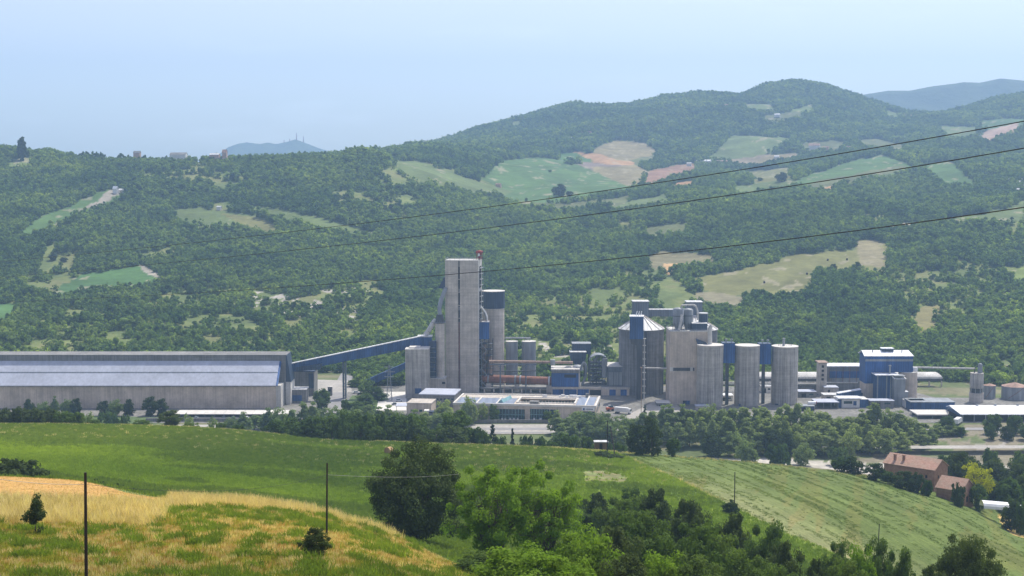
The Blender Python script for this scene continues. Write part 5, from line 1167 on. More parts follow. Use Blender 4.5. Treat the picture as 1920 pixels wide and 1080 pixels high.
for f in (.05, .95): q = b8.pt(b8.L * f, .5); MB().cyl((*q, 0), (*q, b8.z1), .12, n=5).build('post', 'grey_metal', t)
# boundary wall before the office, hedge
solo(MB().bx(-75, 30, 773, 773.5, 0, 2.0), 'boundary_wall', 'concrete_dark', 'long low dark wall between the office and the pale road', 'wall')
solo(MB().bx(-205, -122, 778, 779, 0, 2.0), 'retaining_wall', 'concrete_dark', 'long low dark wall below the white parking canopy', 'wall')
# ---- masts, poles, vehicles in the plant
t = empty('lattice_pylon', (P(730, 760, 850)[0], 850, 0), 'grey lattice power pylon beside the mill block', 'pylon')
x = P(730, 760, 850)[0]; zt = Zat(684, 850); mb = MB()
for sx in (-1, 1):
    for sy in (-1, 1): mb.cyl((x + sx * 1.6, 850 + sy * 1.6, 0), (x + sx * .35, 850 + sy * .35, zt), .13, n=4)
for k in range(10):
    f0, f1 = k / 10, (k + 1) / 10; r0, r1 = 1.6 - 1.25 * f0, 1.6 - 1.25 * f1
    mb.cyl((x - r0, 850 - r0, zt * f0), (x + r1, 850 - r1, zt * f1), .08, n=4); mb.cyl((x + r0, 850 - r0, zt * f0), (x - r1, 850 - r1, zt * f1), .08, n=4)
mb.build('mast', 'grey_metal', t)
for z, l in ((zt - 1.5, 2.8), (zt - 4.5, 3.4), (zt - 7.5, 2.8)): MB().bx(x - l, x + l, 849.8, 850.2, z, z + .3).build('cross_arm', 'grey_metal', t)
for u, vt, vb, lb in ((945.5, 716, 735, 'thin lamp mast behind the turquoise skylight'), (1202, 690, 786, 'tall thin lamp mast between the cooler building and the pale yard')):
    Y = Yg(vb) if vb > 760 else 845; p = P(u, vb, Y); solo(MB().tube([(p[0], Y, 0), (p[0], Y, Zat(vt, Y))], .22, .14, 6).bx(p[0] - .6, p[0] + .6, Y - .3, Y + .3, Zat(vt, Y), Zat(vt, Y) + .5), 'lamp_mast', 'rust_tan', lb, 'lamp post')
def vehicle(name, u, v, label, cat, mat, l=4.4, h=1.5, wd=1.8, yaw=0, kind='car'):
    x, y = gp(u, v); t = empty(name, (x, y, .17), label, cat); t.rotation_euler = (0, 0, radians(yaw))
    def bd(mb, nm, m): 
        me = bpy.data.meshes.new(nm); me.from_pydata(mb.v, [], mb.f); me.materials.append(M[m]); o = bpy.data.objects.new(nm, me); C.collection.objects.link(o); o.parent = t
    if kind == 'car':
        bd(MB().hexa([(-l / 2, -wd / 2, .35), (l / 2, -wd / 2, .35), (l / 2, wd / 2, .35), (-l / 2, wd / 2, .35), (-l / 2, -wd / 2, .95), (l / 2, -wd / 2, .85), (l / 2, wd / 2, .85), (-l / 2, wd / 2, .95)]), 'body', mat)
        bd(MB().hexa([(-l * .36, -wd / 2 + .08, .9), (l * .24, -wd / 2 + .08, .87), (l * .24, wd / 2 - .08, .87), (-l * .36, wd / 2 - .08, .9), (-l * .26, -wd / 2 + .2, h), (l * .1, -wd / 2 + .2, h), (l * .1, wd / 2 - .2, h), (-l * .26, wd / 2 - .2, h)]), 'cabin', 'glass')
        bd(MB().bx(-l * .25, l * .09, -wd / 2 + .22, wd / 2 - .22, h, h + .04), 'roof', mat)
        wx = (-l * .32, l * .32); wr = .33
    elif kind == 'loader':
        bd(MB().bx(-l / 2, l * .1, -wd / 2, wd / 2, .8, 2.2), 'body', mat); bd(MB().bx(-l * .1, l * .22, -wd / 2 + .2, wd / 2 - .2, 2.2, h), 'cabin', 'glass'); bd(MB().hexa([(l * .3, -wd / 2, .4), (l * .55, -wd / 2, .3), (l * .55, wd / 2, .3), (l * .3, wd / 2, .4), (l * .34, -wd / 2, 1.5), (l * .5, -wd / 2, 1.3), (l * .5, wd / 2, 1.3), (l * .34, wd / 2, 1.5)]), 'bucket', mat); bd(MB().tube([(l * .05, 0, 1.9), (l * .25, 0, 1.7), (l * .4, 0, 1)], .2), 'arm', mat); wx = (-l * .3, l * .15); wr = .7
    else:
        bd(MB().hexa([(-l / 2, -wd / 2, 1.1), (l * .3, -wd / 2, 1.1), (l * .3, wd / 2, 1.1), (-l / 2, wd / 2, 1.1), (-l / 2, -wd / 2, h), (l * .3, -wd / 2, h), (l * .3, wd / 2, h), (-l / 2, wd / 2, h)]), 'trailer', mat); bd(MB().hexa([(l * .33, -wd / 2, .7), (l / 2, -wd / 2, .7), (l / 2, wd / 2, .7), (l * .33, wd / 2, .7), (l * .33, -wd / 2, h * .85), (l * .46, -wd / 2, h * .85), (l * .46, wd / 2, h * .85), (l * .33, wd / 2, h * .85)]), 'cab', 'white_paint'); bd(MB().bx(l * .42, l * .505, -wd / 2 + .15, wd / 2 - .15, h * .5, h * .78), 'windscreen', 'glass'); wx = (-l * .4, -l * .28, l * .4); wr = .5
    for xx in wx:
        for sy in (-1, 1): bd(MB().cyl((xx, sy * (wd / 2 - .25), wr), (xx, sy * (wd / 2 + .02), wr), wr, n=12), 'wheel', 'dark')
vehicle('wheel_loader', 1145, 771, 'small orange wheel loader parked beside the office corner', 'loader', 'orange_paint', 5.5, 3.2, 2.2, 20, 'loader')
vehicle('delivery_truck', 1168, 776, 'white box truck standing on the pale yard beside the orange loader', 'truck', 'white_paint', 10, 3.6, 2.5, -25, 'truck')
vehicle('delivery_truck', 1796, 796, 'white truck parked at the corner of the big blue walled shed', 'truck', 'white_paint', 11, 3.6, 2.5, 60, 'truck')
vehicle('parked_car', 1144, 765, 'white car parked close behind the orange loader', 'car', 'white_paint', yaw=15)
for i, (u, m, lb) in enumerate(((419, 'dark', 'black car under the long white canopy'), (437, 'grey_dark', 'dark grey car under the canopy, beside the black one'), (463, 'white_paint', 'white car under the long white canopy'), (368, 'grey_metal', 'silver car at the hedge end of the white canopy'), (520, 'blue_panel', 'blue car under the canopy near the concrete hall end'))): vehicle('parked_car', u, 786, lb, 'car', m, yaw=90)
for i, (u, v, m, lb) in enumerate(((748, 753, 'white_paint', 'white car on the dusty yard beside the mill block'), (741, 760, 'grey_metal', 'silver car on the dusty yard nearer the gatehouse canopy'), (668, 738, 'white_paint', 'white car near the leg of the conveyor bridge'), (676, 741, 'dark', 'dark car beside the white one near the bridge leg'))): vehicle('parked_car', u, v, lb, 'car', m, yaw=10)


# ------------------------------------------------------------------ poles, wires, farm
def solveY(u, v, y0=1040):
    x = ray(u, v)[0]; s = 960 + x * F * .99; i = int(np.argmin(np.abs(US - s))); js = np.where((YS > y0) & (VV[i] <= v) & (VV[i] <= VMIN[i] + .01))[0]
    return float(YS[js[0]]) if len(js) else 2000.
def pole(name, u, vt, Y, r, label, mat='wood_pole', lean=0, group=None):
    x, y, z = on(u, vt, Y); zt = Zat(vt, Y); mb = MB().tube([(x, Y, z - .5), (x + lean * .5, Y, (z + zt) / 2), (x + lean, Y, zt)], r, r * .75, 8)
    o = solo(mb, name, mat, label, 'pole', group); return (x + lean, Y, zt)
PG = 'wooden poles of the overhead line'
p1 = pole('wooden_pole', 156, 886, 78, .105, 'tall dark wooden pole standing in dry grass near the sapling', lean=.12, group=PG)
p2 = pole('wooden_pole', 611, 868, 132, .10, 'dark wooden pole rising from a round bush on the meadow slope', lean=.12, group=PG)
p3 = pole('wooden_pole', 1378, 885, 385, .16, 'thin pole at the edge of the mown hay field beside a small bush', group=PG)
p4 = pole('wooden_pole', 1645, 982, 330, .13, 'short thin pole low on the mown hay field above the dark bushes', lean=.5, group=PG)
p5 = pole('wooden_pole', 1748, 1058, 190, .12, 'short pole stub between the dark bushes below the hay field', group=PG)
p6 = pole('wooden_pole', 1139, 788, 497, .2, 'thin upright pole beside the small wooden hut', group=PG)
solo(MB().tube([(P(1146, 800, 497)[0] - .3, 497, Zat(800, 497)), on(1153, 853, 491)], .18, .2, 6), 'stay_pole', 'wood_pole', 'slanting stay pole leaning against the pole beside the hut', 'pole')
def wire(pts, y0, y1, r, label, mat='wire', n=60, group='overhead wires', ux=None):
    us = np.linspace(pts[0][0], pts[-1][0] + 640, n + 20); cu = np.array(pts, float); cf = np.polyfit(cu[:, 0], cu[:, 1], min(2, len(pts) - 1)); vs = np.polyval(cf, us)
    f = (us - us[0]) / (pts[-1][0] - pts[0][0]); Y = 1 / ((1 - f) / y0 + f / y1)
    return solo(MB().tube([P(u, v, yy) for u, v, yy in zip(us, vs, Y)], r, r, 4), 'power_line', mat, label, 'wire', group)
wire([(-60, 494), (60, 486), (400, 454), (880, 392.5), (1400, 314.5), (1980, 217)], 520, 130, .05, 'uppermost of the three long dark power lines crossing the hillside')
wire([(-60, 524), (400, 486), (880, 432), (1400, 359.6), (1980, 268)], 560, 125, .05, 'middle one of the three long dark power lines crossing the hillside')
wire([(-60, 566), (300, 558), (740, 523), (1060, 492.5), (1584, 434), (1980, 381)], 600, 120, .05, 'lowest of the three long dark power lines, crossing before the tall tower')
def cable(a, b, sag, r, label, mat='wire_pale'):
    a, b = np.array(a), np.array(b); n = 30
    solo(MB().tube([a + (b - a) * k / n - np.array([0, 0, 4 * sag * (k / n) * (1 - k / n)]) for k in range(n + 1)], r, r, 4), 'telephone_wire', mat, label, 'wire', 'overhead wires')
a1 = (p1[0], p1[1], Zat(908, 78)); a2 = (p2[0], p2[1], Zat(890, 132))
cable(P(-160, 865, 70), a1, .35, .012, 'pale thin wire running in from the side to the tall near pole')
cable(a1, a2, .9, .010, 'thin wire sagging between the two wooden poles on the meadow', 'wire')
cable(a2, P(860, 889, 215), .35, .012, 'thin pale wire from the second pole into the dark round tree')
# hay bale, hut
x, y, z = on(729, 845, 462); r = 1.25
solo(MB().cyl((x - .5, y - .8, z + r - .1), (x + .5, y + .8, z + r - .1), r, n=24), 'hay_bale', 'straw', 'single round straw bale on the far edge of the green field', 'hay bale')
for u, v, d in ((1340, 508, 'alone near the edge'), (1433, 533, 'alone low'), (1552, 489, 'in the middle'), (1588, 488, 'one of the close pair'), (1513, 515, 'by the pale patch')):
    Y = solveY(u, v); x, y, z = on(u, v, Y); solo(MB().cyl((x - .8, y, z + .9), (x + .8, y, z + .9), 1.2, n=12), 'hay_bale', 'wood_pole', 'tiny dark round bale ' + d + ' of the tan field on the hill', 'hay bale', 'bales on the hill field')
x, y, z = on(1127, 838, 520); t = empty('wooden_hut', (x, y, z - 1), 'small brown wooden hut with pale flat roof beside the thin pole', 'hut')
MB().bx(x - 2.4, x + 2.4, y, y + 3, z - 1, Zat(829.5, 520)).build('wall', 'wood_hut', t); MB().bx(x - 2.7, x + 2.7, y - .3, y + 3.2, Zat(829.5, 520), Zat(829.5, 520) + .25).build('roof', 'roof_pale', t); MB().bx(x - .6, x + .5, y - .06, y + .1, z - .5, Zat(831.5, 520)).build('door', 'dark', t)
def gable_house(name, label, x, y, z, L, W, hw, hr, yaw, wall, roof, cat='house', chim=(), wins=(), over=.4, group=None):
    t = empty(name, (x, y, z), label, cat, group); t.rotation_euler = (0, 0, radians(yaw))
    def bd(mb, nm, m, par=None, sm=False):
        me = bpy.data.meshes.new(nm); me.from_pydata(mb.v, [], mb.f); me.materials.append(M[m]); o = bpy.data.objects.new(nm, me); C.collection.objects.link(o); o.parent = par or t; return o
    mb = MB(); mb.add([(0, 0, -3), (L, 0, -3), (L, W, -3), (0, W, -3), (0, 0, hw), (L, 0, hw), (L, W, hw), (0, W, hw), (0, W / 2, hw + hr), (L, W / 2, hw + hr)], [(0, 1, 5, 4), (2, 3, 7, 6), (1, 2, 6, 9, 5), (3, 0, 4, 8, 7), (4, 5, 9, 8), (6, 7, 8, 9)]); bd(mb, 'wall', wall)
    k = hr / (W / 2); mb = MB(); o = over
    for s in (0, 1):
        ya, yb = (-o, W / 2) if s == 0 else (W / 2, W + o); za, zb_ = (hw - o * k, hw + hr) if s == 0 else (hw + hr, hw - o * k)
        mb.hexa([(-o, ya, za + .03), (L + o, ya, za + .03), (L + o, yb, zb_ + .03), (-o, yb, zb_ + .03), (-o, ya, za + .28), (L + o, ya, za + .28), (L + o, yb, zb_ + .28), (-o, yb, zb_ + .28)])
    ro = bd(mb, 'roof', roof)
    for cx, cy in chim: bd(MB().bx(cx, cx + .9, cy, cy + .7, hw, hw + hr * .6 + 1.6).bx(cx - .12, cx + 1.02, cy - .12, cy + .82, hw + hr * .6 + 1.6, hw + hr * .6 + 1.8), 'chimney', 'brick', ro)
    for side, a, zz_, ww, hh in wins:
        if side == 'f': bd(MB().bx(a, a + ww, -.06, .1, zz_, zz_ + hh), 'window', 'dark')
        else: bd(MB().bx(L - .1, L + .06, a, a + ww, zz_, zz_ + hh), 'window', 'dark')
    return t
# farmhouse: long ridge runs to the side, gable turned to the light
Yh = 505; xe = P(1752, 890, Yh)[0]; L = 20; yw = -2; ez = Zat(882, Yh); YA = 42; x0 = xe - L * cos(radians(YA)); gz = float(H(xe, Yh))
gable_house('farmhouse', 'two storey brick farmhouse with weathered pink tile roof beside the yellow tree', x0, Yh + L * sin(radians(YA)), gz, L, 11.0, ez - gz, 2.9, -YA, 'brick', 'roof_tile', chim=((3, 1.6), (6.2, 2.2)), wins=(('f', 13, 2.2, .9, 1.2), ('f', 16.5, 4.6, .8, 1.1), ('s', 3, 4.4, .8, 1.1), ('s', 7.5, 1.6, 1.0, 1.6)))
Y2 = 484; x2 = P(1803, 925, Y2)[0]; g2 = float(H(x2, Y2)); gable_house('farm_barn', 'lower brick barn with a patched tile roof next to the farmhouse', x2 - 9.4 * cos(radians(YA)), Y2 + 9.4 * sin(radians(YA)), g2, 9.4, 10, Zat(921, Y2) - g2, 3.3, -YA, 'brick', 'roof_tile', 'barn', wins=(('s', 4, .4, 1.2, 2),))
for u0, u1, v0, v1, Y, lb in ((1845, 1895, 936, 952, 476, 'white plastic tunnel greenhouse below the yellow tree'), (1906, 1950, 944, 958, 470, 'second white plastic cover at the edge of the hay field, behind a bush')):
    xa, xb = P(u0, v1, Y)[0], P(u1, v1, Y)[0]; zb = Zat(v1, Y); n = 8; prof = [(cos(pi * k / n), sin(pi * k / n)) for k in range(n + 1)]; hh = Zat(v0, Y + 2.5) - zb; mb = MB()
    for k in range(n):
        (ca, sa), (cb, sb) = prof[k], prof[k + 1]; mb.add([(xa, Y + 2.5 - 2.5 * ca, zb + hh * sa - .3), (xb, Y + 2.5 - 2.5 * ca - 1, zb + hh * sa - .9), (xb, Y + 2.5 - 2.5 * cb - 1, zb + hh * sb - .9), (xa, Y + 2.5 - 2.5 * cb, zb + hh * sb - .3)], [(0, 1, 2, 3)], True)
    o = solo(mb, 'plastic_tunnel', 'plastic_sheet', lb, 'greenhouse', 'plastic tunnels')
# houses on the hills
def hill_house(u, v, wpx, hpx, label, wall='plaster_white', roof='rust_roof', name='hill_house', yaw=-20, depth=.55, cat='house', Y=None):
    Y = Y or solveY(u, v + 3); x, y, z = on(u, v, Y); L = wpx / F * Y; Hh = hpx / F * Y * 1.15
    lz = max(z, Zat(v, Y) - .5) ; gable_house(name, label, x - L / 2, Y - 6, lz, L, max(4, L * depth), Hh * .62, Hh * .38, yaw, wall, roof, cat, over=.3, group='buildings scattered over the hills')
HH = [(1069, 262, 6, 5, 'tiny white house among trees on the big wooded hill', 'plaster_white', 'roof_pale'), (1090, 250, 8, 4, 'small pink roofed house at the near end of the hamlet', 'plaster_pink', 'rust_roof'), (1105, 252, 7, 5, 'small white walled hamlet house with pink roof', 'plaster_white', 'rust_roof'), (1117, 252, 8, 5, 'brick coloured house at the far end of the hamlet', 'plaster_pink', 'rust_roof'), (1052, 277, 6, 3, 'tiny pale shed below the hamlet', 'plaster_white', 'roof_pale'),
 (1318, 306, 26, 6, 'long low farm barn with pale roof above the red field', 'plaster_white', 'roof_pale'), (1352, 305, 20, 4, 'low farm building with pink roof beside the long barn', 'plaster_pink', 'rust_roof'), (1291, 308, 9, 3, 'tiny pale shed beside the long barn', 'plaster_white', 'roof_pale'), (1525, 279, 20, 9, 'white house with pink roof standing out on the wooded slope', 'plaster_white', 'rust_roof'), (1547, 279, 10, 4, 'small pink roofed annex beside the white house', 'plaster_pink', 'rust_roof'),
 (1456, 217, 10, 3.5, 'small white roofed farm under the highest hilltop', 'plaster_white', 'roof_white'), (1455, 295, 9, 3, 'tiny white shed in a meadow beside the wood', 'plaster_white', 'roof_white'), (1752, 286, 26, 6, 'long brown barn with tan roof below the saddle', 'plaster_pink', 'rust_roof'), (1590, 277, 10, 3, 'tiny tan roof between trees below the wooded slope', 'plaster_pink', 'rust_roof'), (1778, 230, 5, 3, 'tiny white hut near the end of the orange roof', 'plaster_white', 'roof_pale'),
 (1295, 201, 13, 4, 'low pink roofed house high on the wooded ridge', 'plaster_pink', 'rust_roof'), (1343, 200, 14, 4, 'row like pale house high on the wooded ridge', 'plaster_white', 'rust_roof'), (1360, 200, 8, 4, 'small white house beside the pale ridge house', 'plaster_white', 'rust_roof'), (934, 348, 10, 4, 'small pink roofed house hidden in trees above the big green field', 'plaster_pink', 'rust_roof'),
 (218, 359, 9, 9, 'small bright white building at the top of the narrow meadow', 'plaster_white', 'roof_white'), (230, 357, 12, 3, 'low white shed next to the small bright white building', 'plaster_white', 'roof_white'), (412, 390, 9, 4, 'tiny grey roofed cottage at the wood edge above the pale meadow', 'plaster_white', 'roof_pale'), (322, 392, 8, 3, 'tiny pink roofed hut at the tip of the pale meadow', 'plaster_pink', 'rust_roof')]
for h in HH: hill_house(h[0], h[1], h[2], h[3], h[4], h[5], h[6])
hill_house(1718, 219, 62, 3.5, 'very long low building with orange roof in the saddle of the hills', 'plaster_white', 'rust_roof', 'long_barn', -1, .15, 'barn')
hill_house(335, 296, 30, 9, 'low wide villa with grey hipped roof on the ridge top', 'plaster_white', 'concrete_dark', 'ridge_villa', -3, .5, Y=2140); hill_house(403, 294, 18, 6, 'low tan house on the ridge beside the little tower', 'plaster_pink', 'roof_pale', 'ridge_house', -5, .6, Y=2140); hill_house(422, 294, 8, 12, 'small upright red and white tower house on the ridge', 'plaster_pink', 'rust_roof', 'tower_house', -5, 1, Y=2140); hill_house(258, 292, 12, 8, 'dark villa half hidden by round trees on the ridge', 'plaster_pink', 'concrete_dark', 'ridge_house', -5, .7, Y=2140)
for k in range(12):
    hill_house(1892 + (k % 5) * 8 + (k // 5) * 3, 340 + (k // 5) * 7 + (k % 3) * 2, 4.5, 5, 'small white building of the village at the end of the hill, seen between trees', 'plaster_white', 'roof_pale', 'village_house', -10 * (k % 3), .7)
for u, vt, vb, lb in ((556, 249, 265, 'tallest antenna mast on the blue mountain top'), (569, 255, 269, 'antenna mast on the falling side of the blue mountain top'), (543, 260, 268, 'short antenna mast beside the tallest one'), (532.5, 262, 271, 'thin antenna mast farthest from the summit of the blue mountain')):
    a, b = P(u, vb + 2, 7800), P(u, vt, 7800); solo(MB().tube([a, b], 4.5, 1.4, 5), 'antenna_mast', 'red_paint', lb, 'antenna', 'masts on the blue mountain')

# ------------------------------------------------------------------ single trees
tree_proto('oak', 1, 14, 8, .2, 190, 1.8, 190, .22, 'leaf_dark', jag=.22, inner=.5, trunk_r=.45, limbs=22)
tree_proto('ash', 2, 14, 7, .8, 120, 1.15, 125, .23, 'leaf_bright', 'vase', jag=.35, inner=.25, trunk_r=.16, limbs=30, stems=5, asp=.5)
tree_proto('ash2', 3, 13, 7, .8, 110, 1.15, 120, .23, 'leaf_bright', 'vase', jag=.35, inner=.25, trunk_r=.16, limbs=28, stems=4, asp=.5)
tree_proto('thicket', 4, 8, 4, .0, 90, 1.15, 150, .19, 'leaf_mid', jag=.35, inner=.4, trunk_r=.14, limbs=14, stems=3)
tree_proto('thicket2', 5, 8, 4, .0, 90, 1.15, 150, .19, 'leaf_dark', jag=.35, inner=.4, trunk_r=.14, limbs=14, stems=3)
tree_proto('thicket3', 6, 7, 4, .0, 90, 1.05, 140, .19, 'leaf_bright', jag=.3, inner=.4, trunk_r=.12, limbs=10, stems=4)
tree_proto('sapling', 7, 2.6, 1.0, .15, 42, .36, 80, .085, 'leaf_dark', 'poplar', jag=.3, inner=.2, trunk_r=.05, limbs=8)
for i in range(3): tree_proto('poplar%d' % i, 20 + i, 13, 3.6, .1, 60, 1.35, 60, .42, 'leaf_valley', 'poplar', jag=.22, inner=.3, trunk_r=.25, limbs=8, stems=1 + i % 2)
for i in range(3): tree_proto('round%d' % i, 30 + i, 10, 4.2, .1, 60, 1.5, 60, .42, 'leaf_valley' if i == 1 else 'leaf_mid', 'round', jag=.22, inner=.35, trunk_r=.25, limbs=8)
tree_proto('darkround', 34, 10, 4.2, .0, 60, 1.5, 70, .38, 'leaf_dark', 'round', jag=.25, trunk_r=.25, limbs=8)
tree_proto('bush', 40, 4, 3.2, .0, 40, 1.0, 60, .32, 'leaf_mid', 'round', jag=.3, trunk_r=.12, limbs=5, stems=3)
tree_proto('bushdark', 41, 4, 3.2, .0, 44, 1.0, 80, .27, 'leaf_dark', 'round', jag=.3, trunk_r=.12, limbs=5, stems=3)
tree_proto('spruce', 42, 12, 2.4, .4, 40, .7, 45, .26, 'leaf_conifer', 'cone', jag=.15, trunk_r=.15, limbs=4)
tree_proto('yellow', 43, 12, 5.6, 1.2, 46, 1.4, 80, .27, 'leaf_yellow', 'round', jag=.3, trunk_r=.3, limbs=14, stems=2)
tree_proto('ridge', 44, 10, 4.5, .8, 30, 1.5, 50, .9, 'leaf_mid', 'round', jag=.2, trunk_r=.3, limbs=6)
tree_proto('column', 45, 20, 4.0, .0, 60, 1.7, 60, 1.1, 'leaf_dark', 'round', jag=.15, trunk_r=.3, limbs=4)
TREES = []
def plant(proto, u, vt, Y, w, label=None, name='tree', cat='tree', group=None, grp_lab=None, vbase=None):
    crown, trunk, ph, pr = PROTO[proto]
    x, y, z = on(u, vt if vbase is None else vbase, Y); hgt = max(Zat(vt, Y) - z, .8); sc = (w / 2 / F * Y / pr)
    t = empty(name, (x, y, z), label or '', cat, group); t.rotation_euler = (0, 0, rs.uniform(0, 6.28)); s = hgt / (ph * 1.03)
    t.scale = (sc, sc, s)
    for nm, me in (('crown', crown), ('trunk', trunk)):
        o = bpy.data.objects.new(nm, me); C.collection.objects.link(o); o.parent = t
    TREES.append((t, u)); return t
# close trees
plant('oak', 783, 836, 238, 168, 'big dense dark round oak beside the bright green tree', 'oak_tree')
plant('ash', 925, 862, 190, 185, 'airy bright green tree with thin branching stems beside the dark oak', 'ash_tree')
plant('ash2', 1020, 866, 196, 175, 'second airy bright green tree, away from the dark oak', 'ash_tree')
G = 'bushes and small trees in the gully'
for i, (pr, u, vt, Y, w, lb) in enumerate((
 ('thicket3', 985, 1022, 120, 190, 'low bright green bush at the foot of the airy trees'), ('thicket3', 1100, 985, 150, 130, 'bright green bush between the airy trees and the dark thicket'), ('thicket', 905, 1040, 150, 110, 'small green bush at the end of the dry meadow slope'),
 ('thicket', 1160, 935, 262, 95, 'mid green small tree just beyond the airy trees'), ('thicket2', 1228, 922, 278, 90, 'dark green small tree at the crest of the gully thicket'), ('thicket2', 1290, 940, 258, 95, 'dark small tree next to the dark strip of crop'),
 ('thicket', 1215, 965, 200, 120, 'dense mid green bush in the middle of the thicket'), ('thicket', 1300, 985, 190, 115, 'broad mid green bush before the dark strip of crop'), ('thicket2', 1150, 990, 175, 110, 'dark bush in the shade behind the bright bush'), ('thicket2', 1375, 968, 235, 80, 'dark pointed small tree beside the crop strip'), ('thicket', 1345, 1000, 200, 90, 'round green bush below the pointed dark tree'),
 ('thicket', 1440, 984, 225, 85, 'grey green small tree at the border of the hay field'), ('thicket2', 1470, 1018, 205, 80, 'dark bush at the lower border of the hay field'), ('thicket', 1395, 1030, 180, 100, 'low green bush at the bottom below the grey green tree'), ('thicket3', 1240, 1030, 150, 120, 'bright leafy bush low in the thicket'), ('thicket2', 1180, 1045, 140, 110, 'dark low bush at the very bottom beside the bright leafy bush'), ('thicket', 1310, 1048, 150, 110, 'low green bush at the very bottom of the thicket'), ('thicket3', 1070, 1045, 125, 110, 'low yellowish green bush under the airy trees'),
 ('thicket', 1570, 1016, 215, 55, 'upright leafy shrub before the mown hay field, near the border track'), ('thicket3', 1610, 1012, 205, 60, 'upright bright leafy shrub before the mown hay field'), ('thicket', 1650, 1014, 210, 60, 'upright shrub in front of the short thin pole'), ('thicket', 1690, 1032, 200, 55, 'lower shrub between the short pole and the pole stub'), ('thicket2', 1530, 1050, 190, 60, 'small dark shrub below the hay field border'), ('thicket', 1590, 1055, 170, 80, 'low bush under the upright leafy shrubs'),
 ('oak', 1815, 1006, 190, 128, 'large dark round bush alone before the hay field, beside the pole stub'), ('thicket2', 1745, 1062, 185, 60, 'small dark bush under the large round bush'), ('thicket', 1470, 1062, 170, 90, 'low green bush beneath the small grey green trees'),
 ('thicket2', 1120, 928, 300, 70, 'dark scrub patch at the border of the green crop field'), ('thicket', 1190, 918, 310, 60, 'pale green scrub behind the gully thicket'))):
    plant(pr, u, vt, Y, w, lb, 'bush' if 'thicket' in pr else 'tree', 'bush' if 'thicket' in pr else 'tree', G)
plant('sapling', 68, 927, 118, 48, 'small dark sapling growing in the dry golden grass', 'sapling', 'sapling', vbase=975)
plant('thicket2', 590, 990, 106, 54, 'dark round bush at the foot of the second wooden pole', 'bush', 'bush')
plant('bushdark', 28, 862, 262, 95, 'broad dark bush between the stubble and the green field', 'bush', 'bush', vbase=893); plant('bushdark', -20, 864, 262, 80, 'dark bush cut by the frame edge beside the broad dark bush', 'bush', 'bush')
for u, v, w in ((1128, 846, 32), (1150, 852, 34)): plant('bushdark', u, v, 484, w, ('dark scrub mound beside the leaning stay pole', 'dark scrub mound in the field just below the wooden hut')[u < 1140], 'bush', 'bush')
plant('bushdark', 1371, 939, 383, 28, 'small dark bush at the foot of the thin field pole', 'bush', 'bush')
for k in range(9): plant('bushdark', 180 + k * 17 + rs.uniform(-5, 5), 899 + k * 4.2, 236, 18, 'low dark scrub along the border between stubble and crop', 'bush', 'bush', 'scrub along the stubble border')
# house surroundings
for pr, u, vt, Y, w, lb in (('darkround', 1640, 868, 500, 38, 'dark rounded tree away from the farmhouse wall'), ('round0', 1665, 881, 498, 30, 'green tree before the far end of the farmhouse'), ('darkround', 1694, 882, 492, 40, 'dark tree hiding the middle of the farmhouse wall'), ('bushdark', 1719, 887, 488, 38, 'dark broad bush before the farmhouse corner'), ('bush', 1738, 900, 484, 20, 'small green bush at the farmhouse corner'),
 ('yellow', 1832, 857, 500, 60, 'striking yellow green tree beside the brick barn'), ('bushdark', 1797, 907, 478, 28, 'small clipped round bush before the brick barn'), ('round0', 1835, 905, 488, 34, 'green bushy tree beneath the yellow tree'), ('darkround', 1898, 934, 465, 36, 'dark bush beside the white plastic tunnel'), ('bush', 1918, 940, 462, 30, 'green bush between the two white plastic covers'), ('darkround', 1600, 856, 512, 36, 'dark tree at the hay field edge beyond the farm'), ('round2', 1575, 858, 514, 28, 'green tree at the hay field edge, farther from the farm'), ('darkround', 1795, 846, 540, 50, 'dark tree behind the gap between farmhouse and yellow tree')):
    plant(pr, u, vt, Y, w, lb)
GW = 'dark trees beyond the farm'
for k in range(34):
    u = rs.uniform(1770, 1960); Y = rs.uniform(508, 640); vt = 862 + (560 - Y) * .22 + rs.uniform(-14, 12) + max(0, 1850 - u) * .05
    plant(rs.choice(('darkround', 'round0', 'round2', 'darkround')), u, vt if Y > 540 else vt + 30, Y, rs.uniform(34, 50), 'dark leafy tree in the wood rising behind the farm and the yellow tree', group=GW)
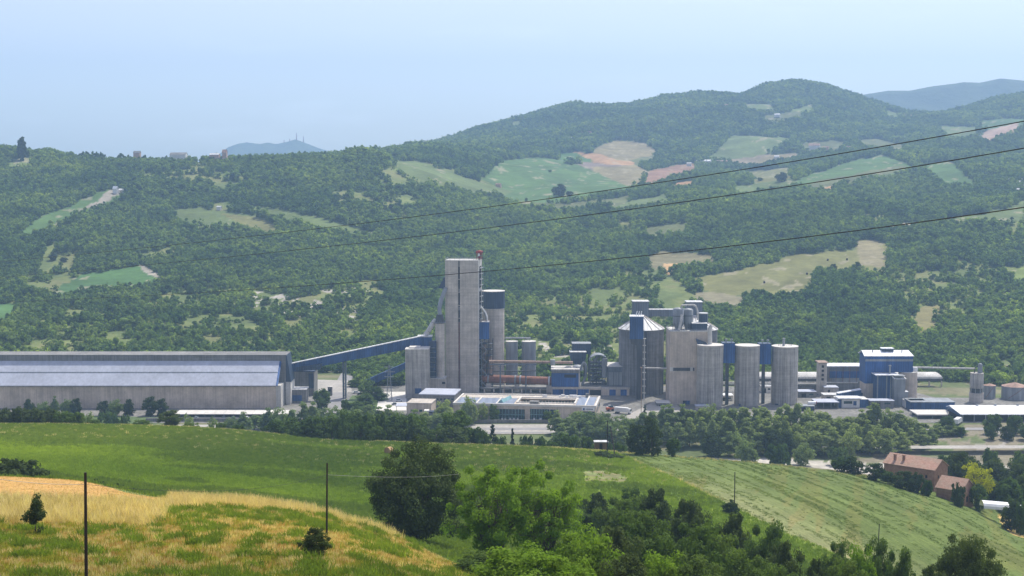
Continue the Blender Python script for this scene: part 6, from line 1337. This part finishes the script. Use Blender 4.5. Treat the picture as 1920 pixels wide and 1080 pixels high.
# two dark trees, hut side
plant('darkround', 1196, 793, 500, 38, 'shorter of two dark trees on the edge of the mown field'); plant('darkround', 1222, 780, 503, 38, 'taller of two dark trees on the edge of the mown field'); plant('round0', 1262, 818, 508, 26, 'small lone tree just past the two dark trees')
plant('spruce', 1209, 757, 783, 16, 'pointed dark spruce at the edge of the pale yard', 'spruce_tree'); plant('spruce', 1240, 768, 792, 16, 'smaller dark spruce near the big concrete block', 'spruce_tree')
for u, vt, Y, w, pr, lb in ((924, 789, 560, 26, 'spruce', 'cone shaped green tree at the field edge before the pale road'), (961, 797, 560, 15, 'spruce', 'slim small cypress like tree before the pale road'), (882, 800, 545, 44, 'bush', 'pale rounded bush beside the dark leafy tree at the field edge'), (905, 805, 548, 30, 'bush', 'small bush next to the cone shaped tree'), (1062, 812, 555, 52, 'bush', 'broad grey green bush beside the wooden hut'), (1095, 818, 552, 36, 'bush', 'smaller grey green bush close to the wooden hut'), (985, 815, 570, 30, 'bush', 'low scrubby bush between the slim tree and the broad bush'), (1015, 818, 565, 34, 'bush', 'low pale scrub below the pale road'), (940, 817, 560, 28, 'bush', 'low scrub at the foot of the cone shaped tree'),
  (880, 742, 768, 30, 'round1', 'rounded tree before the office wing'), (904, 755, 776, 20, 'round1', 'forked green shrub tree before the office wall'), (862, 768, 774, 22, 'bush', 'small light bush at the office wall'), (926, 755, 776, 18, 'round0', 'upright shrub tree at the glass front'), (1028, 768, 776, 18, 'round0', 'small round tree before the office glass front'), (835, 748, 774, 36, 'round1', 'leafy tree between gatehouse and office')):
    plant(pr, u, vt, Y, w, lb, 'spruce_tree' if pr == 'spruce' else ('bush' if pr == 'bush' else 'tree'), 'bush' if pr == 'bush' else 'tree')
# belts in the valley
LM = [(30, 'the hedge end of the long hall'), (150, 'the long hall roof'), (300, 'the long hall'), (420, 'the parking canopy'), (540, 'the end of the long hall'), (620, 'the plant road'), (700, 'the lattice pylon'), (780, 'the mill block'), (850, 'the office wing'), (950, 'the office skylight'), (1060, 'the office courtyard'), (1130, 'the office corner'), (1200, 'the thin shaft'), (1285, 'the big concrete block'), (1335, 'the first round silo'), (1400, 'the middle round silo'), (1470, 'the round silo with a stack'), (1545, 'the slim stair tower'), (1600, 'the control building'), (1665, 'the tall blue building'), (1740, 'the low blue hall'), (1800, 'the white canopy'), (1870, 'the blue walled shed')]
def lm(u): return min(LM, key=lambda q: abs(q[0] - u))[1]
def row(u0, u1, step, tops, Y, dy, w, protos, adj, grp, where):
    u = u0
    while u < u1:
        uu = u + rs.uniform(-5, 5); vt = np.interp(uu, [q[0] for q in tops], [q[1] for q in tops]) + rs.uniform(-5, 6) - 6; yy = Y + rs.uniform(-dy, dy)
        plant(rs.choice(protos), uu, vt, yy, rs.uniform(*w), '%s, %s, below %s' % (adj, where, lm(uu)), group=grp + ' ' + lm(uu)); u += step * rs.uniform(.8, 1.25)
pp = ['poplar0', 'poplar1', 'poplar2', 'poplar0', 'round1']
row(1240, 1800, 19, [(1230, 772), (1300, 768), (1345, 762), (1400, 772), (1440, 762), (1480, 766), (1530, 770), (1570, 788), (1620, 776), (1650, 762), (1700, 778), (1735, 800), (1800, 806)], 738, 5, (32, 46), pp, 'grey green poplar', 'back row poplars', 'back belt row')
row(1250, 1760, 19, [(1250, 800), (1350, 788), (1500, 790), (1620, 798), (1740, 806)], 716, 5, (30, 44), pp, 'leafy poplar', 'middle row poplars', 'middle belt row')
row(1340, 1700, 27, [(1290, 818), (1400, 812), (1560, 812), (1720, 818)], 700, 5, (34, 50), pp + ['darkround'], 'darker leafy tree', 'front row trees', 'front belt row')
row(1400, 1600, 62, [(1380, 832), (1600, 846)], 668, 8, (34, 46), ['bush', 'round1', 'bush'], 'low willow bush', 'riverbed bushes', 'on the pale riverbed')
row(1045, 1235, 19, [(1045, 782), (1090, 778), (1150, 788), (1235, 780)], 738, 5, (34, 48), pp, 'grey green poplar', 'back row poplars', 'back belt row')
row(1050, 1190, 24, [(1060, 796), (1200, 806)], 712, 5, (32, 44), pp, 'leafy poplar', 'middle row poplars', 'middle belt row')
row(435, 860, 21, [(435, 788), (480, 776), (540, 770), (580, 762), (640, 772), (700, 766), (780, 772), (860, 778)], 742, 10, (32, 46), pp, 'hazy green tree', 'trees before the plant', 'in the belt before the plant')
row(520, 800, 21, [(520, 796), (580, 786), (650, 780), (720, 774), (800, 782)], 548, 12, (34, 50), ['round0', 'darkround', 'round2', 'round0'], 'dark leafy tree', 'field edge trees', 'far crop field edge')
row(650, 820, 30, [(650, 798), (820, 806)], 520, 5, (30, 42), ['bushdark', 'bush'], 'dark bush', 'field edge bushes', 'crop field edge')
plant('round0', 850, 766, 528, 66, 'tall leafy tree standing alone at the crop field edge before the office'); plant('bushdark', 848, 800, 515, 62, 'dark bush under the tall leafy tree at the crop field edge', 'bush', 'bush')
for u, vt, Y, w, pr, lb in ((603, 727, 820, 34, 'round0', 'rounded tree beside the plant road near the small workshop'), (700, 722, 852, 36, 'round0', 'green tree on the grass strip near the lattice pylon'), (686, 738, 835, 36, 'round2', 'green tree on the grass strip before the lattice pylon'), (668, 752, 815, 32, 'round0', 'green tree low on the grass strip beside the plant road'), (712, 735, 850, 30, 'round2', 'tree right at the lattice pylon foot'), (648, 748, 815, 16, 'bush', 'small bush on the grass strip beside the road'), (690, 706, 912, 34, 'darkround', 'dark tree before the low blue conveyor, road end'), (716, 702, 914, 34, 'round0', 'tree before the middle of the low blue conveyor'), (742, 706, 912, 32, 'darkround', 'dark tree before the low blue conveyor, block end'), (664, 712, 905, 26, 'round2', 'tree beside the pale upper yard'), (692, 760, 800, 36, 'round2', 'broad tree below the grass strip'), (655, 772, 790, 36, 'round0', 'tree at the lower end of the plant road')): plant(pr, u, vt, Y, w, lb, 'bush' if pr == 'bush' else 'tree', 'bush' if pr == 'bush' else 'tree')
for u, vt, w, pr, lb in ((54, 748, 20, 'darkround', 'dark tree against the far end of the long hall wall'), (82, 752, 30, 'round1', 'pale green tree against the hall wall beside the dark one'), (103, 744, 18, 'poplar0', 'slim pale green tree against the hall wall'), (128, 748, 26, 'round1', 'green pointed tree before the hall wall'), (141, 746, 20, 'darkround', 'dark tree behind the green pointed one at the hall'), (193, 751, 22, 'darkround', 'dark tree alone in a gap before the hall wall'), (216, 748, 30, 'round1', 'light green broad tree before the hall wall'), (240, 747, 18, 'darkround', 'dark slim tree behind the cone shaped one'), (245, 757, 20, 'spruce', 'light cone shaped tree before the hall wall'), (280, 743, 26, 'darkround', 'dark tree, first of the last pair at the hall wall'), (301, 747, 24, 'darkround', 'dark tree, second of the last pair at the hall wall')): plant(pr, u, vt, 797, w, lb)
for k, (u, vt, Y, w, pr) in enumerate(((-20, 764, 512, 46, 'bushdark'), (10, 766, 510, 44, 'bushdark'), (38, 764, 512, 42, 'bushdark'), (66, 766, 510, 42, 'bushdark'), (94, 766, 512, 40, 'bushdark'), (118, 770, 508, 40, 'bush'), (142, 772, 512, 34, 'bush'))): plant(pr, u, vt, Y, w, 'dark bush in the hedge at the edge of the field before the long hall' if pr == 'bushdark' else 'brighter bush at the end of the dark hedge', 'bush', 'bush', 'hedge bushes before the long hall')
for u, vt, Y, w, pr, lb in ((200, 770, 740, 40, 'bush', 'low green bush between the hedge and the hall trees'), (165, 772, 560, 32, 'round1', 'small pale tree at the end of the dark hedge'), (230, 777, 700, 40, 'bush', 'broad low bush beyond the field edge'), (317, 769, 512, 40, 'darkround', 'single dark round tree at the field edge before the long hall'), (356, 776, 600, 34, 'round1', 'hazy pale tree before the white canopy'), (400, 781, 600, 30, 'round1', 'hazy small tree before the middle of the white canopy'), (415, 792, 520, 22, 'bush', 'small bush on the field edge before the canopy'), (445, 796, 520, 26, 'bush', 'low bush on the field edge near the canopy end'), (175, 786, 508, 26, 'bush', 'tiny bush on the field edge past the hedge'), (265, 787, 508, 34, 'bush', 'flat low bush on the field edge before the lone tree'), (360, 793, 510, 30, 'bush', 'flat low bush on the field edge after the lone tree'), (1775, 777, 742, 30, 'round0', 'rounded tree before the white loading canopy'), (1862, 773, 742, 32, 'round0', 'rounded tree before the blue walled shed'), (1858, 795, 728, 20, 'round2', 'small tree beneath the rounded one at the blue shed'), (1903, 775, 742, 30, 'round0', 'tree at the far end of the blue walled shed'), (1890, 795, 728, 24, 'bushdark', 'dark bush before the blue walled shed'), (1800, 800, 735, 18, 'bush', 'small bush beside the corner of the blue shed'), (1925, 795, 728, 28, 'round0', 'tree cut by the frame edge near the blue shed')): plant(pr, u, vt, Y, w, lb, 'bush' if 'bush' in pr else 'tree', 'bush' if 'bush' in pr else 'tree')
for k in range(16):
    u = rs.uniform(900, 1240); plant('bush', u, 846 - rs.uniform(14, 22) + (u - 900) * .02, rs.uniform(540, 600), rs.uniform(18, 30), 'low scrubby bush on the rough ground beyond the green field', 'bush', 'bush', 'scrub beyond the field')
# ridge line and lone hill trees
plant('column', 40, 256, 2090, 14, 'tall dark column shaped tree alone on the ridge', 'column_tree')
for i, u in enumerate((140, 155, 164, 174, 183, 191)): plant('ridge', u, 284 + (i == 0) * 4 + rs.uniform(-1, 1), 2140, 11, ('small round tree at the start of the ridge row', 'round topped tree in the row of five on the ridge')[i > 0], group='round trees in a row on the ridge' if i else None)
for u, vt, w in ((228, 287, 14), (241, 290, 10), (270, 290, 9), (311, 291, 6), (630, 287, 4), (637, 286, 4), (644, 288, 4), (684, 284, 6), (705, 279, 6), (716, 278, 8), (724, 277, 9), (738, 276, 7), (750, 274, 9), (758, 273, 8), (770, 270, 9), (800, 262, 6)): plant('ridge', u, vt, np.interp(u, [640, 700, 800], [2140, 2650, 3350]), w, 'small round tree on the skyline ' + ('near the dark ridge villa' if u < 320 else 'in the dip beyond the blue mountain' if u < 650 else 'on the slope climbing to the big wooded hill'), group='skyline trees ' + ('by the villa' if u < 320 else 'in the dip' if u < 650 else 'on the slope'))
for u, v, w, h, lb in ((1049, 368, 26, 24, 'dark clump tree alone in the big green hill field'), (1068, 368, 14, 10, 'small tree beside the dark clump in the big green field'), (1031, 323, 7, 5, 'tiny bush in the middle of the big green hill field'), (1466, 340, 22, 18, 'round tree beside the tan hill field'), (1425, 340, 10, 8, 'small bush at the tan hill field'), (1492, 332, 10, 18, 'slim tree between the hill fields'), (1606, 512, 18, 22, 'dark tree at the lower edge of the tan hay field on the hill'), (1562, 512, 14, 18, 'smaller dark tree at the lower edge of the tan hill field'), (1382, 505, 20, 18, 'dark tree at the upper edge of the tan hill field'), (100, 490, 16, 16, 'dark bush in the small tan clearing'), (120, 492, 14, 10, 'second dark bush in the small tan clearing')):
    Y = solveY(u, v); plant('darkround' if w > 12 else 'round0', u, v - h, Y, w, lb, vbase=v)
n_ = {}
for t, u in TREES:
    if not t.get('label'): t['label'] = 'leafy green tree'
print('single trees', len(TREES))

# ------------------------------------------------------------------ woods on the hills
def hill_mesh(seed, h, rad, n, ls, mat, shape='round'):
    cc, Pn, N, R = crown_points(seed, h, rad, .2, 9, rad * .62, n, shape, .2, .5)
    V, Fq = leaves(Pn, N, ls, R, .75); return mesh_np('wood', V, Fq, mat)
woods = instance_collection('wood_tree', [hill_mesh(100 + i, 7.6 + .5 * i, 3.6 + .25 * (i % 3), 22, .95, 'leaf_hill', 'round' if i % 3 else 'poplar') for i in range(6)] + [hill_mesh(200 + i, 3.2, 2.1, 15, .6, 'leaf_scrub') for i in range(3)])
def jitter_grid(y0, y1, cell, umin=-80, umax=2000):
    x0 = (umin - 960) / F * y1; x1 = (umax - 960) / F * y1
    nx = int((x1 - x0) / cell); ny = int((y1 - y0) / cell)
    i, j = np.meshgrid(np.arange(nx), np.arange(ny), indexing='ij')
    x = x0 + (i + NR.uniform(0, 1, i.shape)) * cell; y = y0 + (j + NR.uniform(0, 1, j.shape)) * cell
    x = x.ravel(); y = y.ravel(); s = s_of(x, y); k = (s > umin) & (s < umax); return x[k], y[k]
PT = []
for y0, y1, cell in ((885, 1500, 4.8), (1500, 2200, 5.6), (2200, 3000, 6.9), (3000, 4250, 8.)):
    x, y = jitter_grid(y0, y1, cell); z = H(x, y); vis = visible(x, y, z)
    x, y, z = x[vis], y[vis], z[vis]; u, v = project(x, y, z)
    fi = field_of(u, v); uh, vh = project(x, y, z + 4.5 * (cell / 6)); fi = np.maximum(fi, field_of(uh, vh)); spd = sparse_of(u, v)
    glade = fbm(x / 75, y / 110, 4, 97) > .38; spd = np.where(glade & (y < 2600), np.minimum(spd, .45), spd)
    cl = fbm(x / 16, y / 16, 2, 91) * .5 + .5
    keepm = (fi < 0) & ((spd > .95) | (cl < spd * .8 + .12))
    small = keepm & (spd < .95) & (NR.uniform(0, 1, len(x)) < .55)
    lw = y < 1030
    yard = lw & (inpoly(u, v, [(560, 760), (560, 690), (600, 700), (668, 700), (672, 745)]) | inpoly(u, v, [(700, 800), (700, 722), (1250, 722), (1300, 712), (1450, 716), (1800, 716), (1960, 735), (1960, 800)]) | ((u > 1405) & (u < 1785) & (y < 925)) | ((u > 880) & (u < 1020) & (y < 930)) | ((u > 1040) & (u < 1360) & (y < 905)) | ((u > 745) & (u < 905) & (y < 912)) | ((u > 1800) & (y < 880)) | ((x < -110) & (y < 905) & (u > 530)) | ((x < -110) & (y < 870)))
    keepm &= ~yard
    x, y, z, small = x[keepm], y[keepm], z[keepm], small[keepm]
    sc = NR.uniform(.6, 1.35, len(x)) * (cell / 6.2) ** .75 * np.where(small, .9, 1) * (1 + .3 * fbm(x / 60, y / 60, 2, 93))
    ix = np.where(small, 6 + NR.randint(0, 3, len(x)), NR.randint(0, 6, len(x)))
    PT.append((x, y, z, sc, ix))
x, y, z, sc, ix = [np.concatenate(q) for q in zip(*PT)]
print('hill trees', len(x))
far = y > 2350
for nm, k, lb in (('woodland', ~far, 'dense green broadleaf wood and scrub covering the slopes above the plant'), ('distant_woodland', far, 'hazy dark green wood on the high hills beyond the fields')):
    scatter(nm, np.stack([x[k], y[k], z[k] - .4], 1), NR.uniform(0, 6.28, k.sum()), np.stack([sc[k] * NR.uniform(.9, 1.15, k.sum()), sc[k] * NR.uniform(.9, 1.15, k.sum()), sc[k]], 1), ix[k], woods, lb, 'woodland')

# ------------------------------------------------------------------ grasses and crops
tufts = instance_collection('tuft', [blade_mesh('tuft', 300 + i, 16, .42, .16, .016, 'grass_dry') for i in range(2)] + [blade_mesh('tuft', 310 + i, 16, .3, .18, .018, 'grass_brown') for i in range(2)] + [blade_mesh('tuft', 320 + i, 20, .34, .16, .026, 'grass_green', .5) for i in range(2)] + [blade_mesh('tuft', 330 + i, 20, .95, .2, .018, 'grass_dry', .6) for i in range(2)] + [blade_mesh('tuft', 340 + i, 70, .62, .30, .035, 'weed', .7) for i in range(2)])
x, y = jitter_grid(60, 215, .40, -80, 1250); z = H(x, y); u, v = project(x, y, z)
hb = np.interp(v, [840, 855, 900, 950, 1000, 1030, 1080, 1200], [1130, 1172, 1275, 1375, 1475, 1548, 1650, 1900])
k = visible(x, y, z, 1, 6) & (y < np.interp(u, [0, 150, 300, 600, 850, 1000], [214, 212, 190, 182, 170, 150]))
x, y, z, u, v = x[k], y[k], z[k], u[k], v[k]
p = fbm(x / 2.5, y / 3.5, 4, 44); q = fbm(x / .9, y / .9, 2, 47)
stb = inpoly(u, v, [(-400, 880), (120, 890), (330, 938), (300, 945), (100, 938), (-400, 934)]) & (y > 148)
edge = (inpoly(u, v, [(-200, 926), (300, 922), (620, 950), (850, 1030), (860, 1046), (608, 968), (420, 948), (320, 958), (290, 990), (100, 985), (-200, 985)]) & ~stb)
r = NR.uniform(0, 1, len(x))
green = (fbm(x / 9, y / 11, 2, 52) * .5 + fbm(x / 1.1, y / 1.3, 2, 53) > .20)
ix = np.where((green | (r > .92)) & ~edge, 4, np.where(r < .34, 0, 2)); ix = np.where(stb, np.where(r < .15, 0, 2), ix); ix = np.where(edge & (r < .62), 6, ix); ix = np.where(edge & (r >= .62) & (p > .1), 4, ix); ix = np.where(edge & (r > .4) & (r < .6), 2, ix)
wd = (fbm(x / 1.4, y / 1.7, 2, 49) + .3 * fbm(x / 9, y / 11, 2, 52) > .38) & (NR.uniform(0, 1, len(x)) < .42) & ~edge & ~stb
ix = np.where(wd, 8, ix)
ix = ix + NR.randint(0, 2, len(x))
sc = NR.uniform(.6, 1.3, len(x)) * np.where(edge, 1 + .35 * fbm(x / 1.5, y / 1.5, 2, 50), 1); sc = np.where(stb, .3, sc)
kk = ~stb | (r < .4)
print('tufts', kk.sum())
scatter('grass', np.stack([x, y, z], 1)[kk], NR.uniform(0, 6.28, kk.sum()), sc[kk], ix[kk], tufts, 'mixed dry golden and green grass on the near meadow slope', 'grass')
crops = instance_collection('crop_plant', [blade_mesh('crop', 400 + i, 22, .55, .30, .05, 'crop', .6) for i in range(2)] + [blade_mesh('crop', 410 + i, 22, .6, .3, .05, 'crop_dark', .6) for i in range(2)] + [blade_mesh('crop', 420 + i, 20, .22, .34, .05, 'hay', 1.6) for i in range(2)] + [blade_mesh('crop', 430, 18, .7, .3, .04, 'grass_dry', .6)])
x, y = jitter_grid(215, 523, .95, -80, 2000); z = H(x, y); u, v = project(x, y, z)
k = visible(x, y, z, 1, 5); x, y, z, u, v = x[k], y[k], z[k], u[k], v[k]
hb = np.interp(v, [840, 855, 900, 950, 1000, 1030, 1080, 1200], [1130, 1172, 1275, 1375, 1475, 1548, 1650, 1900])
hy = u > hb; p = fbm(x / 60 + 2, y / 38, 3, 14); r = NR.uniform(0, 1, len(x))
fz = y + 25 * fbm(x / 40, y / 40, 3, 23)
p = np.where(fz < 335, -1, p)
ix = np.where(hy, 4, np.where(p + .25 * (r - .5) > .08, 0, 2)) + NR.randint(0, 2, len(x))
marg = (y > 500) | (np.abs(u - hb) < 5)
ix = np.where(marg & (r < .3), 6, ix); ix = np.where(~hy & (fz > 440) & (fbm(x / 3, y / 3, 2, 26) > .1) & (r < .07), 6, ix)
bare = inpoly(u, v, [(1090, 885), (1130, 882), (1180, 895), (1170, 906), (1100, 902)])
ca, sa = cos(radians(-14)), sin(radians(-14))
swath = fbm((x * ca - y * sa) / 1.8, (x * sa + y * ca) / 28, 2, 95)
tr = ((y > 500) & (u > 540) & (u < 705)) | ((y > 508) & (u < 300))
ix = np.where(inpoly(u, v, [(1870, 962), (1895, 975), (1930, 985), (1930, 1012), (1900, 1003), (1880, 988)]), 6, ix)
k = ~tr & np.where(hy, swath + .45 * fbm(x / 1.6, y / 2.2, 2, 96) + .3 * (r - .5) > .16, r < .9) & ~(bare & (r < .8))
print('crops', k.sum())
sc = NR.uniform(.7, 1.35, len(x)) * np.where(hy, .8, 1)
scatter('crop_rows', np.stack([x, y, z], 1)[k], NR.uniform(0, 6.28, k.sum()), sc[k], ix[k], crops, 'green crop and cut hay covering the sloping fields', 'crop')

# ------------------------------------------------------------------ haze
def haze():
    b = MB().bx(-7000, 7000, -60, 9600, -4.2 - 1, 900)
    me = bpy.data.meshes.new('haze'); me.from_pydata(b.v, [], b.f)
    m = bpy.data.materials.new('haze'); m.use_nodes = True; t = m.node_tree; t.nodes.clear()
    o = t.nodes.new('ShaderNodeOutputMaterial'); p = t.nodes.new('ShaderNodeVolumePrincipled')
    p.inputs['Color'].default_value = HAZE_COL; p.inputs['Density'].default_value = HAZE_D; p.inputs['Anisotropy'].default_value = HAZE_G
    t.links.new(p.outputs[0], o.inputs['Volume']); me.materials.append(m)
    ob = bpy.data.objects.new('haze', me); C.collection.objects.link(ob); ob['kind'] = 'stuff'; ob['label'] = 'pale blue summer haze filling the valley air'; ob['category'] = 'haze'
HAZE_COL = (.44, .67, 1, 1); HAZE_D = 1.35e-4; HAZE_G = .2
haze()
